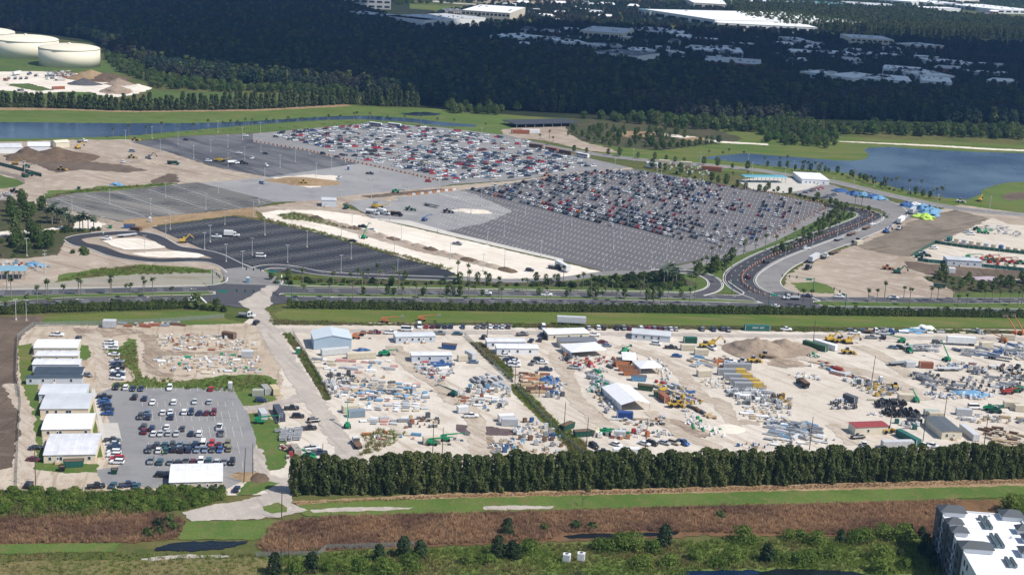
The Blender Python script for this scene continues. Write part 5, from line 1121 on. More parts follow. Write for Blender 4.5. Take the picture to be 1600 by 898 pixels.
palms([(676,290),(725,265),(843,280),(880,315),(1012,290),(1055,285),(215,315),(265,320),(620,310),(1235,320),(1347,300),(1395,280),(1440,300),(1505,300),(1555,320),(1190,270),(1150,285),(1180,330),(1580,300)],t12,'in the median at the right')
palms([(705,860),(803,855),(910,848),(1008,838),(1110,830),(1205,830),(1298,826),(1390,818),(1437,820),(1480,818),(1530,812),(1572,808)],t1,'on the bank of the left canal',SABAL,1.1)
palms([(65,808),(110,808),(200,802),(275,795),(290,795),(362,785),(450,780),(458,778),(525,775),(610,768),(628,768),(710,770),(818,770),(925,775),(1028,785),(1130,790),(1235,800),(1430,815)],t2,'along the top edge of the full car park',SABAL,1.05)
palms([(70,240),(118,235),(210,275),(225,278),(245,275),(290,280),(330,290),(540,320),(637,365),(720,385),(740,375),(765,385),(795,380),(875,400),(950,400),(1025,445),(1047,445),(1075,450),(1085,445)],t8,'between the lake and the lake road',SABAL,1.05)
palms([(1225,190),(1310,205),(1348,195),(1440,215),(1572,235),(253,110),(172,90),(232,75),(1375,330),(1465,330),(1515,780),(1450,770),(1578,740)],t7,'around the far end of the striped car park',SABAL,1.0)
palms([(295,590),(325,600),(355,590),(380,600),(430,630),(455,640),(497,640),(518,640),(550,640),(585,640),(405,580),(340,570)],t5,'with a feathery crown in the garden row',DATE,1.1)
# ---- utility poles, traffic masts
def upole(q,h,lab,arm=True,lean=0):
    e = empty('utility_pole',P(*q),rnd.uniform(-.2,.2),lab,'pole','wooden utility poles')
    m = MB(); m.tube((0,0,-.2),(lean,0,h),.17,M_woodpole,6,.11); m.obj('pole',e)
    if arm: m = MB(); m.bar((-.9,0,h - .5),(.9,0,h - .5),.1,.1,M_woodpole); m.obj('crossarm',e)
upole(t13(223,640),14,'tall dark pole left of the nearest tan trailer',False)
upole(t13(1520,612),12,'pale slanted pole right of the lone tan trailer',False,.5); upole(t13(1575,580),12,'dark pole right of the slanted pole',False)
upole(t14(1100,455),11,'dark pole in front of the green machines, left one',False); upole(t14(1160,455),11,'dark pole in front of the green machines, right one',False)
upole(t14(415,470),6,'short pole beside the green telehandler',False)
upole(t15(322,305),12,'dark pole beside the weedy fence line',False); upole(t15(460,440),14,'dark pole left of the parked black pickup',False); upole(t15(828,440),14,'dark pole between the parked cars behind the screen')
upole(t16(258,410),13,'dark pole in front of the grey material rows',False); upole(t16(965,360),12,'dark pole beside the long workshop',False); upole(t16(1345,390),13,'dark pole left of the timber stacks',False); upole(t16(760,270),9,'short dark pole behind the red-roofed cabin',False); upole(t16(1095,230),9,'dark pole behind the long workshop',False)
upole(t12(645,790),12,'dark pole in the middle of the open sand',False,.3); upole(t12(278,570),13,'dark pole beside the long green container',False); upole(t11(18,790),11,'dark pole left of the orange roofed stacks',False); upole(t11(168,880),9,'short pole in front of the orange roofed stacks',False)
upole(t18(160,285),9,'dark pole beside the track below the screen',False); upole(t18(205,530),9,'dark pole at the chain-link fence bottom left',False); upole(t10(1440,520),9,'thin pole by the row of parked cars',False)
def mast(q,ang,ln,lab,sign=True,n=3):
    e = empty('traffic_mast',P(*q),ang,lab,'traffic light','green traffic signal masts')
    m = MB(); m.tube((0,0,0),(0,0,7.6),.22,M_teal,8,.16); m.obj('pole',e)
    m = MB(); m.tube((0,0,6.9),(ln,0,7.4),.14,M_teal,6,.07); a = m.obj('mast_arm',e)
    for i in range(n):
        x = ln * (.55 + .45 * i / max(1,n - 1)) - .3
        m = MB(); m.box(x - .25,x + .25,-.2,.2,6.4,7.9,M_dsteel); s = m.obj('signal_head',a)
    if sign: m = MB(); m.box(1.2,4.2,-.05,.05,5.9,6.8,M_sign); m.obj('street_sign',a)
mast(t9(1325,178),radians(-62),13,'green traffic mast at the upper left of the left junction',False)
mast(t9(1355,300),radians(2),17,'green traffic mast at the lower left of the left junction')
mast(t10(135,178),radians(178),16,'green traffic mast at the upper right of the left junction')
mast(t10(222,285),radians(118),15,'green traffic mast at the lower right of the left junction',False)
mast(t11(1370,238),radians(-60),13,'green traffic mast at the left of the right junction',False)
mast(t12(280,222),radians(172),17,'green traffic mast in the bare soil right of the right junction')
mast(t12(2,318),radians(5),15,'green traffic mast in the median left of the right junction')
mast(t12(480,325),radians(110),12,'green traffic mast in the median right of the right junction',True,2)
# ================================================================ vehicles
rnd = random.Random(31)
PAINT = flat('paint_slot',(.5,.5,.5),.3,.5,var=.03)
def paint(name,c,r=.28): return flat('paint_' + name,c,r,.55,0.0,var=.05)
COLS = {'white': paint('white',(.78,.78,.78)),'silver': paint('silver',(.48,.50,.52)),'grey': paint('grey',(.20,.21,.22)),'charcoal': paint('charcoal',(.06,.065,.07)),'black': paint('black',(.018,.019,.022)),
        'navy': paint('navy',(.02,.035,.085)),'blue': paint('blue',(.03,.10,.30)),'slate blue': paint('slate',(.16,.22,.30)),'red': paint('red',(.45,.025,.03)),'maroon': paint('maroon',(.14,.015,.025)),
        'olive': paint('olive',(.20,.18,.09)),'teal': paint('teal',(.03,.10,.12)),'yellow': paint('yellow',(.65,.42,.03)),'beige': paint('beige',(.50,.44,.34)),'orange': paint('orange',(.65,.16,.03)),'green': paint('green',(.03,.30,.12))}
CODE = {'w': 'white','s': 'silver','g': 'grey','c': 'charcoal','k': 'black','n': 'navy','b': 'blue','l': 'slate blue','r': 'red','m': 'maroon','o': 'olive','t': 'teal','y': 'yellow','e': 'beige','x': 'orange','v': 'green'}
M_tyre = flat('tyre_rubber',(.02,.02,.021),.8,.2,var=.1)
M_rim = flat('wheel_rim',(.35,.35,.36),.4,.5,.5)
M_cgl = flat('car_glass',(.02,.026,.034),.08,.6,var=.05)
M_lamp = flat('lamp_lens',(.7,.7,.68),.2,.5,var=.05)
M_tail = flat('tail_lens',(.35,.02,.02),.3,.5,var=.05)
def loft(mb,rings,mat):
    k = len(mb.v); n = len(rings[0]); a = mb.mi(mat)
    for r in rings: mb.v += [tuple(p) for p in r]
    for j in range(len(rings) - 1):
        for i in range(n):
            i2 = (i + 1) % n; mb.f.append((k + j * n + i,k + j * n + i2,k + (j + 1) * n + i2,k + (j + 1) * n + i)); mb.m.append(a)
    mb.f.append(tuple(k + i for i in range(n))); mb.m.append(a); mb.f.append(tuple(k + (len(rings) - 1) * n + i for i in range(n))); mb.m.append(a)
def carkind(name,cat,L,Wd,hood,belt,roof,cab,bed=False):
    """hull lofted along its length; cab = (rear base, rear top, front top, front base) as x positions; +x is the nose"""
    hw = Wd / 2; x0,x1 = -L / 2,L / 2; m = MB()
    def ring(x,w,z0,z1): return [(x,-w * .9,z0),(x,w * .9,z0),(x,w,z0 + .22),(x,w,z1 - .14),(x,w * .88,z1),(x,-w * .88,z1),(x,-w,z1 - .14),(x,-w,z0 + .22)]
    rear = belt if not bed else belt
    loft(m,[ring(x0,hw * .9,.42,rear - .08),ring(x0 + .18,hw,.28,rear),ring(cab[0],hw,.25,belt),ring(cab[3],hw,.25,belt),ring(cab[3] + .05,hw,.25,belt - .02),ring(x1 - .25,hw * .97,.28,hood),ring(x1,hw * .82,.40,hood - .2)],PAINT)
    rw = hw * .80
    m.hull([(cab[1],-rw,roof - .05),(cab[2],-rw,roof - .05),(cab[2],rw,roof - .05),(cab[1],rw,roof - .05)],[(cab[1] + .12,-rw * .94,roof),(cab[2] - .12,-rw * .94,roof),(cab[2] - .12,rw * .94,roof),(cab[1] + .12,rw * .94,roof)],PAINT)
    body = fixed(m,'body')
    g = MB(); bw = hw * .94
    g.hull([(cab[0],-bw,belt + .003),(cab[3],-bw,belt + .003),(cab[3],bw,belt + .003),(cab[0],bw,belt + .003)],[(cab[1],-rw,roof - .052),(cab[2],-rw,roof - .052),(cab[2],rw,roof - .052),(cab[1],rw,roof - .052)],M_cgl)
    parts = [('body',body,[]),('windows',fixed(g,'windows'),[])]
    if bed:
        b = MB(); b.box(x0 + .15,cab[0] - .1,-hw * .82,hw * .82,belt + .004,belt + .03,M_dsteel); parts.append(('cargo_bed',fixed(b,'cargo_bed'),[]))
    for sx in (x0 + L * .2,x1 - L * .19):
        for sy in (-1,1):
            w = MB(); w.wheel(sx,sy * (hw - .1),.34,.34,.24,M_tyre,10); rm = MB(); rm.wheel(sx,sy * (hw + .025),.34,.2,.02,M_rim,8)
            parts.append(('wheel',fixed(w,'wheel'),[('rim',fixed(rm,'rim'))]))
    for sy in (-1,1):
        h = MB(); h.box(x1 - .24,x1 - .02,sy * hw * .62 - .2,sy * hw * .62 + .2,hood - .22,hood - .08,M_lamp); parts.append(('headlight',fixed(h,'headlight'),[]))
    for sy in (-1,1):
        h = MB(); h.box(x0 - .01,x0 + .1,sy * hw * .7 - .15,sy * hw * .7 + .15,rear - .35,rear - .15,M_tail); parts.append(('tail_light',fixed(h,'tail_light'),[]))
    return Kind(name,cat,parts)
SEDAN = carkind('sedan','car',4.7,1.82,.86,.95,1.45,(-1.95,-1.1,.45,1.15))
SUV = carkind('suv','car',4.75,1.92,1.02,1.12,1.75,(-2.2,-1.95,.55,1.2))
HATCH = carkind('hatchback','car',4.2,1.76,.92,.98,1.52,(-2.0,-1.5,.45,1.2))
PICK = carkind('pickup_truck','pickup',5.7,2.0,1.12,1.15,1.85,(-.75,-.55,.75,1.35),True)
VAN = carkind('van','van',5.4,2.0,1.15,1.25,2.25,(-2.65,-2.6,1.35,2.05))
KINDS = {'c': SEDAN,'s': SUV,'h': HATCH,'p': PICK,'v': VAN}
KN = {'c': 'sedan','s': 'SUV','h': 'hatchback','p': 'pickup','v': 'van'}
NCAR = 0
def car(q,ang,spec,label,group,dz=.12):
    global NCAR
    NCAR += 1
    p = P(*q); p.z = dz
    return KINDS[spec[1]].put(p,radians(ang) + rnd.uniform(-.04,.04),label,group,COLS[CODE[spec[0]]])
def row(lst,tf,ang,where,group,dz=.14,flip=.3):
    """lst: (x, y, spec) in tile pixels; labels count from the left (or the back) of the row"""
    L = sorted(lst)
    for i,(x,y,sp) in enumerate(L):
        car(tf(x,y),ang + (180 if rnd.random() < flip else 0),sp,'%s %s %s, %s from the left' % (CODE[sp[0]],KN[sp[1]],where,ordinal(i + 1)),group,dz)
GC = 'cars in the compound car park'
row([(725,828,'ks'),(785,830,'ws'),(830,836,'nc'),(880,836,'nc'),(1058,832,'ws'),(1315,838,'rh')],t9,97,'in the back row of the compound lot',GC,.22)
row([(840,92,'ks'),(902,99,'nc'),(952,124,'wc'),(1085,124,'ws'),(1215,119,'sc'),(1305,120,'sc')],t13,97,'in the second row of the compound lot',GC,.22)
row([(875,214,'cs'),(925,216,'ns'),(1067,216,'ns')],t13,97,'in the lower third row of the compound lot',GC,.22)
row([(918,186,'lc'),(1015,188,'wc'),(1062,186,'wc'),(1150,186,'ws'),(1192,186,'ns'),(1243,190,'nc'),(1287,190,'mc'),(1333,188,'ms')],t13,97,'in the upper third row of the compound lot',GC,.22)
row([(897,276,'cs'),(948,288,'ns'),(1040,279,'wc'),(1137,288,'cc'),(1368,279,'wp')],t13,97,'in the upper fourth row of the compound lot',GC,.22)
row([(900,306,'ms'),(958,319,'wc'),(1000,319,'sc'),(1050,317,'sc'),(1100,319,'sc'),(1192,319,'nc'),(1243,320,'ws'),(1380,317,'gp')],t13,97,'in the lower fourth row of the compound lot',GC,.22)
row([(977,392,'cs'),(1027,389,'tc'),(1075,394,'cs'),(1122,389,'lc'),(1168,391,'gs'),(1217,387,'ns'),(1268,384,'wv'),(1320,384,'rs'),(1363,390,'mc'),(1418,385,'os')],t13,97,'in the upper fifth row of the compound lot',GC,.22)
row([(927,422,'cs'),(987,424,'wc'),(1035,424,'tc'),(1082,419,'ks'),(1132,422,'ks'),(1178,420,'ns'),(1228,420,'lc'),(1277,419,'lc'),(1325,419,'cc'),(1372,419,'bc'),(1427,414,'oc')],t13,97,'in the lower fifth row of the compound lot',GC,.22)
row([(940,492,'gs'),(998,497,'ts'),(1062,497,'gc'),(1107,499,'cc'),(1160,494,'gp'),(1202,494,'mh'),(1252,492,'ws'),(1302,489,'ts'),(1352,495,'sc'),(1397,495,'gc'),(1447,497,'ks')],t13,97,'in the front row of the compound lot',GC,.22)
def col(lst,tf,ang,where,group,dz=.2):
    for i,(x,y,sp) in enumerate(sorted(lst,key=lambda q: q[1])):
        car(tf(x,y),ang + (180 if rnd.random() < .4 else 0),sp,'%s %s %s, %s from the back' % (CODE[sp[0]],KN[sp[1]],where,ordinal(i + 1)),group,dz)
col([(650,90,'kp'),(648,110,'bc'),(650,127,'bc'),(657,146,'ns'),(675,165,'nc'),(670,193,'bc')],t13,4,'in the side bays behind the concrete pad',GC)
col([(700,362,'cp'),(705,381,'sc'),(712,399,'nc'),(715,417,'ns'),(710,436,'ws'),(712,456,'ws'),(730,475,'rs'),(730,497,'ws')],t13,4,'in the side bays beside the tan trailers',GC)
GL = 'pickups parked on the compound dirt'
col([(690,550,'wp'),(692,567,'wp'),(695,585,'wp'),(710,622,'wc')],t9,4,'in the white cluster on the compound grass',GL)
col([(730,665,'sp'),(725,684,'ns'),(735,705,'kp'),(735,728,'wp'),(735,748,'np'),(735,770,'wp')],t9,4,'in the mixed column on the compound dirt',GL)
car(t9(545,750),-30,'gc','silver-grey sedan nosed against the dark-roofed trailer',GL,.2); car(t9(357,500),2,'wp','white pickup behind the farthest cream trailer',GL,.2); car(t9(490,522),90,'cs','dark SUV at the right end of the farthest cream trailer',GL,.2)
for x,y,sp,lab in ((180,640,'ks','black SUV beside the bushes left of the tall pole'),(225,408,'kc','black car beside the left wall of the nearest tan trailer'),(210,480,'mc','dark red car at the left corner of the nearest tan trailer'),(600,648,'kp','dark truck half hidden by the bushes below the dumpster'),(705,640,'tc','dark car behind the bushes, left of the trailer alone'),(798,640,'np','dark pickup behind the bushes, near the lone trailer'),(852,645,'tc','teal car behind the bushes, beside the lone trailer'),(1475,665,'nc','dark car on the grass right of the lone tan trailer'),(1012,580,'ks','dark car left of the lone tan trailer')):
    car(t13(x,y),rnd.choice((0,90,20)),sp,lab,'cars around the compound edge',.2)
GY = 'cars in the long row at the top of the works yard'
row([(1018,446,'wv'),(1062,448,'rc'),(1100,447,'mc'),(1137,446,'ks'),(1178,449,'nc'),(1215,448,'ns'),(1290,449,'nc'),(1380,449,'gc'),(1420,449,'cs'),(1460,449,'wc'),(1497,449,'lc'),(1535,449,'sc'),(1572,449,'cs')],t10,96,'in the long row above the yard road',GY,.2)
row([(195,452,'wv'),(478,455,'sc'),(537,455,'ws'),(573,457,'kc'),(655,458,'ks'),(697,458,'gs'),(733,459,'ms'),(803,458,'ws'),(830,457,'mc'),(855,458,'rc'),(885,460,'gs'),(918,458,'mc'),(953,462,'gc'),(988,461,'wc'),(1022,463,'sc'),(1185,464,'gs'),(1255,466,'ns'),(1347,468,'gp'),(1310,463,'cs')],t11,96,'in the long row below the levee',GY,.2)
GO = 'cars scattered in the works yard'
def loose(lst,tf,grp=GO,dz=.2):
    for x,y,ang,sp,lab in lst: car(tf(x,y),ang,sp,lab,grp,dz)
loose([(667,492,80,'ks','black SUV beside the orange lift at the blue shed'),(742,485,5,'mp','dark red pickup right of the blue shed'),(840,487,5,'wp','white pickup beside the cabin with orange canopies'),(1145,490,3,'gp','dark grey pickup right of the cabin with orange canopies'),(1258,492,3,'tc','dark teal car on the yard road'),(940,468,3,'wv','white van behind the cabin with orange canopies'),(1355,668,2,'lc','slate blue car beside the grey site box'),(1555,625,10,'wc','white car left of the white cabins, upper'),(1570,655,10,'nc','navy car left of the white cabins, second'),(1585,680,10,'wc','white car left of the white cabins, third'),(1420,515,80,'ks','black SUV left of the first white cabin')],t10)
loose([(65,497,20,'kp','black pickup right of the white cabins'),(175,530,80,'cs','charcoal SUV behind the cream cabin, left'),(210,512,80,'ks','black SUV behind the cream cabin, middle'),(185,500,80,'ns','navy SUV behind the cream cabin, right'),(120,535,80,'nc','navy car at the end of the white cabin'),(510,500,5,'wp','white pickup at the right of the cream cabin'),(565,545,5,'mc','maroon car right of the dark-roofed cabin'),(590,565,5,'lc','slate car below the maroon one'),(900,555,-20,'ws','white SUV in front of the grey gabled cabin'),(990,578,5,'kp','black pickup left of the cream boxes'),(1028,630,-3,'bc','bright blue car alone on the sand'),(130,675,70,'gp','grey pickup in the cluster behind the timber sheds'),(165,655,5,'ks','black SUV in the cluster behind the timber sheds'),(190,672,5,'wc','white car in the cluster behind the timber sheds'),(210,715,5,'np','navy pickup in the cluster behind the timber sheds'),(18,665,5,'wc','white car at the left of the cluster behind the sheds'),(15,690,5,'wp','white pickup at the left of the sheds'),(5,650,5,'nc','navy car at the left of the sheds'),(395,705,-8,'sp','silver pickup beside the white frame tent'),(345,650,80,'ks','black car left of the white frame tent'),(1245,582,-60,'wp','white truck beside the yellow machine'),(1360,665,0,'wp','white pickup among the pipe racks'),(1435,660,80,'sp','silver pickup right of the pipe racks')],t11)
loose([(110,465,3,'wp','white pickup beside the big soil heap'),(540,488,3,'wp','white pickup at the yard road, left of the flatbeds'),(645,515,3,'gp','grey pickup on the yard road'),(720,490,3,'sp','silver pickup parked behind the flatbeds'),(718,515,85,'ks','black SUV on the yard road'),(1300,475,-15,'sp','silver pickup on the verge at the right'),(1052,545,5,'ks','black SUV left of the long box trailer'),(780,578,-20,'lc','slate blue car on the sand, left of its black neighbour'),(825,580,-30,'ks','black car on the sand, right of the slate one'),(1555,700,60,'kp','black pickup at the right edge of the reel field')],t12)
loose([(450,255,3,'wp','white pickup crossing the junction at the right') if False else (30,112,3,'ns','navy car on the entrance to the compound grass'),(350,410,25,'sp','silver pickup behind the green telehandler'),(395,440,15,'np','navy pickup behind the green telehandler'),(330,285,15,'kp','black pickup right of the blue trailer rack'),(222,160,10,'kp','black flatbed beside the dark container trailer'),(262,210,10,'ks','black car right of the dark container trailer'),(360,238,30,'ks','dark car alone near the street'),(1340,208,12,'wp','white pickup in front of the small white store')],t14)
loose([(510,395,-55,'ks','black SUV, leftmost behind the tall screen'),(650,385,-45,'wc','white sedan behind the tall screen'),(565,435,5,'kp','black pickup beside the white trailers behind the screen'),(825,380,-35,'wc','white car behind the pole, beside four others'),(872,380,-35,'ks','black car in the short row behind the screen'),(950,375,-35,'sc','silver car in the short row behind the screen'),(1010,375,-35,'es','beige car in the short row behind the screen'),(1065,375,-50,'bp','blue pickup, rightmost in the short row')],t15)
loose([(598,390,80,'wp','white pickup in front of the red-roofed cabin'),(1020,395,-30,'wp','white pickup in front of the long workshop'),(975,390,-30,'wc','white car left of the long workshop corner'),(1285,155,5,'wv','white van beside the green machines'),(560,340,20,'kp','black pickup left of the red-roofed cabin')],t16)
GR = 'vehicles on the roads'
loose([(1195,285,2,'wp','white pickup waiting at the left junction')],t9,GR,.3)
loose([(30,10,3,'wv','white van on the new black car park'),(1440,240,2,'ws','white SUV driving on the road'),(2,425,80,'ks','dark SUV on the dirt street')],t10,GR,.3)
loose([(215,250,2,'wp','white pickup driving on the road, below the verge'),(1470,140,100,'ms','dark red car in the entrance curve'),(110,97,-5,'ks','black SUV on the sand road end'),(1585,45,40,'ks','black car on the entrance road')],t11,GR,.3)
loose([(50,322,-4,'wc','white car at the right junction behind the hedge'),(245,257,2,'np','dark car behind the white dump truck'),(440,262,2,'wp','white truck at the right stop line'),(780,268,2,'wp','white pickup with trailer on the right road')],t12,GR,.3)
loose([(237,758,25,'ws','white SUV on the entrance road'),(650,605,20,'wc','white car at the top of the entrance road'),(1265,668,0,'wp','white pickup at the hire yard, upper'),(1035,755,0,'ws','white SUV inside the hire yard corner'),(965,785,0,'sp','silver pickup inside the hire yard corner'),(1240,655,0,'sp','silver pickup at the hire yard back')],t8,GR,.3)
row([(235,408,'nc'),(262,400,'nc'),(285,393,'ms'),(310,387,'mc'),(330,380,'rc')],t8,10,'in front of the gate building','cars at the gate building',.3)
row([(350,440,'nc'),(375,432,'ns'),(400,425,'nc'),(415,420,'kc')],t8,10,'on the forecourt below the gate building','cars at the gate building',.3)
loose([(825,150,5,'ls','slate SUV on the works ground by the patchy car park'),(770,218,85,'ws','white SUV on the works ground'),(1490,162,5,'wc','white car crossing the patchy car park'),(1300,212,5,'ws','white SUV behind the yellow paver'),(1570,195,80,'wp','white truck on the patchy car park'),(730,355,5,'wc','white car with a blue neighbour at the dusty lot edge'),(665,697,5,'wp','white pickup on the loop drive'),(1350,685,5,'wp','white pickup towing on the new black car park'),(1160,80,-10,'kc','black car by the top works road'),(1530,55,5,'ws','white car at the top of the patchy car park')],t5,GR,.3)
loose([(60,165,-3,'kc','black car on the patchy car park, left of the barrier line'),(125,60,0,'cs','grey SUV at the left end of the full car park'),(418,165,-5,'ks','black SUV on the empty part beside the barrier line'),(505,185,-5,'nc','navy car just above the barrier line'),(520,315,80,'wp','white truck on the unfinished lot'),(710,290,-5,'kp','black pickup on the unfinished lot'),(1075,338,-3,'rs','red SUV at the barrier below the full car park'),(38,350,-40,'ls','slate SUV at the left of the unfinished lot'),(65,240,-60,'ws','white SUV on the patchy car park'),(665,622,-15,'kp','dark pickup on the sand road, upper'),(605,712,-15,'kc','black car beside the green crane on the sand road'),(1255,730,-15,'gp','grey pickup alone on the sand road'),(720,645,-15,'wp','white pickup beside the spoil strip')],t6,GR,.3)
# ---- the big car parks: the nearest cars singly, the others as one mass
def simple_car(mb,p,ang,colmat,kind):
    L,Wd,belt,roof = ((4.7,1.82,.92,1.45),(4.75,1.92,1.08,1.75),(5.7,2.0,1.1,1.85))[kind]
    ca,sa = cos(ang),sin(ang)
    def q(x,y,z): return (p.x + x * ca - y * sa,p.y + x * sa + y * ca,p.z + z)
    h,w = L / 2,Wd / 2
    mb.hull([q(-h + .1,-w,.25),q(h - .1,-w,.25),q(h - .1,w,.25),q(-h + .1,w,.25)],[q(-h,-w * .95,belt),q(h,-w * .93,belt - .1),q(h,w * .93,belt - .1),q(-h,w * .95,belt)],colmat,bottom=False)
    c = ((-1.9,-1.05,.4,1.15),(-2.25,-1.95,.5,1.15),(-.75,-.55,.75,1.35))[kind]
    mb.hull([q(c[0],-w * .92,belt + .01),q(c[3],-w * .92,belt + .01),q(c[3],w * .92,belt + .01),q(c[0],w * .92,belt + .01)],[q(c[1],-w * .78,roof),q(c[2],-w * .78,roof),q(c[2],w * .78,roof),q(c[1],w * .78,roof)],M_cgl,colmat,bottom=False)
CARSF = [(735,297),(800,288),(860,277),(930,267),(1000,267),(1126,290),(1200,303),(1270,322),(1240,345),(1200,370),(1150,385),(1090,378),(1050,372),(1000,362),(950,352),(900,341),(850,328),(800,316),(760,306)]
CARSA = [(425,206),(500,200),(575,194.5),(640,196.5),(690,201),(760,209),(820,219),(880,240),(940,259),(880,268),(800,280),(705,285.5),(640,272),(560,253),(520,238),(470,224),(430,212)]
pF = [P(*q) for q in CARSF]; pA = [P(*q) for q in CARSA]
pal = 'w' * 24 + 's' * 12 + 'g' * 12 + 'c' * 12 + 'k' * 14 + 'n' * 9 + 'l' * 4 + 'r' * 6 + 'm' * 4 + 'b' * 3 + 't' * 2 + 'e' * 2 + 'x'
palA = 'w' * 40 + 's' * 16 + 'g' * 8 + 'c' * 7 + 'k' * 10 + 'n' * 6 + 'l' * 4 + 'r' * 8 + 'm' * 4 + 'b' * 2 + 'e' * 3
def dens(p,near,sc):
    return near + noise.noise(Vector((p.x * sc,p.y * sc,3.3))) * .55
slotF = []
AF = atan2(bF.y,bF.x)
for c,j,i,s in SLOTF:
    if not inside(c,pF): continue
    # fuller on the left and along the lower edge, sparse in the upper right
    xx = (c.x - P(760,300).x) / (P(1250,340).x - P(760,300).x)
    low = max(0,1 - abs((Vector((c.x,c.y,0)) - P(800 + xx * 400,318 + xx * 62)).length) / 45)
    d = dens(c,.82 - .68 * max(0,xx - .12) + .7 * low,.02)
    if rnd.random() < d: slotF.append(c)
slotF.sort(key=lambda c: c.y)
big = MB(); nb = 0
budget = max(0,296 - NCAR)
for k,c in enumerate(slotF):
    co = rnd.choice(pal); kk = rnd.choice('ccshp')
    p = Vector((c.x + rnd.uniform(-.15,.15),c.y + rnd.uniform(-.15,.15),.21)); a = AF + rnd.uniform(-.04,.04) + pi * (rnd.random() < .3)
    if k < budget:
        # position in words: row counted from the near edge is not visible enough, so use neighbours and order
        KINDS[kk].put(p,a,'%s %s in the striped car park, %s nearest to the viewer' % (CODE[co],KN[kk],ordinal(k + 1)),'cars in the striped car park',COLS[CODE[co]])
    else:
        simple_car(big,p,a,COLS[CODE[co]],'csp'.index(kk if kk in 'csp' else 'c')); nb += 1
o = big.obj('parked_cars',None,True); tag(o,'mass of parked cars filling the far half of the striped car park','cars',None,'stuff')
big = MB(); AA = atan2(bA.y,bA.x)
for c,j,i,s in SLOTA:
    if not inside(c,pA): continue
    yy = (c.y - P(620,270).y) / (P(620,197).y - P(620,270).y)
    if rnd.random() < dens(c,.62 if yy < .35 else .42,.016):
        simple_car(big,Vector((c.x + rnd.uniform(-.2,.2),c.y + rnd.uniform(-.2,.2),.21)),AA + rnd.uniform(-.05,.05) + pi * (rnd.random() < .5),COLS[CODE[rnd.choice(palA)]],rnd.choice((0,0,1,1,2))); nb += 1
o = big.obj('parked_cars',None,True); tag(o,'mass of mostly white parked cars filling the car park below the canal','cars',None,'stuff')
print('cars',NCAR,'slotsF',len(slotF),'mass',nb)
# ================================================================ machines, containers and stored goods
rnd = random.Random(77)
def C(name,c,r=.55,var=.15): return flat('goods_' + name,c,r,.3,0,var,1.0)
GREEN,YEL,ORG,RED,BLU,SKY = C('green',(.02,.26,.12)),C('yellow',(.55,.36,.06)),C('orange',(.50,.19,.08)),C('red',(.38,.05,.04)),C('blue',(.05,.12,.28)),C('skyblue',(.16,.33,.50))
GRYG,LGRY,DGRY,BLK,WHT,CRM = C('grey',(.30,.31,.32)),C('light_grey',(.52,.53,.54)),C('dark_grey',(.10,.11,.12)),C('black',(.022,.022,.025)),C('white',(.75,.75,.74)),C('cream',(.60,.53,.40))
TAN,BRN,RUST,TEAL,DGRN,PINK,LIME = C('tan',(.50,.38,.24)),C('brown',(.17,.10,.06)),C('rust',(.30,.11,.06)),C('teal_green',(.03,.13,.11)),C('dark_green',(.02,.09,.06)),C('pink',(.55,.30,.26)),C('lime',(.45,.65,.10))
def single(name,cat,fn):
    m = MB(); fn(m); return Kind(name,cat,[(name,fixed(m,name),[])])
def multi(name,cat,parts):
    out = []
    for pn,fn in parts:
        if pn == 'wheels':
            class WM:
                def wheel(s,*a): m = MB(); m.wheel(*a); out.append(('wheel',fixed(m,'wheel'),[]))
            fn(WM()); continue
        m = MB(); fn(m); out.append((pn,fixed(m,pn),[]))
    return Kind(name,cat,out)
# ---- containers
def container(L,w,h,paintslot=True,label='container'):
    PM = PAINT
    def body(m):
        m.box(0,L,0,w,.12,h,PM)
    def ribs(y0):
        def f(m):
            n = int(L / .6)
            for i in range(n):
                x = .25 + i * (L - .5) / n; m.box(x,x + .22,y0,y0 + .043,.3,h - .2,PM)
        return f
    def doors(m):
        m.box(L + .002,L + .06,.08,w / 2 - .02,.25,h - .12,PM); m.box(L + .002,L + .06,w / 2 + .02,w - .08,.25,h - .12,PM)
    def rods(m):
        for y in (.4,.9,w - .9,w - .4): m.tube((L + .1,y,.3),(L + .1,y,h - .2),.03,M_steel,5)
    def frame(m):
        for y in (-.05,w - .05): m.box(0,L,y,y + .1,0,.11,DGRY)
        for x in (.0,L - .16):
            for y in (-.01,w - .15): m.box(x - .01,x + .17,y - .01,y + .17,.115,h + .02,PM)
    return multi('shipping_container','container',[('body',body),('corrugation',ribs(-.045)),('corrugation',ribs(w + .002)),('door',doors),('locking_rods',rods),('frame',frame)])
CON40,CON20,CON10 = container(12.2,2.45,2.6),container(6.1,2.45,2.6),container(4.2,2.3,2.5)
def placed(kind,a,b,label,group=None,paint=None,tf=None,z=.16,sc=1.0,name=None):
    """put the kind with its local x axis running from photo pixel a towards b"""
    if tf: a,b = tf(*a),tf(*b)
    p = P(*a); p.z = z
    return kind.put(p,heading(a,b),label,group,paint,sc,name)
G2 = 'containers in the works yard'
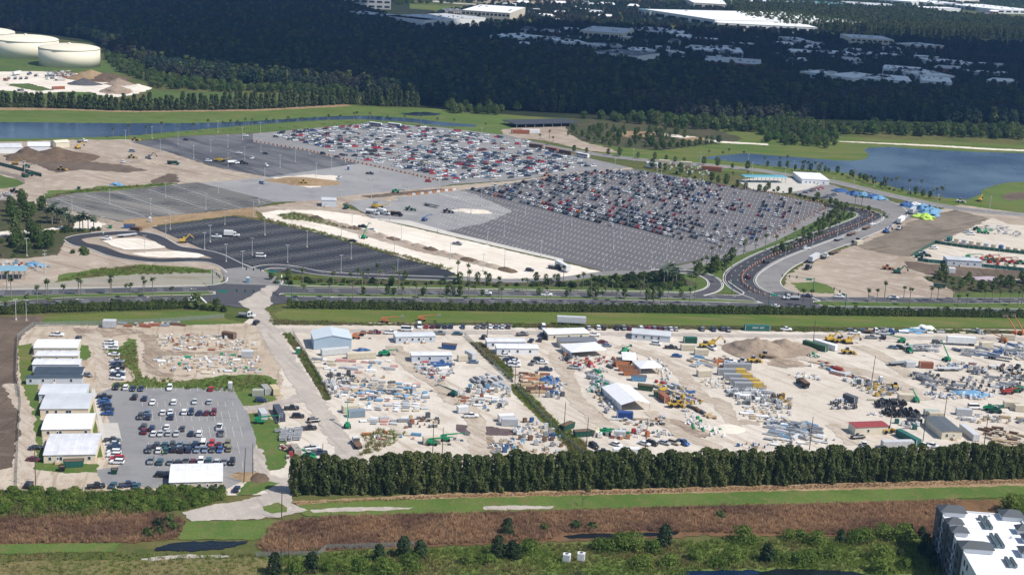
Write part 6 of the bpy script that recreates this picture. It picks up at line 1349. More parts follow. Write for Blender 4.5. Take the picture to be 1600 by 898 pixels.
for a,b,k,col,lab,tf in (
    ((1452,468),(1600,470),CON40,TEAL,'dark green container with white lettering beside the yard road',t11),
    ((-2,470),(2,470),CON10,TEAL,'',t12),
    ((375,595),(250,560),CON40,C('army',(.05,.12,.06)),'long dark green container left of its white twin',t12),
    ((435,590),(315,553),CON40,WHT,'long white container right of the dark green one',t12),
    ((945,700),(1050,705),CON20,RUST,'rust red container alone among the grey reels',t12),
    ((862,697),(930,697),CON10,LGRY,'pale grey container left of the rust red one',t12),
    ((1330,575),(1440,573),CON20,CRM,'cream container right of the long box trailer',t12),
    ((1460,525),(1560,530),CON20,CRM,'cream container at the right end of the yard road',t12),
    ((1160,755),(1285,752),CON20,CRM,'cream container left of the yellow-marked grey ones',t11),
    ((1320,710),(1475,712),CON40,GRYG,'grey container, farthest of the yellow-marked row',t11),
    ((1285,745),(1440,748),CON40,GRYG,'grey container, second of the yellow-marked row',t11),
    ((1320,775),(1480,780),CON40,GRYG,'grey container, third of the yellow-marked row',t11),
    ((1360,805),(1530,812),CON40,GRYG,'grey container, fourth of the yellow-marked row',t11),
    ((1388,830),(1565,832),CON40,GRYG,'grey container, nearest of the yellow-marked row',t11),
    ((1055,590),(1150,592),CON20,CRM,'cream container beside the yellow machine, upper',t11),
    ((1140,620),(1225,622),CON20,CRM,'cream container beside the yellow machine, lower',t11),
    ((1072,545),(1155,547),CON20,DGRN,'dark green container right of the grey gabled cabin',t11),
    ((740,795),(570,640),CON10,BLU,'',None),
    ((655,218),(762,222),CON20,C('royal',(.03,.07,.22)),'dark blue container in front of the white gabled marquee',t15),
    ((630,85),(565,40),CON20,C('army',(.05,.12,.06)),'dark green container left of the white gabled marquee',t15),
    ((985,120),(910,60),CON20,RUST,'rust red container right of the white gabled marquee',t15),
    ((635,335),(680,338),CON10,LGRY,'small grey box behind the parked cars',t15),
    ((412,625),(590,610),CON40,C('pale_grey',(.62,.63,.62)),'pale grey container in front of the blue metal shed',t10),
    ((570,648),(740,640),CON40,CRM,'cream container with dark panel in front of the pale grey one',t10),
    ((1262,660),(1310,657),CON10,CRM,'small cream box right of the long grey cabin',t10),
    ((1378,645),(1315,612),CON20,LGRY,'grey box right of the small cream box',t10),
    ((48,865),(5,865),CON10,C('sage',(.40,.40,.33)),'sage grey box on the grass, left of three',t10),
    ((95,868),(35,800),CON20,C('sage2',(.36,.36,.32)),'sage grey container on the grass, middle of three',t10),
    ((148,870),(85,795),CON20,C('sand_yellow',(.55,.45,.27)),'sand yellow container on the grass, right of three',t10),
    ((185,235),(125,130),CON40,C('charcoal_box',(.075,.085,.11)),'dark charcoal container trailer standing end-on',t14),
    ((75,225),(45,180),CON20,LGRY,'pale container behind the green lift on the grass',t14),
    ((285,455),(220,370),CON20,C('taupe',(.35,.31,.26)),'taupe container beside the orange scrap, left of the street',t14),
    ((545,185),(660,172),CON20,CRM,'cream container at the left of the slab field',t14),
    ((582,213),(682,205),CON20,C('blue_grey',(.22,.28,.33)),'blue-grey container in front of the cream one by the street',t14),
    ((1045,380),(1150,375),CON20,CRM,'cream container with green machines in front',t14),
    ((1260,185),(1330,180),CON10,WHT,'small white store left of the dark tank',t14),
    ((1515,240),(1640,235),CON20,WHT,'white store at the weedy fence, beyond the oily soil',t14),
    ((1530,262),(1650,265),CON20,LGRY,'pale grey store in front of the white one',t14),
    ((1140,395),(1000,330),CON40,WHT,'',None),
    ((1315,358),(1180,250),CON40,LGRY,'long pale grey container beside the timber stacks',t16),
    ((890,385),(680,388),CON40,LGRY,'pale grey container with rusty roof in front of the red-roofed cabin',t16),
    ((955,388),(810,310),CON40,TEAL,'long green container right of the pale grey one',t16),
    ((815,105),(905,108),CON20,CRM,'cream container beside the black reels',t16),
    ((975,205),(1060,210),CON20,C('pale_green',(.42,.48,.42)),'pale green box right of the black reels',t16),
    ((1005,222),(1090,225),CON20,CRM,'cream box behind the long workshop',t16),
    ((1175,195),(1250,200),CON20,LGRY,'pale box beside the green machines at the right',t16),
    ((1470,150),(1600,160),CON20,CRM,'cream container in the right corner, left one',t16),
    ((1540,172),(1680,180),CON20,CRM,'cream container in the right corner, right one',t16),
    ((560,120),(470,85),CON20,DGRY,'dark grey box among cable reels on open sand',t16),
    ((630,450),(700,452),CON20,WHT,'white trailer behind the tall screen, left',t15),
    ((690,448),(760,450),CON20,WHT,'white trailer behind the tall screen, right',t15),
    ((20,505),(52,508),CON10,RUST,'rust red container in the truck yard, left',t1),
    ((330,560),(428,556),CON40,RUST,'rust red container in the truck yard, right',t1)):
    if not lab: continue
    e = placed(k,a,b,lab,G2,col,tf)
    if 'white lettering' in lab:
        m = MB()
        for i,w in enumerate((.55,.5,.55,.5,0,.5,.55,.5)):
            if w:
                x0 = 3.6 + i * .72; m.box(x0,x0 + .12,-.07,-.05,1.2,2.0,WHT); m.box(x0 + .122,x0 + w,-.07,-.05,1.54,1.66,WHT); m.box(x0 + w - .12,x0 + w - .002,-.07,-.05,1.67,2.0,WHT)
        m.obj('lettering',e)
    if 'yellow-marked' in lab and 'left of' not in lab and 'farthest' not in lab:
        m = MB(); m.box(7.6,11.9,.1,2.35,2.63,2.68,YEL); m.box(7.6,11.9,-.09,-.06,.4,2.45,YEL); m.obj('yellow_panel',e)
        m = MB(); m.box(12.5,13.6,.3,2.0,.05,1.6,TAN); m.obj('timber_end',e)
# ---- hire yard wall of containers and the sheet fence
cols = [TEAL,CRM,LGRY,CRM,CRM,LGRY,CRM,BLU,CRM,CRM,CRM,LGRY,CRM,CRM]
for i in range(14):
    x,y = 1135 + i * 46,712 + i * 7.2
    placed(CON10 if i else CON20,(x,y),(x + 40,y - 30),'%s container in the hire yard row, %s from the left' % ({TEAL: 'dark green',CRM: 'cream',LGRY: 'grey',BLU: 'blue'}[cols[i]],ordinal(i + 1)),'containers of the hire yard',cols[i],t8)
def fence(pts,h,mat,label,name='fence',step=3.0,mesh=False,tf=None):
    q = [tf(*p) for p in pts] if tf else pts; L = [P(*p) for p in q]
    e = empty(name,L[0],0,label,'fence'); o = L[0]
    for a,b in zip(L,L[1:]):
        n = max(1,int((b - a).length / step)); d = (b - a) / n
        for i in range(n):
            u,v = a + d * i - o,a + d * (i + 1) - o
            m = MB(); m.bar((u.x,u.y,h / 2 + .05),(u.x + d.x * .98,u.y + d.y * .98,h / 2 + .05),.03,h - .1,mat); m.obj('panel',e)
            m = MB(); m.tube((u.x,u.y,0),(u.x,u.y,h + .1),.05,M_steel,5); m.obj('post',e)
    return e
M_chain = flat('chain_link',(.28,.30,.29),.6,.4,var=.1)
# see-through wire: fine woven gaps as transparency of the mesh fabric itself
_m = M_chain.node_tree; _t = _m.nodes.new('ShaderNodeBsdfTransparent'); _x = _m.nodes.new('ShaderNodeMixShader'); _x.inputs[0].default_value = .3
_m.links.new(_t.outputs[0],_x.inputs[1]); _m.links.new(_m.nodes['Principled BSDF'].outputs[0],_x.inputs[2]); _m.links.new(_x.outputs[0],_m.nodes['Material Output'].inputs['Surface'])
fence([(930,830),(1000,840),(1340,868),(1700,905)],2.2,TEAL,'green sheet fence along the near side of the hire yard',tf=t8)
fence([(900,800),(1040,722),(1250,752),(1700,800)],2.2,DGRN,'dark green sheet fence along the far side of the hire yard',tf=t8)
fence([(-40,225),(100,260),(260,305)],2.4,DGRN,'dark green sheet fence left of the soil heaps',tf=t5)
fence([(-40,280),(50,295),(110,315),(155,345)],2.4,M_chain,'wire fence around the small lawn at the left edge',tf=t5)
fence([(110,520),(105,620),(100,760),(120,880)],2.2,M_chain,'wire fence between tilled field and compound',tf=t9,step=3)
fence([(110,515),(205,440),(640,432)],2.2,M_chain,'wire fence along the top of the compound',tf=t9,step=3)
fence([(640,425),(1000,415),(1400,385)],2.0,M_chain,'wire fence behind the scrap row in the compound',tf=t9,step=3)
fence([(230,490),(300,600),(400,770),(470,895)],2.0,M_chain,'wire fence beside the dirt street',tf=t10,step=3)
fence([(1300,500),(1400,600),(1500,700),(1600,790)],2.0,M_chain,'wire fence through the weeds in the yard',tf=t10,step=3)
fence([(20,20),(180,190),(330,350),(450,450)],2.0,M_chain,'wire fence along the green weeds behind the screen',tf=t15,step=3)
fence([(0,520),(320,515),(390,515),(440,475),(1000,455)],1.8,M_chain,'chain-link fence at the bottom edge beside the ditch',tf=t18,step=3)
fence([(120,15),(130,120),(115,300),(105,640)],1.8,M_chain,'low wire fence along the compound side track',tf=t13,step=3)
# ---- dumpsters and skips
def skip(L,w,h):
    def b(m):
        m.hull([(.35,0,.1),(L - .35,0,.1),(L - .35,w,.1),(.35,w,.1)],[(0,-.05,h),(L,-.05,h),(L,w + .05,h),(0,w + .05,h)],PAINT,BLK)
    def r(m):
        for y in (-.12,w + .05): m.box(0,L,y,y + .07,h + .01,h + .14,PAINT)
        for x in (-.05,L - .02): m.box(x,x + .07,-.04,w + .04,h + .02,h + .15,PAINT)
        for i in range(5): m.box(.5 + i * (L - 1.1) / 4,.62 + i * (L - 1.1) / 4,-.11,-.052,.3,h - .05,PAINT)
    def c(m): m.box(.3,L - .3,.25,w - .25,h + .015,h + .07,BRN)
    return multi('skip','skip',[('body',b),('rim',r),('contents',c)])
SKIP,SKIPS = skip(6.5,2.4,2.1),skip(2.2,1.7,1.5)
G3 = 'skips in the works yard'
for a,b,k,col,lab,tf in (
    ((740,780),(825,785),SKIP,SKY,'bright blue skip in front of the orange ones',t11),((690,745),(775,750),SKIP,ORG,'orange skip, nearest of three',t11),((665,720),(760,722),SKIP,ORG,'orange skip, middle of three',t11),((645,695),(740,690),SKIP,ORG,'orange skip, farthest of three',t11),
    ((780,670),(720,630),SKIP,RUST,'rust red skip behind the white canopies',t11),((780,835),(862,845),SKIP,C('army',(.05,.12,.06)),'low dark green skip in front of the blue one',t11),((1155,580),(1262,590),SKIP,BLU,'blue skip right of the long grey cabin',t10),
    ((325,300),(390,275),SKIP,DGRN,'dark green skip filled with scrap beside the weedy fence',t15),((390,335),(470,330),SKIP,DGRN,'dark green skip right of the scrap-filled one',t15),((690,565),(730,565),SKIPS,DGRN,'green dumpster beside the concrete path of the compound',t13),((395,525),(455,522),SKIP,TEAL,'teal dumpster in front of the nearest tan trailer',t13),((365,548),(400,546),SKIPS,BLK,'black bin left of the teal dumpster',t13),
    ((770,628),(815,628),SKIP,BLU,'blue skip at the end of the garden path',t5),((810,640),(875,650),SKIP,BRN,'dark rusty skip right of the blue one',t5),((675,628),(705,628),SKIPS,GREEN,'green skip on the garden path',t5),((480,385),(512,385),SKIPS,DGRN,'green skip at the corner of the dusty lot',t5),((180,310),(100,275),SKIP,DGRN,'dark skip behind the sheet fence',t5),((880,880),(960,885),SKIP,C('army',(.05,.12,.06)),'dark green skip in the clutter right of the marquee',t11)):
    placed(k,a,b,lab,G3,col,tf)
# ---- trailers and trucks
def wheels(m,xs,w,r=.5): 
    for x in xs:
        for y in (.15,w - .15): m.wheel(x,y,r,r,.32,M_tyre,10)
def semi_trailer(L=13.5,box=True,h=3.9):
    P_ = [('chassis',lambda m: (m.box(.2,L,.5,2.0,.9,1.12,DGRY))),('wheels',lambda m: wheels(m,(1.2,2.4),2.5)),('landing_gear',lambda m: (m.box(L - 3,L - 2.85,.4,.5,0,.9,DGRY),m.box(L - 3,L - 2.85,2.0,2.1,0,.9,DGRY)))]
    P_ += [('cargo_box',lambda m: m.box(0,L,0,2.5,1.13,h,PAINT))] if box else [('deck',lambda m: m.box(0,L,0,2.5,1.13,1.32,PAINT))]
    return multi('semi_trailer','trailer',P_)
BOXT,FLATT = semi_trailer(),semi_trailer(11,False)
def truck(name,cat,L,load):
    def cab(m):
        m.hull([(L - 2.2,.05,.7),(L,.1,.7),(L,2.3,.7),(L - 2.2,2.35,.7)],[(L - 2.1,.15,2.7),(L - .9,.2,2.7),(L - .9,2.2,2.7),(L - 2.1,2.25,2.7)],PAINT)
        m.box(L + .002,L + 1.3,.35,2.05,.75,1.55,PAINT,tx=.08,ty=.1)
    def glass(m):
        m.quad([(L - .06,.22,1.6),(L - .06,2.18,1.6),(L - .78,2.1,2.6),(L - .78,.3,2.6)],M_cgl); m.box(L - 1.8,L - .9,.06,.09,1.65,2.4,M_cgl); m.box(L - 1.8,L - .9,2.31,2.34,1.65,2.4,M_cgl)
    ld = {'dump': lambda m: (m.hull([(.2,.1,1.2),(L - 2.5,.1,1.2),(L - 2.5,2.3,1.2),(.2,2.3,1.2)],[(0,0,2.5),(L - 2.4,0,2.6),(L - 2.4,2.4,2.6),(0,2.4,2.5)],PAINT,BRN)),
          'flat': lambda m: (m.box(0,L - 2.5,0,2.4,1.1,1.3,BRN),m.box(L - 2.5,L - 2.42,0,2.4,1.31,2.4,DGRY)),
          'box': lambda m: m.box(0,L - 2.4,-.02,2.42,1.0,3.4,WHT),
          'rack': lambda m: (m.box(0,L - 2.5,0,2.4,1.1,1.3,DGRY),[m.bar((x,y,1.3),(x,y,2.6),.07,.07,DGRY) for x in (.1,1.5,3,L - 2.7) for y in (.1,2.3)],m.box(.3,L - 2.8,.4,2.0,1.32,1.9,GRYG)),
          'tank': lambda m: m.tube((.2,1.2,2.0),(L - 2.6,1.2,2.0),.95,PAINT,12)}[load]
    return multi(name,cat,[('chassis',lambda m: m.box(0,L - .1,.7,1.7,.55,.95,DGRY)),('cab',cab),('windows',glass),({'dump': 'dump_body','flat': 'flatbed','box': 'cargo_box','rack': 'rack_bed','tank': 'tank'}[load],ld),('wheels',lambda m: wheels(m,(1.1,2.4,L - .2),2.4))])
DUMP,FLATB,BOXTR,RACK,TANKT = truck('dump_truck','truck',7.6,'dump'),truck('flatbed_truck','truck',7.2,'flat'),truck('box_truck','truck',7.4,'box'),truck('work_truck','truck',6.6,'rack'),truck('tank_truck','truck',7.8,'tank')
G4 = 'trucks and trailers'
for a,b,k,col,lab,tf in (
    ((1285,555),(1100,545),BOXT,WHT,'long white box trailer beside the yard road at the right',t12),((665,410),(625,345),FLATB,WHT,'flatbed truck parked across the end of the dirt street',t14),((260,830),(195,785),DUMP,BLK,'black dump truck alone on the open sand',t12),((190,270),(85,268),DUMP,WHT,'white dump truck turning at the right junction',t12),
    ((275,848),(335,812),BOXT,LGRY,'pale box trailer parked on the forecourt lane',t8) ,((250,870),(205,895),RACK,BLK,'dark truck at the lower end of the forecourt lane',t8),((350,822),(375,810),RACK,WHT,'white tractor at the end of the pale box trailer',t8),((400,795),(470,775),FLATT,BRN,'flatbed trailer on the forecourt lane',t8),((430,710),(500,690),FLATT,GRYG,'long flatbed truck beside the entrance road',t8),((510,678),(570,660),FLATT,BRN,'dark low trailer beside the entrance road',t8),((605,640),(660,622),FLATT,BRN,'brown low trailer at the head of the entrance road',t8),
    ((825,605),(885,560),BOXT,WHT,'white box trailer on the forecourt',t8),((900,545),(940,510),BOXT,LGRY,'grey box trailer beside the blue tarps',t8),((815,625),(805,632),RACK,WHT,'white tractor below the white box trailer',t8),((555,735),(610,725),CON20,CRM,'cream box beside the entrance lane',t8),((535,722),(560,718),RACK,BLK,'dark truck beside the cream box',t8),
    ((680,535),(750,545),TANKT,WHT,'white tank truck on the stone lot below the paver',t6),((755,535),(780,540),BOXTR,WHT,'small white truck right of the tank truck',t6),((830,545),(895,555),DUMP,BLK,'black dump truck with white cab on the stone lot',t6),((1045,485),(1110,498),FLATT,DGRY,'dark flatbed on the stone lot near the painted bays',t6),
    ((1040,228),(1090,232),DUMP,DGRN,'dark green dump truck on the works soil',t5),((1395,680),(1450,682),BOXTR,WHT,'white box truck on the new black car park',t5),((740,688),(800,682),FLATT,LGRY,'pale flatbed trailer on the loop drive',t5),((1420,232),(1465,230),TANKT,WHT,'white truck in front of the yellow paver',t5),((265,70),(325,102),BOXT,WHT,'long white office trailer at the end of the sand road',t11),((220,80),(250,85),RACK,BLK,'dark truck left of the long white office trailer',t11),
    ((280,430),(400,435),BOXT,LGRY,'grey tank trailer in the weeds above the yard road',t11),((600,485),(700,490),FLATB,WHT,'white flatbed truck at the yard road',t12),((700,490),(745,492),RACK,BLU,'blue truck right of the white flatbed',t12),((765,690),(830,685),FLATT,GRYG,'grey flat trailer left of the pale container',t12),((1060,720),(1200,722),FLATT,LGRY,'pale flat trailer in front of the rust red container',t12),((1360,640),(1490,660),FLATT,DGRY,'dark flat trailer stacked with pipes at the right',t12),
    ((90,475),(145,465),BOXT,WHT,'white box trailer in the truck yard below the tanks',t1),((180,470),(215,462),RACK,BLU,'blue truck in the truck yard',t1),((225,480),(260,470),RACK,WHT,'white truck in the truck yard, right of the blue one',t1),((60,498),(80,480),RACK,WHT,'white truck at the left of the truck yard',t1),((100,498),(122,482),RACK,WHT,'second white truck at the left of the truck yard',t1),((135,498),(158,482),RACK,WHT,'third white truck at the left of the truck yard',t1),((170,496),(192,480),RACK,WHT,'fourth white truck of the truck yard',t1),((295,480),(340,485),RACK,WHT,'white truck in the middle of the truck yard',t1),((340,505),(440,505),FLATT,GRYG,'grey flat trailer in the truck yard',t1),((395,485),(430,483),RACK,WHT,'white truck at the right of the truck yard',t1),((105,570),(190,580),RACK,LGRY,'grey truck on the drive below the truck yard',t1),((490,95),(545,90),RACK,WHT,'white truck beside the cream hut near the canal',t5),((1480,385),(1545,390),RACK,WHT,'white vehicle at the dirt corner, right of the junction hedge',t9)):
    placed(k,a,b,lab,G4,col,tf,.25)
# ---- coaches in the full car park
COACH = multi('coach','bus',[('body',lambda m: m.box(0,12,0,2.55,.45,3.3,PAINT,tx=.08)),('windows',lambda m: (m.box(.5,11.4,-.03,-.005,1.7,2.7,M_cgl),m.box(.5,11.4,2.555,2.58,1.7,2.7,M_cgl))),('wheels',lambda m: wheels(m,(2.4,9.4),2.55))])
for i,(a,b,col) in enumerate((((702,785),(745,790),WHT),((820,790),(865,795),WHT))): placed(COACH,a,b,'white coach at the top of the full car park, %s' % ('left','right')[i],'coaches in the full car park',col,t2)
for i,(a,b,col,cn) in enumerate((((105,122),(178,132),BRN,'brown'),((205,142),(275,155),RUST,'rust-brown'),((290,160),(360,172),BRN,'dark brown'),((395,178),(460,190),WHT,'white'))): placed(COACH,a,b,'%s coach at the right end of the full car park, %s in line' % (cn,ordinal(i + 1)),'coaches in the full car park',col,t7)
# ---- earth-moving machines and lifts
def ex_parts():
    return [('tracks',lambda m: (m.box(-1.9,1.9,-1.4,-.8,0,.8,BLK,tx=.3),m.box(-1.9,1.9,.8,1.4,0,.8,BLK,tx=.3))),('body',lambda m: (m.box(-2.0,1.2,-1.35,1.35,.85,1.9,PAINT),m.box(.1,1.5,.3,1.3,1.91,2.9,PAINT,tx=.1))),('windows',lambda m: m.box(1.42,1.53,.4,1.2,2.0,2.8,M_cgl)),
            ('boom',lambda m: (m.bar((.9,-.3,1.6),(3.6,-.3,4.6),.4,.5,PAINT),m.bar((3.6,-.3,4.6),(5.8,-.3,2.6),.35,.4,PAINT))),('bucket',lambda m: m.hull([(5.5,-.8,1.4),(6.3,-.8,1.6),(6.3,.2,1.6),(5.5,.2,1.4)],[(5.6,-.8,2.5),(6.1,-.8,2.5),(6.1,.2,2.5),(5.6,.2,2.5)],DGRY))]
EXC = multi('excavator','excavator',ex_parts())
LOADER = multi('wheel_loader','loader',[('wheels',lambda m: [m.wheel(x,y,.75,.75,.5,M_tyre,10) for x in (-1.4,1.5) for y in (-1.05,1.05)]),('body',lambda m: (m.box(-2.6,.2,-.9,.9,.9,1.9,PAINT,tx=.1),m.box(.3,2.0,-.6,.6,.9,1.4,PAINT))),('cab',lambda m: m.box(-.6,.7,-.75,.75,1.91,3.2,M_cgl,PAINT,.12,.1)),('arms',lambda m: (m.bar((1.2,-.5,1.5),(3.4,-.5,.7),.2,.35,PAINT),m.bar((1.2,.5,1.5),(3.4,.5,.7),.2,.35,PAINT))),('bucket',lambda m: m.hull([(3.3,-1.4,.1),(4.5,-1.4,.1),(4.5,1.4,.1),(3.3,1.4,.1)],[(3.3,-1.4,1.2),(3.7,-1.4,1.2),(3.7,1.4,1.2),(3.3,1.4,1.2)],PAINT))])
TELE = multi('telehandler','telehandler',[('wheels',lambda m: [m.wheel(x,y,.65,.65,.4,M_tyre,10) for x in (-1.6,1.7) for y in (-1,1)]),('body',lambda m: m.box(-2.6,2.4,-.85,.85,.75,1.5,PAINT,tx=.15)),('cab',lambda m: m.box(-.7,.7,.1,.95,1.51,2.7,M_cgl,PAINT,.1,.05)),('boom',lambda m: (m.bar((-2.4,-.35,1.9),(3.2,-.35,2.4),.45,.45,PAINT),m.bar((3.2,-.35,2.35),(5.4,-.35,2.5),.32,.32,PAINT))),('forks',lambda m: (m.box(5.3,5.45,-.9,.3,1.6,2.7,DGRY),m.box(5.46,6.5,-.8,-.65,1.6,1.68,DGRY),m.box(5.46,6.5,.1,.25,1.6,1.68,DGRY)))])
def lift(up):
    e = (5.5 * cos(up),5.5 * sin(up))
    return multi('boom_lift','boom lift',[('wheels',lambda m: [m.wheel(x,y,.5,.5,.38,M_tyre,10) for x in (-1.2,1.2) for y in (-1,1)]),('base',lambda m: m.box(-1.7,1.7,-.85,.85,.55,1.05,PAINT,tx=.1)),('turret',lambda m: m.box(-1.9,.6,-.8,.8,1.06,2.0,PAINT,tx=.12)),('boom',lambda m: (m.bar((-1.3,0,2.2),(-1.3 + e[0],0,2.2 + e[1]),.38,.42,PAINT),m.bar((-1.3 + e[0],0,2.2 + e[1]),(-1.3 + e[0] * 1.55,0,2.2 + e[1] * 1.55),.25,.28,PAINT))),('basket',lambda m: (m.box(-1.3 + e[0] * 1.55,-.1 + e[0] * 1.55,-1.0,1.0,1.5 + e[1] * 1.55,1.6 + e[1] * 1.55,DGRY),[m.bar((x,y,1.6 + e[1] * 1.55),(x,y,2.6 + e[1] * 1.55),.06,.06,PAINT) for x in (-1.25 + e[0] * 1.55,-.15 + e[0] * 1.55) for y in (-.95,.95)],m.box(-1.3 + e[0] * 1.55,-.1 + e[0] * 1.55,-1.0,-.94,2.55 + e[1] * 1.55,2.62 + e[1] * 1.55,PAINT),m.box(-1.3 + e[0] * 1.55,-.1 + e[0] * 1.55,.94,1.0,2.55 + e[1] * 1.55,2.62 + e[1] * 1.55,PAINT)))])
LIFT0,LIFT1 = lift(.12),lift(.85)
PAVER = multi('paver','paving machine',[('wheels',lambda m: [m.wheel(x,y,.6,.6,.5,M_tyre,10) for x in (-3,-1.8,2,3.2) for y in (-1.1,1.1)]),('body',lambda m: (m.box(-3.8,2.2,-1.2,1.2,.7,2.0,PAINT,tx=.15),m.box(-2.4,-.4,-1,1,2.01,2.8,PAINT))),('conveyor',lambda m: m.bar((1.5,0,1.4),(8.0,0,3.2),1.0,.4,PAINT)),('canopy',lambda m: (m.box(-2.6,.4,-1.2,1.2,3.6,3.72,DGRY),[m.bar((x,y,2.0),(x,y,3.6),.08,.08,DGRY) for x in (-2.5,.3) for y in (-1.1,1.1)]))])
G5 = 'machines on the site'
for x,y,ang,k,col,lab,tf in (
    (800,622,20,TELE,GREEN,'green telehandler in front of the cream container',t10),(625,515,5,LIFT0,ORG,'orange boom lift right of the blue metal shed',t10),(805,415,0,LIFT0,ORG,'orange boom lift on the verge below the levee, left',t10),(1035,405,0,LIFT0,ORG,'orange lift on the verge below the levee, right',t10),(330,466,150,TELE,GREEN,'green telehandler at the left end of the tall screen',t14),(22,245,5,LIFT0,GREEN,'green boom lift on the compound grass',t14),(570,272,100,LIFT1,GREEN,'green scissor-arm lift beside the street',t14),(1100,380,5,LIFT0,GREEN,'green machine in front of the cream container',t14),(1180,355,5,LIFT0,GREEN,'green machine right of the cream container',t14),(1225,75,150,LIFT0,TEAL,'teal boom lift beside the white slabs',t14),
    (700,605,60,TELE,GREEN,'green machine beside the grey gabled cabin',t11),(1200,570,30,LOADER,YEL,'yellow loader beside the cream boxes',t11),(1245,560,10,EXC,YEL,'yellow excavator behind the cream boxes',t11),(1500,665,20,LOADER,YEL,'yellow loader below the big soil heap',t11),(1575,635,20,LOADER,C('ochre',(.35,.22,.05)),'ochre loader at the foot of the big soil heap',t11),(1400,525,30,EXC,YEL,'',t12),
    (385,530,15,EXC,YEL,'yellow excavator beside the white container, left',t12),(440,540,15,LOADER,YEL,'yellow loader beside the white container',t12),(500,545,15,EXC,YEL,'yellow excavator at the right of the group',t12),(490,610,5,LOADER,YEL,'yellow loader below the excavators',t12),(830,540,175,LIFT0,GREEN,'green boom lift with a long arm beside the yard road',t12),(880,600,90,TELE,GREEN,'green machine beside the grey reels',t12),(1110,655,120,LIFT1,GREEN,'green lift with raised arm right of the rust red container',t12),(1525,490,140,LIFT1,ORG,'orange lift with raised boom at the right, left one',t12),(1570,490,130,LIFT1,ORG,'orange lift with raised boom at the right edge',t12),(1465,540,140,LIFT0,ORG,'orange lift beside the cream container',t12),(1490,860,20,TELE,RED,'red machine at the right edge of the reel field',t12),(1540,850,20,TELE,GREEN,'green machine at the right edge of the reel field',t12),(790,830,80,LOADER,YEL,'yellow loader among the clutter on the sand',t12),(740,85,0,LOADER,ORG,'orange loader on the graded soil inside the curve',t12),(805,108,5,EXC,DGRN,'dark green machine on the graded soil',t12),(1220,512,0,LIFT0,GREEN,'',t12),
    (575,315,0,TELE,GREEN,'green machine in front of the cream drum behind the screen',t15),(1030,125,15,LOADER,YEL,'yellow loader beside the rust red container',t15),(1010,145,10,LOADER,YEL,'yellow machine in front of the rust red container',t15),(1380,165,5,TELE,GREEN,'green machine beside the white van',t16),(1415,180,5,TELE,DGRN,'dark green machine beside the white van',t16),(920,110,90,LIFT0,GREEN,'small green machine right of the black reels',t16),(740,305,30,LOADER,YEL,'yellow machine at the red-roofed cabin',t16),
    (755,500,0,PAVER,YEL,'yellow paving machine on the stone lot',t6),(295,350,10,LOADER,YEL,'yellow loader on the white sand heap',t6),(870,405,0,TELE,GREEN,'green machine on the dirt strip',t6),(955,515,5,LOADER,DGRN,'dark machine with orange trailer on the stone lot',t6),(1050,580,60,LIFT0,BLU,'blue machine on the stone lot',t6),(675,690,60,LIFT1,GREEN,'green crane on the sand road',t6),(560,505,90,LOADER,DGRN,'dark machine at the weedy corner',t6),(1190,530,5,LOADER,BLK,'dark machine beside the painted bays',t6),
    (1370,210,0,PAVER,YEL,'yellow paving machine on the patchy car park',t5),(485,130,60,EXC,YEL,'yellow excavator beyond the soil heaps',t5),(380,265,0,LOADER,C('ochre',(.35,.22,.05)),'ochre loader below the soil heaps',t5),(925,195,30,EXC,DGRY,'dark screening machine on the works soil',t5),(820,190,10,LOADER,C('ochre',(.35,.22,.05)),'ochre loader on the works soil',t5),(165,250,20,TELE,DGRN,'dark green machine left of the soil heaps',t5),(95,230,0,EXC,C('ochre',(.35,.22,.05)),'ochre excavator behind the sheet fence',t5),(840,80,0,LOADER,C('ochre',(.35,.22,.05)),'ochre loader at the works road near the canal',t5),(1140,715,20,EXC,YEL,'yellow small excavator beside the new black car park',t5),(185,300,10,TELE,DGRN,'dark green machine at the sheet fence end',t5),(90,405,0,LOADER,BLK,'dark machine on the dirt at the left edge',t5),(1510,225,0,LOADER,BLK,'dark roller on the patchy car park',t5),
    (215,300,0,EXC,YEL,'',t7),(215,303,0,LOADER,ORG,'orange machine on the dirt strip between the car parks',t7),(1320,458,60,EXC,YEL,'yellow excavator on the lake shore',t8),(735,655,40,EXC,BLU,'blue crane body on the forecourt',t8),(1195,465,0,LOADER,WHT,'white machine at the lake shore',t8),(1430,835,0,LIFT0,ORG,'orange lift in the hire yard, right of the store',t8),(1250,815,0,LIFT0,GREEN,'green lift in the hire yard',t8),(1330,830,30,LIFT0,RED,'red lift in the hire yard',t8),(1470,835,0,LIFT0,RED,'red lift at the right of the hire yard',t8),(1520,848,0,TELE,RED,'red telehandler at the right of the hire yard',t8),(1390,840,0,TELE,DGRN,'dark green telehandler in the hire yard',t8),(1380,815,0,TELE,ORG,'orange telehandler in the hire yard',t8),(1570,850,0,TELE,GREEN,'green telehandler at the right edge of the hire yard',t8),(1320,655,0,LIFT0,GREEN,'green lift behind the container row',t8),(1360,660,0,LIFT0,GREEN,'second green lift behind the container row',t8),(1300,640,0,TELE,DGRN,'dark green machine behind the container row',t8),(970,800,0,LOADER,BLK,'dark machine in the hire yard corner',t8),(940,810,0,TELE,DGRN,'dark green machine in the hire yard corner',t8)):
    if lab: k.put(P(*tf(x,y)) + Vector((0,0,.2)),radians(ang),lab,G5,col)
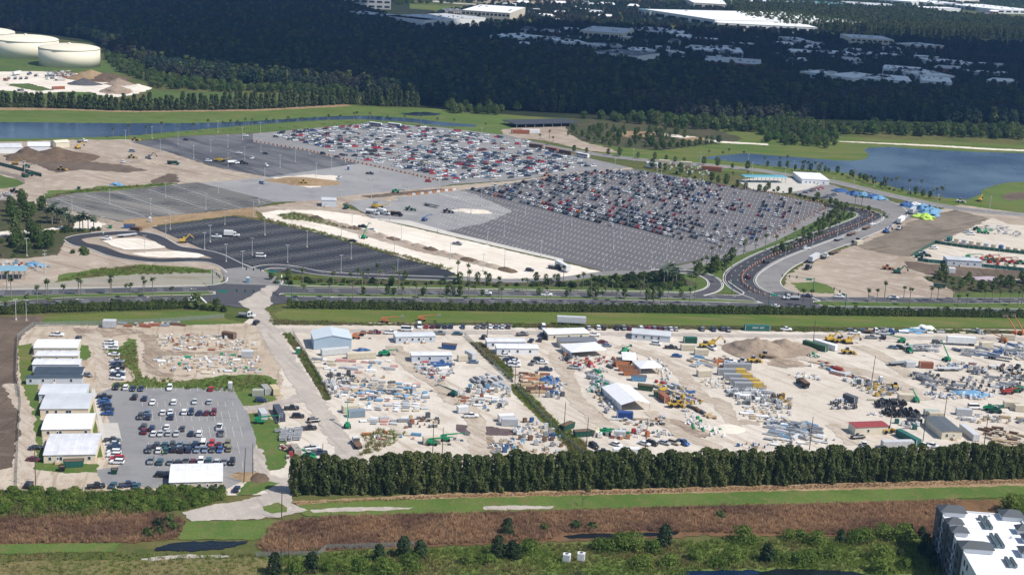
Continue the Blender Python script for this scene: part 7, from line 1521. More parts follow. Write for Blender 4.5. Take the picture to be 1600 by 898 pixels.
# ================================================================ stored goods
def _pal(m):
    for i in range(3): m.box(-.6,.6,-.5 + i * .42,-.36 + i * .42,0,.12,TAN)
PALST = multi('pallet_stack','pallet',[('goods',lambda m: m.box(-.58,.58,-.48,.48,.13,1.15,PAINT,tx=.04,ty=.04)),('pallet',_pal)])
SLAB = multi('panel_stack','panel stack',[('panels',lambda m: [m.box(-1.6 + .03 * (i % 2),1.6 + .02 * i,-.9,.9 - .03 * (i % 2),.14 + .1 * i,.225 + .1 * i,PAINT) for i in range(4)]),('bearers',lambda m: [m.box(x,x + .12,-.9,.9,0,.13,TAN) for x in (-1.3,0,1.2)])])
def _pipes(m):
    for r in range(3):
        for i in range(5 - r): m.tube((-2.6,-.8 + i * .4 + r * .2,.2 + r * .34),(2.6,-.8 + i * .4 + r * .2,.2 + r * .34),.19,PAINT,7)
PIPE = multi('pipe_bundle','pipes',[('pipes',_pipes),('bearers',lambda m: [m.box(x,x + .12,-1.1,1.1,-.1,.0,TAN) for x in (-1.8,1.7)])])
def _planks(m):
    for r in range(5):
        for i in range(4): m.box(-2.2 + .08 * ((i + r) % 3),2.2 - .06 * (i % 2),-.62 + i * .31,-.34 + i * .31,.12 + r * .2,.3 + r * .2,PAINT)
TIMB = multi('timber_stack','timber',[('planks',_planks),('bearers',lambda m: [m.box(x,x + .12,-.7,.7,0,.11,BRN) for x in (-1.5,0,1.4)])])
def _beam(m):
    for i in range(4):
        y = -.7 + i * .45; m.box(-3.4 + .2 * (i % 2),3.4,y - .14,y + .14,.0,.05,PAINT); m.box(-3.4 + .2 * (i % 2),3.4,y - .03,y + .03,.052,.3,PAINT); m.box(-3.4 + .2 * (i % 2),3.4,y - .14,y + .14,.302,.35,PAINT)
BEAM = multi('steel_beams','beams',[('beams',_beam)])
CRATE = multi('crate','crate',[('box',lambda m: m.box(-.7,.7,-.55,.55,.1,1.2,PAINT)),('battens',lambda m: ([m.box(x,x + .1,-.6,-.552,.05,1.22,TAN) for x in (-.7,-.05,.6)],[m.box(x,x + .1,.552,.6,.05,1.22,TAN) for x in (-.7,-.05,.6)],m.box(-.74,.74,-.58,.58,1.225,1.29,PAINT)))])
def _reel(m):
    for x in (-.55,.45): m.tube((x,0,.85),(x + .1,0,.85),.85,PAINT,12)
REEL = multi('cable_reel','cable reel',[('flanges',_reel),('cable',lambda m: m.tube((-.45,0,.85),(.45,0,.85),.55,DGRY,10))])
BAG = multi('bulk_bag','bulk bag',[('bag',lambda m: (m.hull([(-.4,-.4,0),(.4,-.42,0),(.42,.4,0),(-.4,.4,0)],[(-.52,-.5,.5),(.5,-.52,.5),(.52,.5,.5),(-.5,.52,.5)],PAINT,cap=False),m.hull([(-.52,-.5,.5),(.5,-.52,.5),(.52,.5,.5),(-.5,.52,.5)],[(-.3,-.3,.95),(.28,-.3,1.0),(.3,.28,.92),(-.3,.3,.97)],PAINT,bottom=False)))])
DRUM = multi('drum','drum',[('barrel',lambda m: m.tube((0,0,0),(0,0,.9),.3,PAINT,10)),('hoops',lambda m: [m.tube((0,0,z),(0,0,z + .05),.325,PAINT,10) for z in (.28,.58)])])
UNIT = multi('equipment_cabinet','cabinet',[('cabinet',lambda m: m.box(-.8,.8,-.6,.6,.15,1.9,PAINT)),('door',lambda m: (m.box(-.7,-.03,-.65,-.602,.25,1.8,PAINT),m.box(.03,.7,-.65,-.602,.25,1.8,PAINT))),('plinth',lambda m: m.box(-.85,.85,-.65,.65,0,.14,DGRY)),('fan_grille',lambda m: m.tube((0,0,1.91),(0,0,1.97),.4,DGRY,10))])
RACKG = multi('steel_rack','rack',[('posts',lambda m: [m.bar((x,y,0),(x,y,1.5),.07,.07,PAINT) for x in (-1.2,1.2) for y in (-.5,.5)]),('shelves',lambda m: [m.box(-1.25,1.25,-.55,.55,z,z + .06,PAINT) for z in (.4,1.0)]),('load',lambda m: (m.box(-1.1,.2,-.4,.4,.47,.85,LGRY),m.tube((-1.4,.1,1.2),(1.4,.1,1.2),.12,LGRY,6),m.tube((-1.4,-.2,1.2),(1.4,-.2,1.2),.12,DGRY,6)))])
def heapmesh(r,h,seed,mat,n=18,rings=7,pw=1.0,rough=.22):
    m = MB(); R = []
    for j in range(rings + 1):
        t = j / rings; ring = []
        for i in range(n):
            a = 2 * pi * i / n; k = 1 + rough * noise.noise(Vector((cos(a) * 1.5,sin(a) * 1.5,seed + t * 3)))
            rr = r * t * k; ring.append((cos(a) * rr,sin(a) * rr,max(-.05,h * (1 - t ** pw) * (1 + rough * .8 * (noise.noise(Vector((cos(a) * 2 * t,sin(a) * 2 * t,seed + 5))) + .6 * noise.noise(Vector((cos(a) * 7 * t,sin(a) * 7 * t,seed + 8))))) - .04 * (j == rings))))
        R.append(ring)
    k0 = len(m.v); 
    for ring in R: m.v += ring
    a = m.mi(mat)
    for j in range(rings):
        for i in range(n):
            i2 = (i + 1) % n; m.f.append((k0 + j * n + i,k0 + j * n + i2,k0 + (j + 1) * n + i2,k0 + (j + 1) * n + i)); m.m.append(a)
    me = fixed(m,'heap')
    for p in me.polygons: p.use_smooth = True
    return me
SCRAPH = []
for sd in range(4):
    m = MB(); q = random.Random(sd)
    for i in range(26):
        x,y = q.gauss(0,.9),q.gauss(0,.7); L = q.uniform(.3,1.6); a = q.random() * 3.14; z = max(.1,.9 - hypot(x,y) * .5) * q.random(); mt = q.choice((PAINT,PAINT,GRYG,LGRY,BRN,WHT,DGRY))
        m.bar((x - cos(a) * L / 2,y - sin(a) * L / 2,z + .1),(x + cos(a) * L / 2,y + sin(a) * L / 2,z + q.uniform(.0,.5) + .1),q.uniform(.1,.5),q.uniform(.08,.3),mt)
    me = fixed(m,'scrap_heap')
    i0 = list(me.materials).index(PAINT)
    if i0:      # the recolourable slot goes first
        ms = list(me.materials); ids = [p.material_index for p in me.polygons]
        me.materials[0],me.materials[i0] = ms[i0],ms[0]
        me.polygons.foreach_set('material_index',[i0 if k == 0 else (0 if k == i0 else k) for k in ids])
    SCRAPH.append(Kind('scrap_heap','scrap',[('scrap_heap',me,[])]))
CN = {GREEN: 'green',YEL: 'yellow',ORG: 'orange',RED: 'red',BLU: 'blue',SKY: 'bright blue',GRYG: 'grey',LGRY: 'pale grey',DGRY: 'dark grey',BLK: 'black',WHT: 'white',CRM: 'cream',TAN: 'tan',BRN: 'brown',RUST: 'rust red',TEAL: 'teal',DGRN: 'dark green',PINK: 'pink',LIME: 'lime'}
KW = {'pallet_stack': 'wrapped pallet','panel_stack': 'panel stack','pipe_bundle': 'pipe bundle','timber_stack': 'timber stack','steel_beams': 'beam stack','crate': 'crate','cable_reel': 'cable reel','bulk_bag': 'bulk bag','drum': 'drum','equipment_cabinet': 'cabinet','steel_rack': 'loaded rack','scrap_heap': 'scrap heap'}
def zone(poly,tf,spacing,kinds,cols,ang,where,grid=False,fill=1.0,sc=(.7,1.05),aw=.15):
    spacing = tuple(v * .88 for v in spacing) if grid else spacing * .86
    q = [tf(*p) for p in poly]; W = [P(*p) for p in q]; pts = []
    if grid:
        u = Vector((cos(ang),sin(ang),0)); v = Vector((-sin(ang),cos(ang),0)); c = sum(W,Vector()) / len(W)
        for i in range(-40,41):
            for j in range(-40,41):
                p = c + u * (i * spacing[0]) + v * (j * spacing[1]) + Vector((rnd.uniform(-.25,.25),rnd.uniform(-.25,.25),0))
                if inside(p,W) and rnd.random() < fill: pts.append((p.x,p.y))
    else: pts = [p for p in sample(q,spacing,rnd,.4) if rnd.random() < fill]
    pts.sort(); count = {}
    for x,y in pts:
        k = rnd.choice(kinds); k = rnd.choice(kinds) if k == 'scrap' else k; k = rnd.choice(SCRAPH) if k == 'scrap' else k; c = rnd.choice(cols); key = (k.name,c); count[key] = count.get(key,0) + 1
        k.put((x,y,.16),ang + rnd.gauss(0,aw) + (pi / 2 if rnd.random() < .12 else 0),'%s %s %s, %s from the left' % (CN[c],KW[k.name],where,ordinal(count[key])),'goods ' + where,c,rnd.uniform(*sc))
S = 'scrap'
DG = radians(-50)
zone([(985,488),(1480,500),(1590,555),(1590,588),(1200,590),(1000,575)],t9,4.2,[S,S,PALST,CRATE,BAG,SLAB,BAG],[LGRY,WHT,GRYG,CRM,TAN,WHT,RUST],.2,'in the upper compound heap')
zone([(960,640),(1150,625),(1600,608),(1650,690),(1600,735),(1200,738),(980,700)],t9,4.2,[S,S,PALST,CRATE,BAG,SLAB,BAG],[WHT,LGRY,CRM,WHT,TAN,LGRY,GRYG,WHT,GREEN],.3,'in the lower compound heap')
zone([(750,425),(1140,415),(1150,440),(750,446)],t9,3.6,[S,S,CRATE,PIPE,TIMB],[TAN,GRYG,RUST,CRM,BRN],.0,'along the compound back fence')
zone([(360,625),(560,655),(860,650),(880,720),(450,735),(370,690)],t10,4.4,[SLAB,SLAB,PALST,TIMB,PIPE],[PINK,LGRY,WHT,CRM,SKY,GRYG,PINK,LGRY],radians(5),'in front of the cream container',fill=.85)
zone([(440,745),(600,735),(640,780),(560,800),(470,790)],t10,2.4,[UNIT,CRATE,DRUM],[BLK,DGRY,GRYG,DGRY],0,'in the dark row beside the street fence')
zone([(540,800),(700,745),(840,745),(860,800),(1000,830),(1020,900),(560,900)],t10,(4.0,3.0),[SLAB,SLAB,SLAB,PALST],[DGRY,GRYG,DGRY,LGRY,TAN,CRM],radians(4),'on the dark half of the slab field',True,.72)
zone([(420,780),(520,790),(540,880),(480,890)],t10,3.2,[S,UNIT,PALST],[WHT,LGRY,GRYG],.3,'beside the street fence corner')
zone([(540,5),(1020,0),(1090,120),(1060,175),(700,170),(540,100)],t14,(4.0,2.9),[SLAB,SLAB,SLAB,PALST],[LGRY,WHT,PINK,GRYG,CRM,LGRY,SKY,TAN,GRYG,WHT],radians(4),'on the coloured half of the slab field',True,.85)
zone([(640,235),(780,200),(930,205),(930,250),(700,285)],t14,(4.2,3.2),[SLAB,SLAB,TIMB],[WHT,GRYG,PINK,LGRY],radians(8),'below the slab field',True,.75)
zone([(670,310),(920,300),(1050,320),(1000,350),(700,345)],t14,4.6,[SLAB,TIMB,PALST,S],[ORG,CRM,WHT,TAN,PINK,SKY],radians(-5),'in the weeds below the slab field')
zone([(920,215),(1130,205),(1140,270),(930,275)],t14,3.2,[S,UNIT,CRATE,DRUM],[BRN,DGRY,BLK,TAN,RUST],.4,'right of the white slabs')
zone([(990,665),(1230,655),(1250,720),(1150,790),(1020,760)],t10,3.8,[S,S,PALST,PIPE,CRATE],[LGRY,WHT,GRYG,RED,BLU],.2,'below the long grey cabin')
zone([(1330,770),(1480,735),(1580,800),(1560,830),(1400,840)],t10,(2.6,3.6),[PIPE,BEAM],[GRYG,LGRY,DGRY],radians(-62),'in the rod rows by the weedy fence',True,.85)
zone([(1230,60),(1380,10),(1580,0),(1600,130),(1480,180),(1380,150),(1260,150)],t14,4.0,[SLAB,PALST,CRATE,S,UNIT],[WHT,CRM,LGRY,WHT,SKY,RUST,DGRY],radians(5),'among the white slabs beside the weeds')
zone([(1450,400),(1500,360),(1600,350),(1600,430),(1480,445)],t14,3.2,[S,UNIT,CRATE],[BLK,GRYG,CRM,BLU],.2,'right of the oily soil')
zone([(0,240),(100,225),(260,280),(330,380),(300,440),(0,440)],t15,3.4,[UNIT,UNIT,CRATE,PALST,S],[GRYG,SKY,BRN,TAN,LGRY,WHT,BLU,GRYG],.3,'in the cabinet field behind the screen',fill=.75)
zone([(30,735),(200,730),(225,770),(230,860),(90,855),(40,800)],t11,3.6,[TIMB,CRATE,TIMB,BEAM],[TAN,ORG,RUST,TAN,BRN],radians(8),'in the timber sheds row')
zone([(200,770),(300,760),(330,850),(300,900),(180,890)],t11,3.6,[S,S,PALST,UNIT],[BLU,GRYG,DGRY,WHT],.3,'right of the timber sheds')
zone([(320,590),(420,640),(600,630),(590,670),(500,700),(430,720),(320,650)],t11,3.5,[S,UNIT,CRATE,DRUM,PALST],[GRYG,LGRY,DGRY,ORG,RED,WHT],.2,'around the white frame tent')
zone([(470,720),(560,700),(600,800),(680,790),(690,830),(580,860),(500,870),(480,780)],t11,3.6,[S,S,BEAM,PIPE,RACKG],[GRYG,LGRY,DGRY,GREEN],radians(-50),'in the scrap lane left of the blue skip')
zone([(830,635),(920,650),(1010,760),(1000,790),(930,780),(900,700)],t11,2.8,[BAG,BAG,S,PALST],[WHT,LGRY,WHT,CRM],.4,'right of the pointed canopy')
zone([(610,640),(660,650),(640,710),(605,700)],t11,3.0,[CRATE,S,TIMB],[BRN,RUST,DGRY],.2,'left of the orange skips')
zone([(860,790),(990,790),(1190,890),(1190,930),(1060,930),(900,850)],t11,3.8,[S,PALST,BEAM,CRATE,TIMB],[GRYG,TAN,RED,YEL,BLU,LGRY],radians(-48),'in the lane below the white canopies')
zone([(480,-20),(560,0),(640,110),(600,195),(520,100)],t15,3.8,[S,S,RACKG,PALST],[LGRY,GRYG,WHT,TAN],radians(-50),'left of the gabled marquee')
zone([(650,225),(780,215),(860,235),(950,200),(980,260),(760,275)],t15,3.6,[S,CRATE,BEAM,PALST],[RUST,TAN,GRYG,DGRY,WHT],.1,'in front of the gabled marquee')
zone([(480,330),(700,345),(1000,330),(990,300),(720,285),(600,300)],t15,3.4,[S,S,DRUM,UNIT,CRATE],[GREEN,RED,LGRY,GRYG,ORG,BLU,WHT],.1,'in the coloured row behind the parked cars')
zone([(1100,150),(1200,140),(1260,215),(1180,225)],t15,(1.7,7.5),[BEAM,TIMB],[BRN,DGRY,BRN,TAN],radians(-55),'in the brown beam stack',True,.95)
zone([(1060,150),(1110,160),(1180,230),(1340,290),(1320,335),(1220,330),(1120,280)],t15,3.3,[BAG,BAG,S,PALST],[WHT,WHT,LGRY,GREEN],.3,'beside the pale salt heap')
zone([(1010,10),(1100,40),(1190,120),(1060,140),(1000,90)],t15,3.4,[S,PIPE,UNIT,PALST],[GRYG,YEL,LGRY,TAN],radians(-48),'right of the rust red container')
zone([(1110,625),(1230,640),(1290,690),(1200,700),(1100,690)],t11,(5.6,2.2),[PIPE,PIPE,BEAM,TIMB],[SKY,LGRY,TAN,GRYG],radians(-38),'in the pipe racks',True,.8)
zone([(1240,640),(1320,625),(1380,680),(1300,700)],t11,3.4,[PALST,TIMB,CRATE,S],[TAN,RUST,SKY,ORG],.1,'right of the pipe racks')
zone([(1185,770),(1330,765),(1340,835),(1200,820)],t11,2.6,[BAG,PALST],[WHT,LGRY,CRM],.1,'in the white blocks below the cream container',fill=.8)
zone([(1340,850),(1600,850),(1600,930),(1400,930)],t11,3.2,[RACKG,UNIT,S,BAG],[LGRY,GRYG,WHT,DGRY],.05,'below the yellow-marked containers')
zone([(1330,20),(1600,40),(1600,110),(1350,80)],t15,3.0,[RACKG,S,BAG,PIPE],[LGRY,GRYG,WHT],.05,'in the first grey rows of the right yard')
zone([(1410,150),(1620,130),(1740,190),(1700,260),(1520,230),(1420,190)],t15,(3.0,3.0),[PALST,SLAB,BAG],[CRM,WHT,LGRY,TAN],.05,'in the cream pallet rows',True,.8)
zone([(0,220),(110,240),(270,240),(340,310),(200,340),(0,330)],t16,3.0,[RACKG,S,PIPE,BEAM],[GRYG,SKY,LGRY,GRYG],radians(-30),'in the blue-grey steel rows')
zone([(0,340),(200,345),(330,310),(450,370),(250,385),(0,390)],t16,(3.2,2.6),[SLAB,PALST,BAG],[LGRY,WHT,LGRY,CRM,GRYG],radians(-20),'in the pale slab rows behind the screen',True,.85)
zone([(0,70),(140,80),(150,170),(0,160)],t16,3.2,[REEL,RACKG,S,UNIT],[GRYG,LGRY,BRN,YEL],.1,'left of the open sand')
zone([(650,130),(700,105),(850,110),(860,145),(680,155)],t16,(1.9,2.0),[REEL],[BLK,DGRY],radians(90),'in the upper black reel row',True,.95)
zone([(690,190),(720,160),(900,165),(960,200),(930,225),(760,210)],t16,(1.9,2.0),[REEL],[BLK,DGRY,BLK],radians(90),'in the lower black reel row',True,.95)
zone([(610,185),(700,180),(710,205),(620,205)],t16,2.6,[BAG],[WHT,LGRY],0,'left of the lower black reel row')
zone([(385,130),(450,115),(560,130),(570,165),(400,165)],t16,3.0,[REEL,REEL,CRATE],[BRN,GRYG,DGRY,BLU],.2,'around the dark grey box on open sand')
zone([(330,85),(560,95),(820,95),(820,105),(560,106),(330,100)],t16,7.5,[BEAM,PIPE],[LGRY,CRM],.02,'in the long pole line on the sand')
zone([(1295,265),(1400,270),(1600,330),(1640,400),(1420,395),(1340,330)],t16,3.8,[TIMB,TIMB,BEAM,CRATE],[TAN,BRN,TAN,CRM],radians(-25),'in the timber yard at the right')
zone([(1190,215),(1340,195),(1600,215),(1650,260),(1400,255),(1220,245)],t16,4.0,[S,PALST,TIMB,RACKG],[GRYG,TAN,LGRY,WHT],.1,'behind the timber yard')
zone([(780,240),(960,235),(960,280),(860,290)],t16,3.2,[RACKG,S,UNIT],[DGRY,TEAL,WHT,GRYG],.1,'left of the long workshop')
zone([(855,555),(1060,550),(1065,605),(870,600)],t12,3.6,[RACKG,S,BEAM],[GRYG,LGRY,DGRY],.2,'beside the green machine at the yard road')
zone([(840,735),(1000,725),(1110,770),(1000,790),(900,770)],t12,(2.6,3.0),[REEL,PIPE,RACKG],[GRYG,DGRY,GRYG],radians(-35),'in the first grey reel row',True,.8)
zone([(940,795),(1090,780),(1300,760),(1440,745),(1600,760),(1600,850),(1300,855),(1050,850)],t12,(3.2,4.0),[REEL,REEL,PIPE,RACKG,UNIT],[GRYG,DGRY,GRYG,LGRY],radians(-25),'in the grey reel field',True,.85)
zone([(990,850),(1200,858),(1440,865),(1430,895),(1030,895)],t12,3.0,[BAG,PALST,S],[WHT,LGRY,BLU,WHT],.1,'along the lower edge of the reel field')
zone([(1140,590),(1400,570),(1600,545),(1620,640),(1500,620),(1230,640)],t12,4.4,[BEAM,PIPE,S,RACKG],[GRYG,LGRY,GRYG,BLU],radians(-30),'in the steel rows right of the box trailer')
zone([(1410,690),(1500,680),(1600,720),(1600,800),(1480,760)],t12,3.6,[S,REEL,CRATE],[BLK,DGRY,BRN],.1,'in the dark stock at the right edge')
zone([(1040,690),(1240,660),(1310,690),(1220,720)],t12,3.8,[S,PALST,CRATE],[BLU,RUST,LGRY,SKY],.1,'beside the rust red reel-field container')
zone([(200,690),(330,660),(420,680),(580,750),(560,770),(430,745),(330,695)],t12,3.6,[S,BEAM,PALST,TIMB,CRATE],[LGRY,RED,SKY,TAN,WHT,RUST],radians(-40),'in the diagonal row on the open sand')
zone([(120,735),(220,730),(350,760),(330,780),(180,775)],t12,3.4,[BAG,S,PALST],[WHT,LGRY,CRM],.2,'behind the black dump truck')
zone([(470,775),(640,780),(820,815),(830,870),(690,880),(560,830)],t12,3.3,[S,S,RACKG,UNIT,CRATE],[LGRY,DGRY,GRYG,WHT,YEL],.2,'at the pole on the open sand')
zone([(205,605),(330,610),(330,635),(230,635)],t12,3.6,[S,TIMB],[RUST,BRN,GREEN],.1,'at the foot of the green container')
zone([(430,455),(800,462),(1130,470),(1420,478),(1420,488),(800,478),(430,470)],t12,4.6,[S,PIPE,BEAM,RACKG,SLAB],[LGRY,WHT,BLU,GRYG,SKY,CRM],.03,'along the verge above the yard road',fill=.8)
zone([(135,295),(285,285),(300,350),(150,360)],t14,(2.7,1.6),[RACKG],[LGRY],radians(4),'in the rack block beside the compound grass',True,1.0,(1,1),.02)
zone([(150,375),(230,380),(250,450),(190,470)],t14,3.0,[S,CRATE,UNIT],[RED,YEL,GRYG,DGRY],.3,'behind the taupe container')
zone([(0,850),(90,830),(250,850),(340,870),(280,892),(60,895),(0,890)],t5,4.2,[S,PALST,UNIT,CRATE],[WHT,LGRY,SKY,RUST,RED,GRYG],.2,'in the clutter behind the blue canopy')
zone([(-40,470),(60,440),(140,400),(60,395),(-40,420)],t5,5.5,[S,S,TIMB],[TAN,BRN,LGRY],.2,'on the dirt at the left edge')
zone([(1170,800),(1330,810),(1560,860),(1560,875),(1340,850)],t8,5.5,[S,CRATE,UNIT,DRUM],[RED,GREEN,ORG,BLK,GRYG],.1,'in the hire yard')
zone([(1330,600),(1450,610),(1600,660),(1560,690),(1400,650)],t8,6.0,[S,SLAB,RACKG],[LGRY,WHT,GRYG],.1,'behind the hire yard containers')
zone([(830,215),(1000,225),(1170,245),(1280,300),(1140,290),(900,250)],t7,7.0,[S,UNIT,CRATE,PALST],[WHT,CRM,RUST,LGRY,WHT],.1,'at the toll plaza works')
zone([(280,460),(470,455),(470,485),(290,500)],t1,9.0,[S,CRATE,RACKG],[RUST,WHT,LGRY,DGRY],.1,'in the truck yard below the tanks',sc=(1.6,2.4))
zone([(1440,570),(1600,560),(1640,640),(1560,660)],t12,3.6,[PALST,S,BEAM,CRATE,SLAB],[LGRY,WHT,CRM,GRYG,TAN],.1,'at the right edge behind the pipe trailers')
zone([(1250,700),(1420,690),(1400,735),(1260,745)],t12,3.4,[RACKG,PALST,PIPE,UNIT],[GRYG,LGRY,DGRY,WHT],.1,'between rust container and dark stock')
zone([(1330,430),(1600,440),(1600,470),(1400,455)],T(800,585),3.0,[DRUM,DRUM,CRATE,PALST],[BLU,BLU,LGRY,TAN],0,'in the blue drum row behind the screen')
# ---- tarpaulin-covered heaps
def tarp(q,tf,r,h,col,lab,sd,rz=0,sx=1.6):
    me = heapmesh(r * .8,h,sd,col,30,11,2.2,.9); o = link('tarpaulin_heap',me); p = P(*tf(*q)); p.z = .25; o.location = p; o.rotation_euler = (0,0,rz); o.scale = (sx,1,1)
    return tag(o,lab,'tarpaulin heap','tarpaulin heaps')
for i,(x,y,r,h,c,lab) in enumerate(((450,395,6,1.6,BLU,'blue tarpaulin heap beside the gate building cars'),(540,418,6,2.4,BLU,'blue tarpaulin heap, left end of the long forecourt row'),(600,428,7,2.6,SKY,'bright blue tarpaulin heap in the long forecourt row'),(650,435,6,2.6,BLU,'blue tarpaulin heap, third in the long forecourt row'),(695,445,5,2.2,SKY,'bright blue tarpaulin heap, right end of the forecourt row'),(870,490,6,2.6,BLU,'blue tarpaulin heap left of the grey box trailer'),(920,490,6,2.6,WHT,'white tarpaulin heap behind the grey box trailer'),(985,510,8,3.4,SKY,'bright blue tarpaulin heap right of the grey box trailer'),(1005,545,8,3.4,SKY,'large bright blue tarpaulin heap behind the lime one'),(968,562,7,3.0,LIME,'lime yellow tarpaulin heap on the forecourt'))):
    tarp((x,y),t8,r,h,c,lab,i * 3.1,.3 - .1 * i,1.3)
tarp((1270,862),t12,4,1.2,SKY,'bright blue tarpaulin at the edge of the reel field',40,0,2); tarp((910,470),t12,4,1.0,SKY,'bright blue tarpaulin on the verge',41,0,1.6); tarp((985,455),t12,4,1.4,WHT,'white tarpaulin heap on the verge',42); tarp((235,785),t11,3,2.0,BLU,'blue tarpaulin beside the timber sheds',43); tarp((490,690),t11,2,2.0,RED,'red tarpaulin cube beside the white frame tent',44,0,1); tarp((725,358),t5,4,1.4,SKY,'bright blue tarpaulin at the dusty lot edge',45); tarp((220,860),t5,4,1.6,SKY,'bright blue tarpaulin in the left clutter',46); tarp((670,595),t10,3,1.0,BLU,'blue tarpaulin behind the cream container',47); tarp((525,320),t15,2.6,2.6,CRM,'cream round drum cover behind the parked cars',48,0,1); tarp((1425,150),t12,7,1.0,C('mauve',(.42,.34,.38)),'mauve sheet on the soil at the right',49,0,2)
# ---- soil, sand and gravel heaps
def heap(q,tf,r,h,mat,lab,sd,pw=1.0,sx=1.0,rz=0):
    o = link('soil_heap',heapmesh(r,h,sd,mat,36,14,pw,.3)); p = P(*tf(*q)); o.location = p; o.scale = (sx,1,1); o.rotation_euler = (0,0,rz)
    return tag(o,lab,'soil heap','heaps of soil and sand')
M_heap = ground_mat('heap_soil',[(0.26,0.20,0.15),(0.31,0.245,0.185),(0.20,0.15,0.11)],(0.08,0.4,1.5),fine=.15)
M_dheap = ground_mat('dark_heap_soil',[(0.11,0.08,0.055),(0.15,0.105,0.07),(0.08,0.06,0.045)],(0.08,0.4,1.5),fine=.15)
heap((1530,590),t11,15,6.5,M_heap,'big grey-brown soil heap in the works yard',1,.9,1.15); heap((110,580),t12,11,5.0,M_heap,'right shoulder of the big soil heap, lower and paler',2,.9,1.3)
heap((175,185),t5,16,8,M_dheap,'tall dark soil heap on the left works site',3,.9,1.1); heap((370,180),t5,20,7,M_dheap,'wide dark soil heap right of the tall one',4,.9,1.4); heap((910,215),t5,12,2.6,M_works,'low pale soil heap on the works site',5)
heap((570,490),t1,22,9,M_dry,'tan sand heap beside the tanks',6,.9,1.3); heap((670,500),t1,18,8,M_dheap,'dark soil heap right of the tan sand heap',7,.9,1.3); heap((520,525),t1,14,6,C('dark_gravel',(.09,.085,.09),.9),'dark gravel heap in front of the tan sand heap',8,.9,1.2); heap((740,525),t1,14,6,M_heap,'grey gravel heap in the truck yard',9); heap((730,575),t1,16,8,M_heap,'pale grey gravel heap nearest in the truck yard',10); heap((860,550),t1,14,4,M_pale,'white sand heap at the right of the truck yard',11)
heap((300,335),t6,14,2.2,M_dry,'flat sand heap on the unfinished lot',12,1.2,1.8); heap((820,445),t6,7,1.6,M_works,'small soil heap on the stone lot',13); heap((1350,520),t6,8,1.2,M_pale,'flat white sand heap on the painted bays',14,1.2,1.8); heap((1320,275),t15,6,1.6,M_pale,'pale salt heap near the screen',15,1.0,1.5); heap((15,590),t14,4,2.2,M_dheap,'brown soil heap at the lawn corner left of the screen',16); heap((1560,580),t13,4.5,1.2,M_dry,'tan straw heap beside the pole',17,1,1.6)
for i in range(16):
    t = i / 15; x,y = 380 + t * 1180,562 + t * 325
    heap((x,y),t6,rnd.uniform(3.5,5),rnd.uniform(1.2,2.2),M_works if i % 3 else M_dheap,'mound of the spoil bank along the sand road, %s from the left' % ordinal(i + 1),30 + i,1,1.6,radians(-45))
# ---- orange markers, barriers
CONE = multi('traffic_drum','traffic drum',[('drum',lambda m: (m.tube((0,0,.08),(0,0,1.05),.28,ORG,8,.22))),('base',lambda m: m.box(-.36,.36,-.36,.36,0,.075,BLK)),('stripe',lambda m: m.tube((0,0,.6),(0,0,.78),.262,WHT,8))])
mk = []
L = SL; acc = 0
for i in range(1,len(L)):
    seg = L[i] - L[i - 1]; n = seg.length; s = acc
    while s < n: mk.append(L[i - 1] + seg * (s / n)); s += 4.2
    acc = s - n
mk = offset(mk,-1.2)
for i,p in enumerate(mk): CONE.put((p.x,p.y,.22),0,'orange traffic drum on the entrance road, %s from the junction' % ordinal(i + 1),'orange drums on the entrance road',scale=1.5)
BARR = multi('water_barrier','barrier',[('barrier',lambda m: m.prism([(-.9,0),(.9,0),(.85,.2),(.8,1.0),(-.8,1.0),(-.85,.2)],-.22,.22,PAINT))])
ed = [P(*q) for q in [(395,221),(440,229),(480,235.5),(520,245),(560,255),(600,263.5),(640,272.5),(690,284)]]
k = 0
for a,b in zip(ed,ed[1:]):
    n = int((b - a).length / 4.0)
    for i in range(n):
        k += 1; p = a.lerp(b,i / n); BARR.put((p.x,p.y,.2),heading((600,263),(640,272)),'orange barrier in the line below the full car park, %s from the left' % ordinal(k),'orange barriers below the full car park',ORG)
k = 0
for a,b in (((640,306),(716,297)),):
    for i in range(12):
        k += 1; p = P(*a).lerp(P(*b),i / 12); BARR.put((p.x,p.y,.2),0.3,'%s barrier beside the dirt strip, %s from the left' % (('orange','white')[i % 2],ordinal(k)),'barriers beside the dirt strip',(ORG,WHT)[i % 2],1.3)
for j,(p0,p1,nn,nm) in enumerate((((1290,324),(1205,372),34,'right edge'),((1150,292),(1295,321),40,'far edge'))):
    for i in range(nn):
        p = P(*p0).lerp(P(*p1),i / nn); CONE.put((p.x + rnd.uniform(-2,2),p.y + rnd.uniform(-2.5,2.5),.2),0,'orange traffic drum along the %s of the striped car park, %s in line' % (nm,ordinal(i + 1)),'orange drums around the striped car park',scale=1.3)
# ---- small fixtures
WC = multi('portable_toilet','toilet',[('cabin',lambda m: m.box(-.6,.6,-.6,.6,.1,2.1,PAINT)),('roof',lambda m: m.box(-.63,.63,-.63,.63,2.11,2.3,WHT,tx=.12,ty=.12)),('door',lambda m: m.box(-.42,.42,-.64,-.602,.2,1.95,PAINT))])
for x,y,tf,c,lab in ((263,612,t10,GREEN,'green portable toilet beside the dirt street'),(985,850,t10,LGRY,'grey portable toilet at the end of the drum row'),(1435,830,t9,LGRY,'pale booth at the corner of the compound lot'),(1545,168,t9,SKY,'pale blue booth at the junction corner'),(575,262,t6,BLU,'blue portable toilet on the unfinished lot'),(935,588,t5,LGRY,'grey booth behind the new black car park'),(700,790,t12,LGRY,'grey cabinet at the pole on the sand'),(1210,290,t14,WHT,'')):
    if lab: WC.put(P(*tf(x,y)) + Vector((0,0,.2)),.1,lab,'booths and toilets',c,1.25)
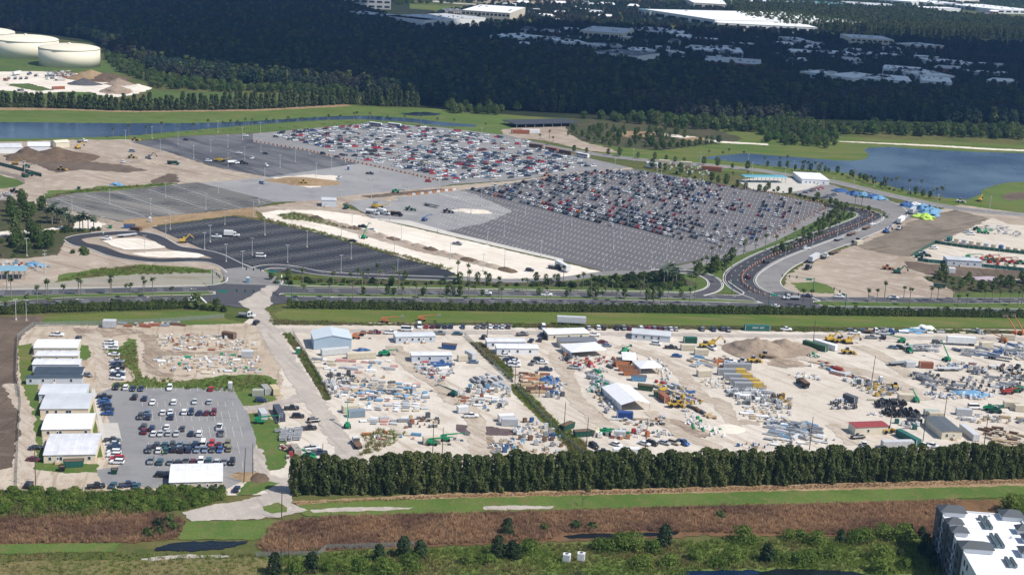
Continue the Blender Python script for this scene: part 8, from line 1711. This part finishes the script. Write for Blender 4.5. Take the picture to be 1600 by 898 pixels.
for i in range(2): UNIT.put(P(*t19((340,430)[i],(552,545)[i])) + Vector((0,0,.2)),-.2,'white utility cabinet in the weeds at the bottom edge, %s of two' % ('left','right')[i],'utility cabinets at the bottom edge',WHT,1.35)
for i,(x,y,w,d,tf,c,lab) in enumerate(((0,150,0,0,t9,C('canopy_blue',(.22,.40,.50)),'long blue canopy at the left edge above the road'),(-40,400,0,0,t8,C('canopy_teal',(.12,.36,.44)),'teal toll canopy beside the gate building'))):
    a,b = ((-40,152),(165,150)) if i == 0 else ((-150,345),(120,348)); A,B = P(*tf(*a)),P(*tf(*b)); Lx = (B - A).length; e = empty('canopy',A + Vector((0,0,.2)),atan2((B - A).y,(B - A).x),lab,'canopy')
    m = MB(); m.box(0,Lx,0,9,4.4,4.9,c,tx=.3,ty=.4); m.obj('roof',e)
    for k in range(6):
        for y in (1,8): m = MB(); m.tube((1 + k * (Lx - 2) / 5,y,0),(1 + k * (Lx - 2) / 5,y,4.39),.18,M_steel,6); m.obj('column',e)
# dark solar-like roof near the far forest and low red sheds
A,B = P(*t3(20,800)),P(*t3(430,790)); e = empty('canopy',A,atan2((B - A).y,(B - A).x),'large dark flat canopy at the forest edge behind the full car park','canopy'); Lx = (B - A).length
m = MB(); m.box(0,Lx,0,26,3.2,3.7,C('solar_dark',(.05,.055,.065),.7)); m.obj('roof',e)
for k in range(8):
    for y in (1,25): m = MB(); m.tube((2 + k * (Lx - 4) / 7,y,0),(2 + k * (Lx - 4) / 7,y,3.19),.3,M_steel,6); m.obj('column',e)
for i,(x0,x1,y) in enumerate(((0,60,835),(65,125,832))): placed(CON40,(x0,y),(x1,y + 1),'%s at the service yard behind the full car park' % ('red container','white container')[i],G2,(RUST,WHT)[i],t3,.1,1.3)
placed(CON40,(1180,265),(1300,275),'long red and white box at the toll plaza',G2,RUST,t7,.2,1.3); placed(CON20,(915,230),(950,232),'cream box at the toll plaza',G2,CRM,t7,.2,1.4); placed(CON20,(1050,240),(1110,245),'cream box right in the toll plaza',G2,CRM,t7,.2,1.4); placed(CON20,(835,245),(920,255),'white box at the toll plaza, left',G2,WHT,t7,.2,1.4)
placed(CON10,(640,450),(725,452),'weathered grey container beside the compound back fence',G2,LGRY,t9,.2,1.3); placed(CON20,(1380,510),(1470,525),'dark rack container in the upper compound heap',G2,BRN,t9,.2); placed(CON10,(1505,635),(1570,637),'pale grey box in the lower compound heap',G2,LGRY,t9,.2,1.1); placed(CON10,(1068,105),(1100,108),'white box on the dark soil, left of two',G2,WHT,t12,.2,1.2); placed(CON10,(1112,108),(1144,110),'white box on the dark soil, right of two',G2,WHT,t12,.2,1.2)
placed(SKIP,(1030,195),(1130,205),'teal skip cluster beside the right palms',G3,TEAL,t12)
# a person in a yellow jacket walking between the parked cars
def person():
    p = P(*t13(1014,446)); e = empty('person',p + Vector((0,0,.15)),0.4,'person in a yellow high-visibility jacket and dark trousers between the parked cars','person')
    V = [(0,0,1.0),(0,0,1.25),(0,0,1.45),(0,0,1.55),(0,0,1.72),(.2,0,1.42),(.27,.03,1.15),(.25,.12,.9),(-.2,0,1.42),(-.27,-.03,1.15),(-.25,.08,.9),(.1,0,.95),(.12,.1,.5),(.12,.02,.06),(.12,.16,.04),(-.1,0,.95),(-.12,-.06,.5),(-.12,-.16,.06),(-.12,-.02,.04)]
    E = [(0,1),(1,2),(2,3),(3,4),(2,5),(5,6),(6,7),(2,8),(8,9),(9,10),(0,11),(11,12),(12,13),(13,14),(0,15),(15,16),(16,17),(17,18)]
    Rr = [.15,.16,.17,.07,.11,.08,.06,.05,.08,.06,.05,.1,.075,.05,.045,.1,.075,.05,.045]
    me = bpy.data.meshes.new('body'); me.from_pydata(V,E,[]); o = link('body',me,e)
    sk = o.modifiers.new('skin','SKIN'); o.modifiers.new('sub','SUBSURF').levels = 1
    for i,sv in enumerate(me.skin_vertices[0].data): sv.radius = (Rr[i],Rr[i]); sv.use_root = (i == 0)
    me.materials.append(C('trousers',(.03,.035,.05)))
    m = MB(); pr = None
    for z,r in ((1.0,.2),(1.2,.21),(1.42,.23),(1.5,.1)):
        ring = [(cos(2 * pi * k / 12) * r * 1.15,sin(2 * pi * k / 12) * r,z) for k in range(12)]
        if pr: m.hull(pr,ring,C('hi_vis',(.55,.70,.05)),cap=z > 1.45,bottom=False)
        pr = ring
    m.obj('jacket',e); m = MB(); m.tube((0,0,1.74),(0,0,1.86),.13,C('hard_hat',(.7,.7,.65)),10,.06); m.obj('helmet',e)
person()
# ================================================================ the cloud whose shadow lies on the forest
M_cloud,_n,_l,_b = _new('cloud_vapour')
_b.inputs['Base Color'].default_value = (.85,.86,.88,1); _b.inputs['Roughness'].default_value = 1.0; _spec(_b,0)
def cloud(name,label,poly,alt,seed,thick=120):
    """cumulus deck, built where it would drift: offset towards the sun so that its shadow falls on the wood"""
    sh = SUND * (alt / SUND.z); w = [P(*q) + Vector((sh.x,sh.y,0)) for q in poly]
    c = sum(w,Vector()) / len(w); n = len(w)
    fine = []
    for i in range(n):
        a,b = w[i],w[(i + 1) % n]; k = max(2,int((b - a).length / 60))
        for j in range(k):
            q = a.lerp(b,j / k); d = (q - c); d.normalize()
            fine.append(q + d * 28 * noise.noise(Vector((q.x * .012,q.y * .012,seed))))
    tri = tessellate_polygon([fine]); bm = bmesh.new()
    vs = [bm.verts.new((p.x,p.y,alt)) for p in fine]
    for t in tri:
        try: bm.faces.new([vs[i] for i in t])
        except ValueError: pass
    bmesh.ops.triangulate(bm,faces=bm.faces)
    for _ in range(3):
        es = [e for e in bm.edges if e.calc_length() > 110]
        if es: bmesh.ops.subdivide_edges(bm,edges=es,cuts=1); bmesh.ops.triangulate(bm,faces=bm.faces)
    ext = bmesh.ops.extrude_face_region(bm,geom=bm.faces[:])
    top = [v for v in ext['geom'] if isinstance(v,bmesh.types.BMVert)]
    for v in top:
        dd = min((Vector((v.co.x,v.co.y,0)) - Vector((p.x,p.y,0))).length for p in fine[::2])
        v.co.z += min(thick,12 + dd * .5) * (.8 + .6 * noise.noise(Vector((v.co.x * .006,v.co.y * .006,seed + 4))))
    bmesh.ops.recalc_face_normals(bm,faces=bm.faces)
    me = bpy.data.meshes.new(name); bm.to_mesh(me); bm.free(); me.materials.append(M_cloud)
    o = link(name,me); o['kind'] = 'structure'; return o
cloud('cloud','',[(-350,44),(-350,8),(300,4),(540,6),(600,22),(700,42),(780,44),(860,36),(920,40),(1000,46),(1100,50),(1190,52),(1300,58),(1400,62),(1700,74),(2000,90),(2000,205),(1700,196),(1500,192),(1300,186),(1100,186),(900,180),(760,172),(680,168),(620,150),(560,138),(470,128),(380,120),(300,112),(240,100),(180,74),(120,60),(40,48)],900,2.0)
# ---- the air
m = MB(); m.box(-5200,5200,-600,9000,-1.0,H + 8,M_cloud); hz = m.obj('haze'); hz['kind'] = 'stuff'; hz['label'] = 'thin bluish haze over the whole landscape'
M_haze = bpy.data.materials.new('haze_air'); M_haze.use_nodes = True; _nt = M_haze.node_tree; _nt.nodes.remove(_nt.nodes['Principled BSDF'])
_v = _nt.nodes.new('ShaderNodeVolumePrincipled'); _v.inputs['Color'].default_value = (.24,.50,1.0,1); _v.inputs['Density'].default_value = .000045; _v.inputs['Anisotropy'].default_value = .0
_nt.links.new(_v.outputs[0],_nt.nodes['Material Output'].inputs['Volume']); hz.data.materials.clear(); hz.data.materials.append(M_haze)
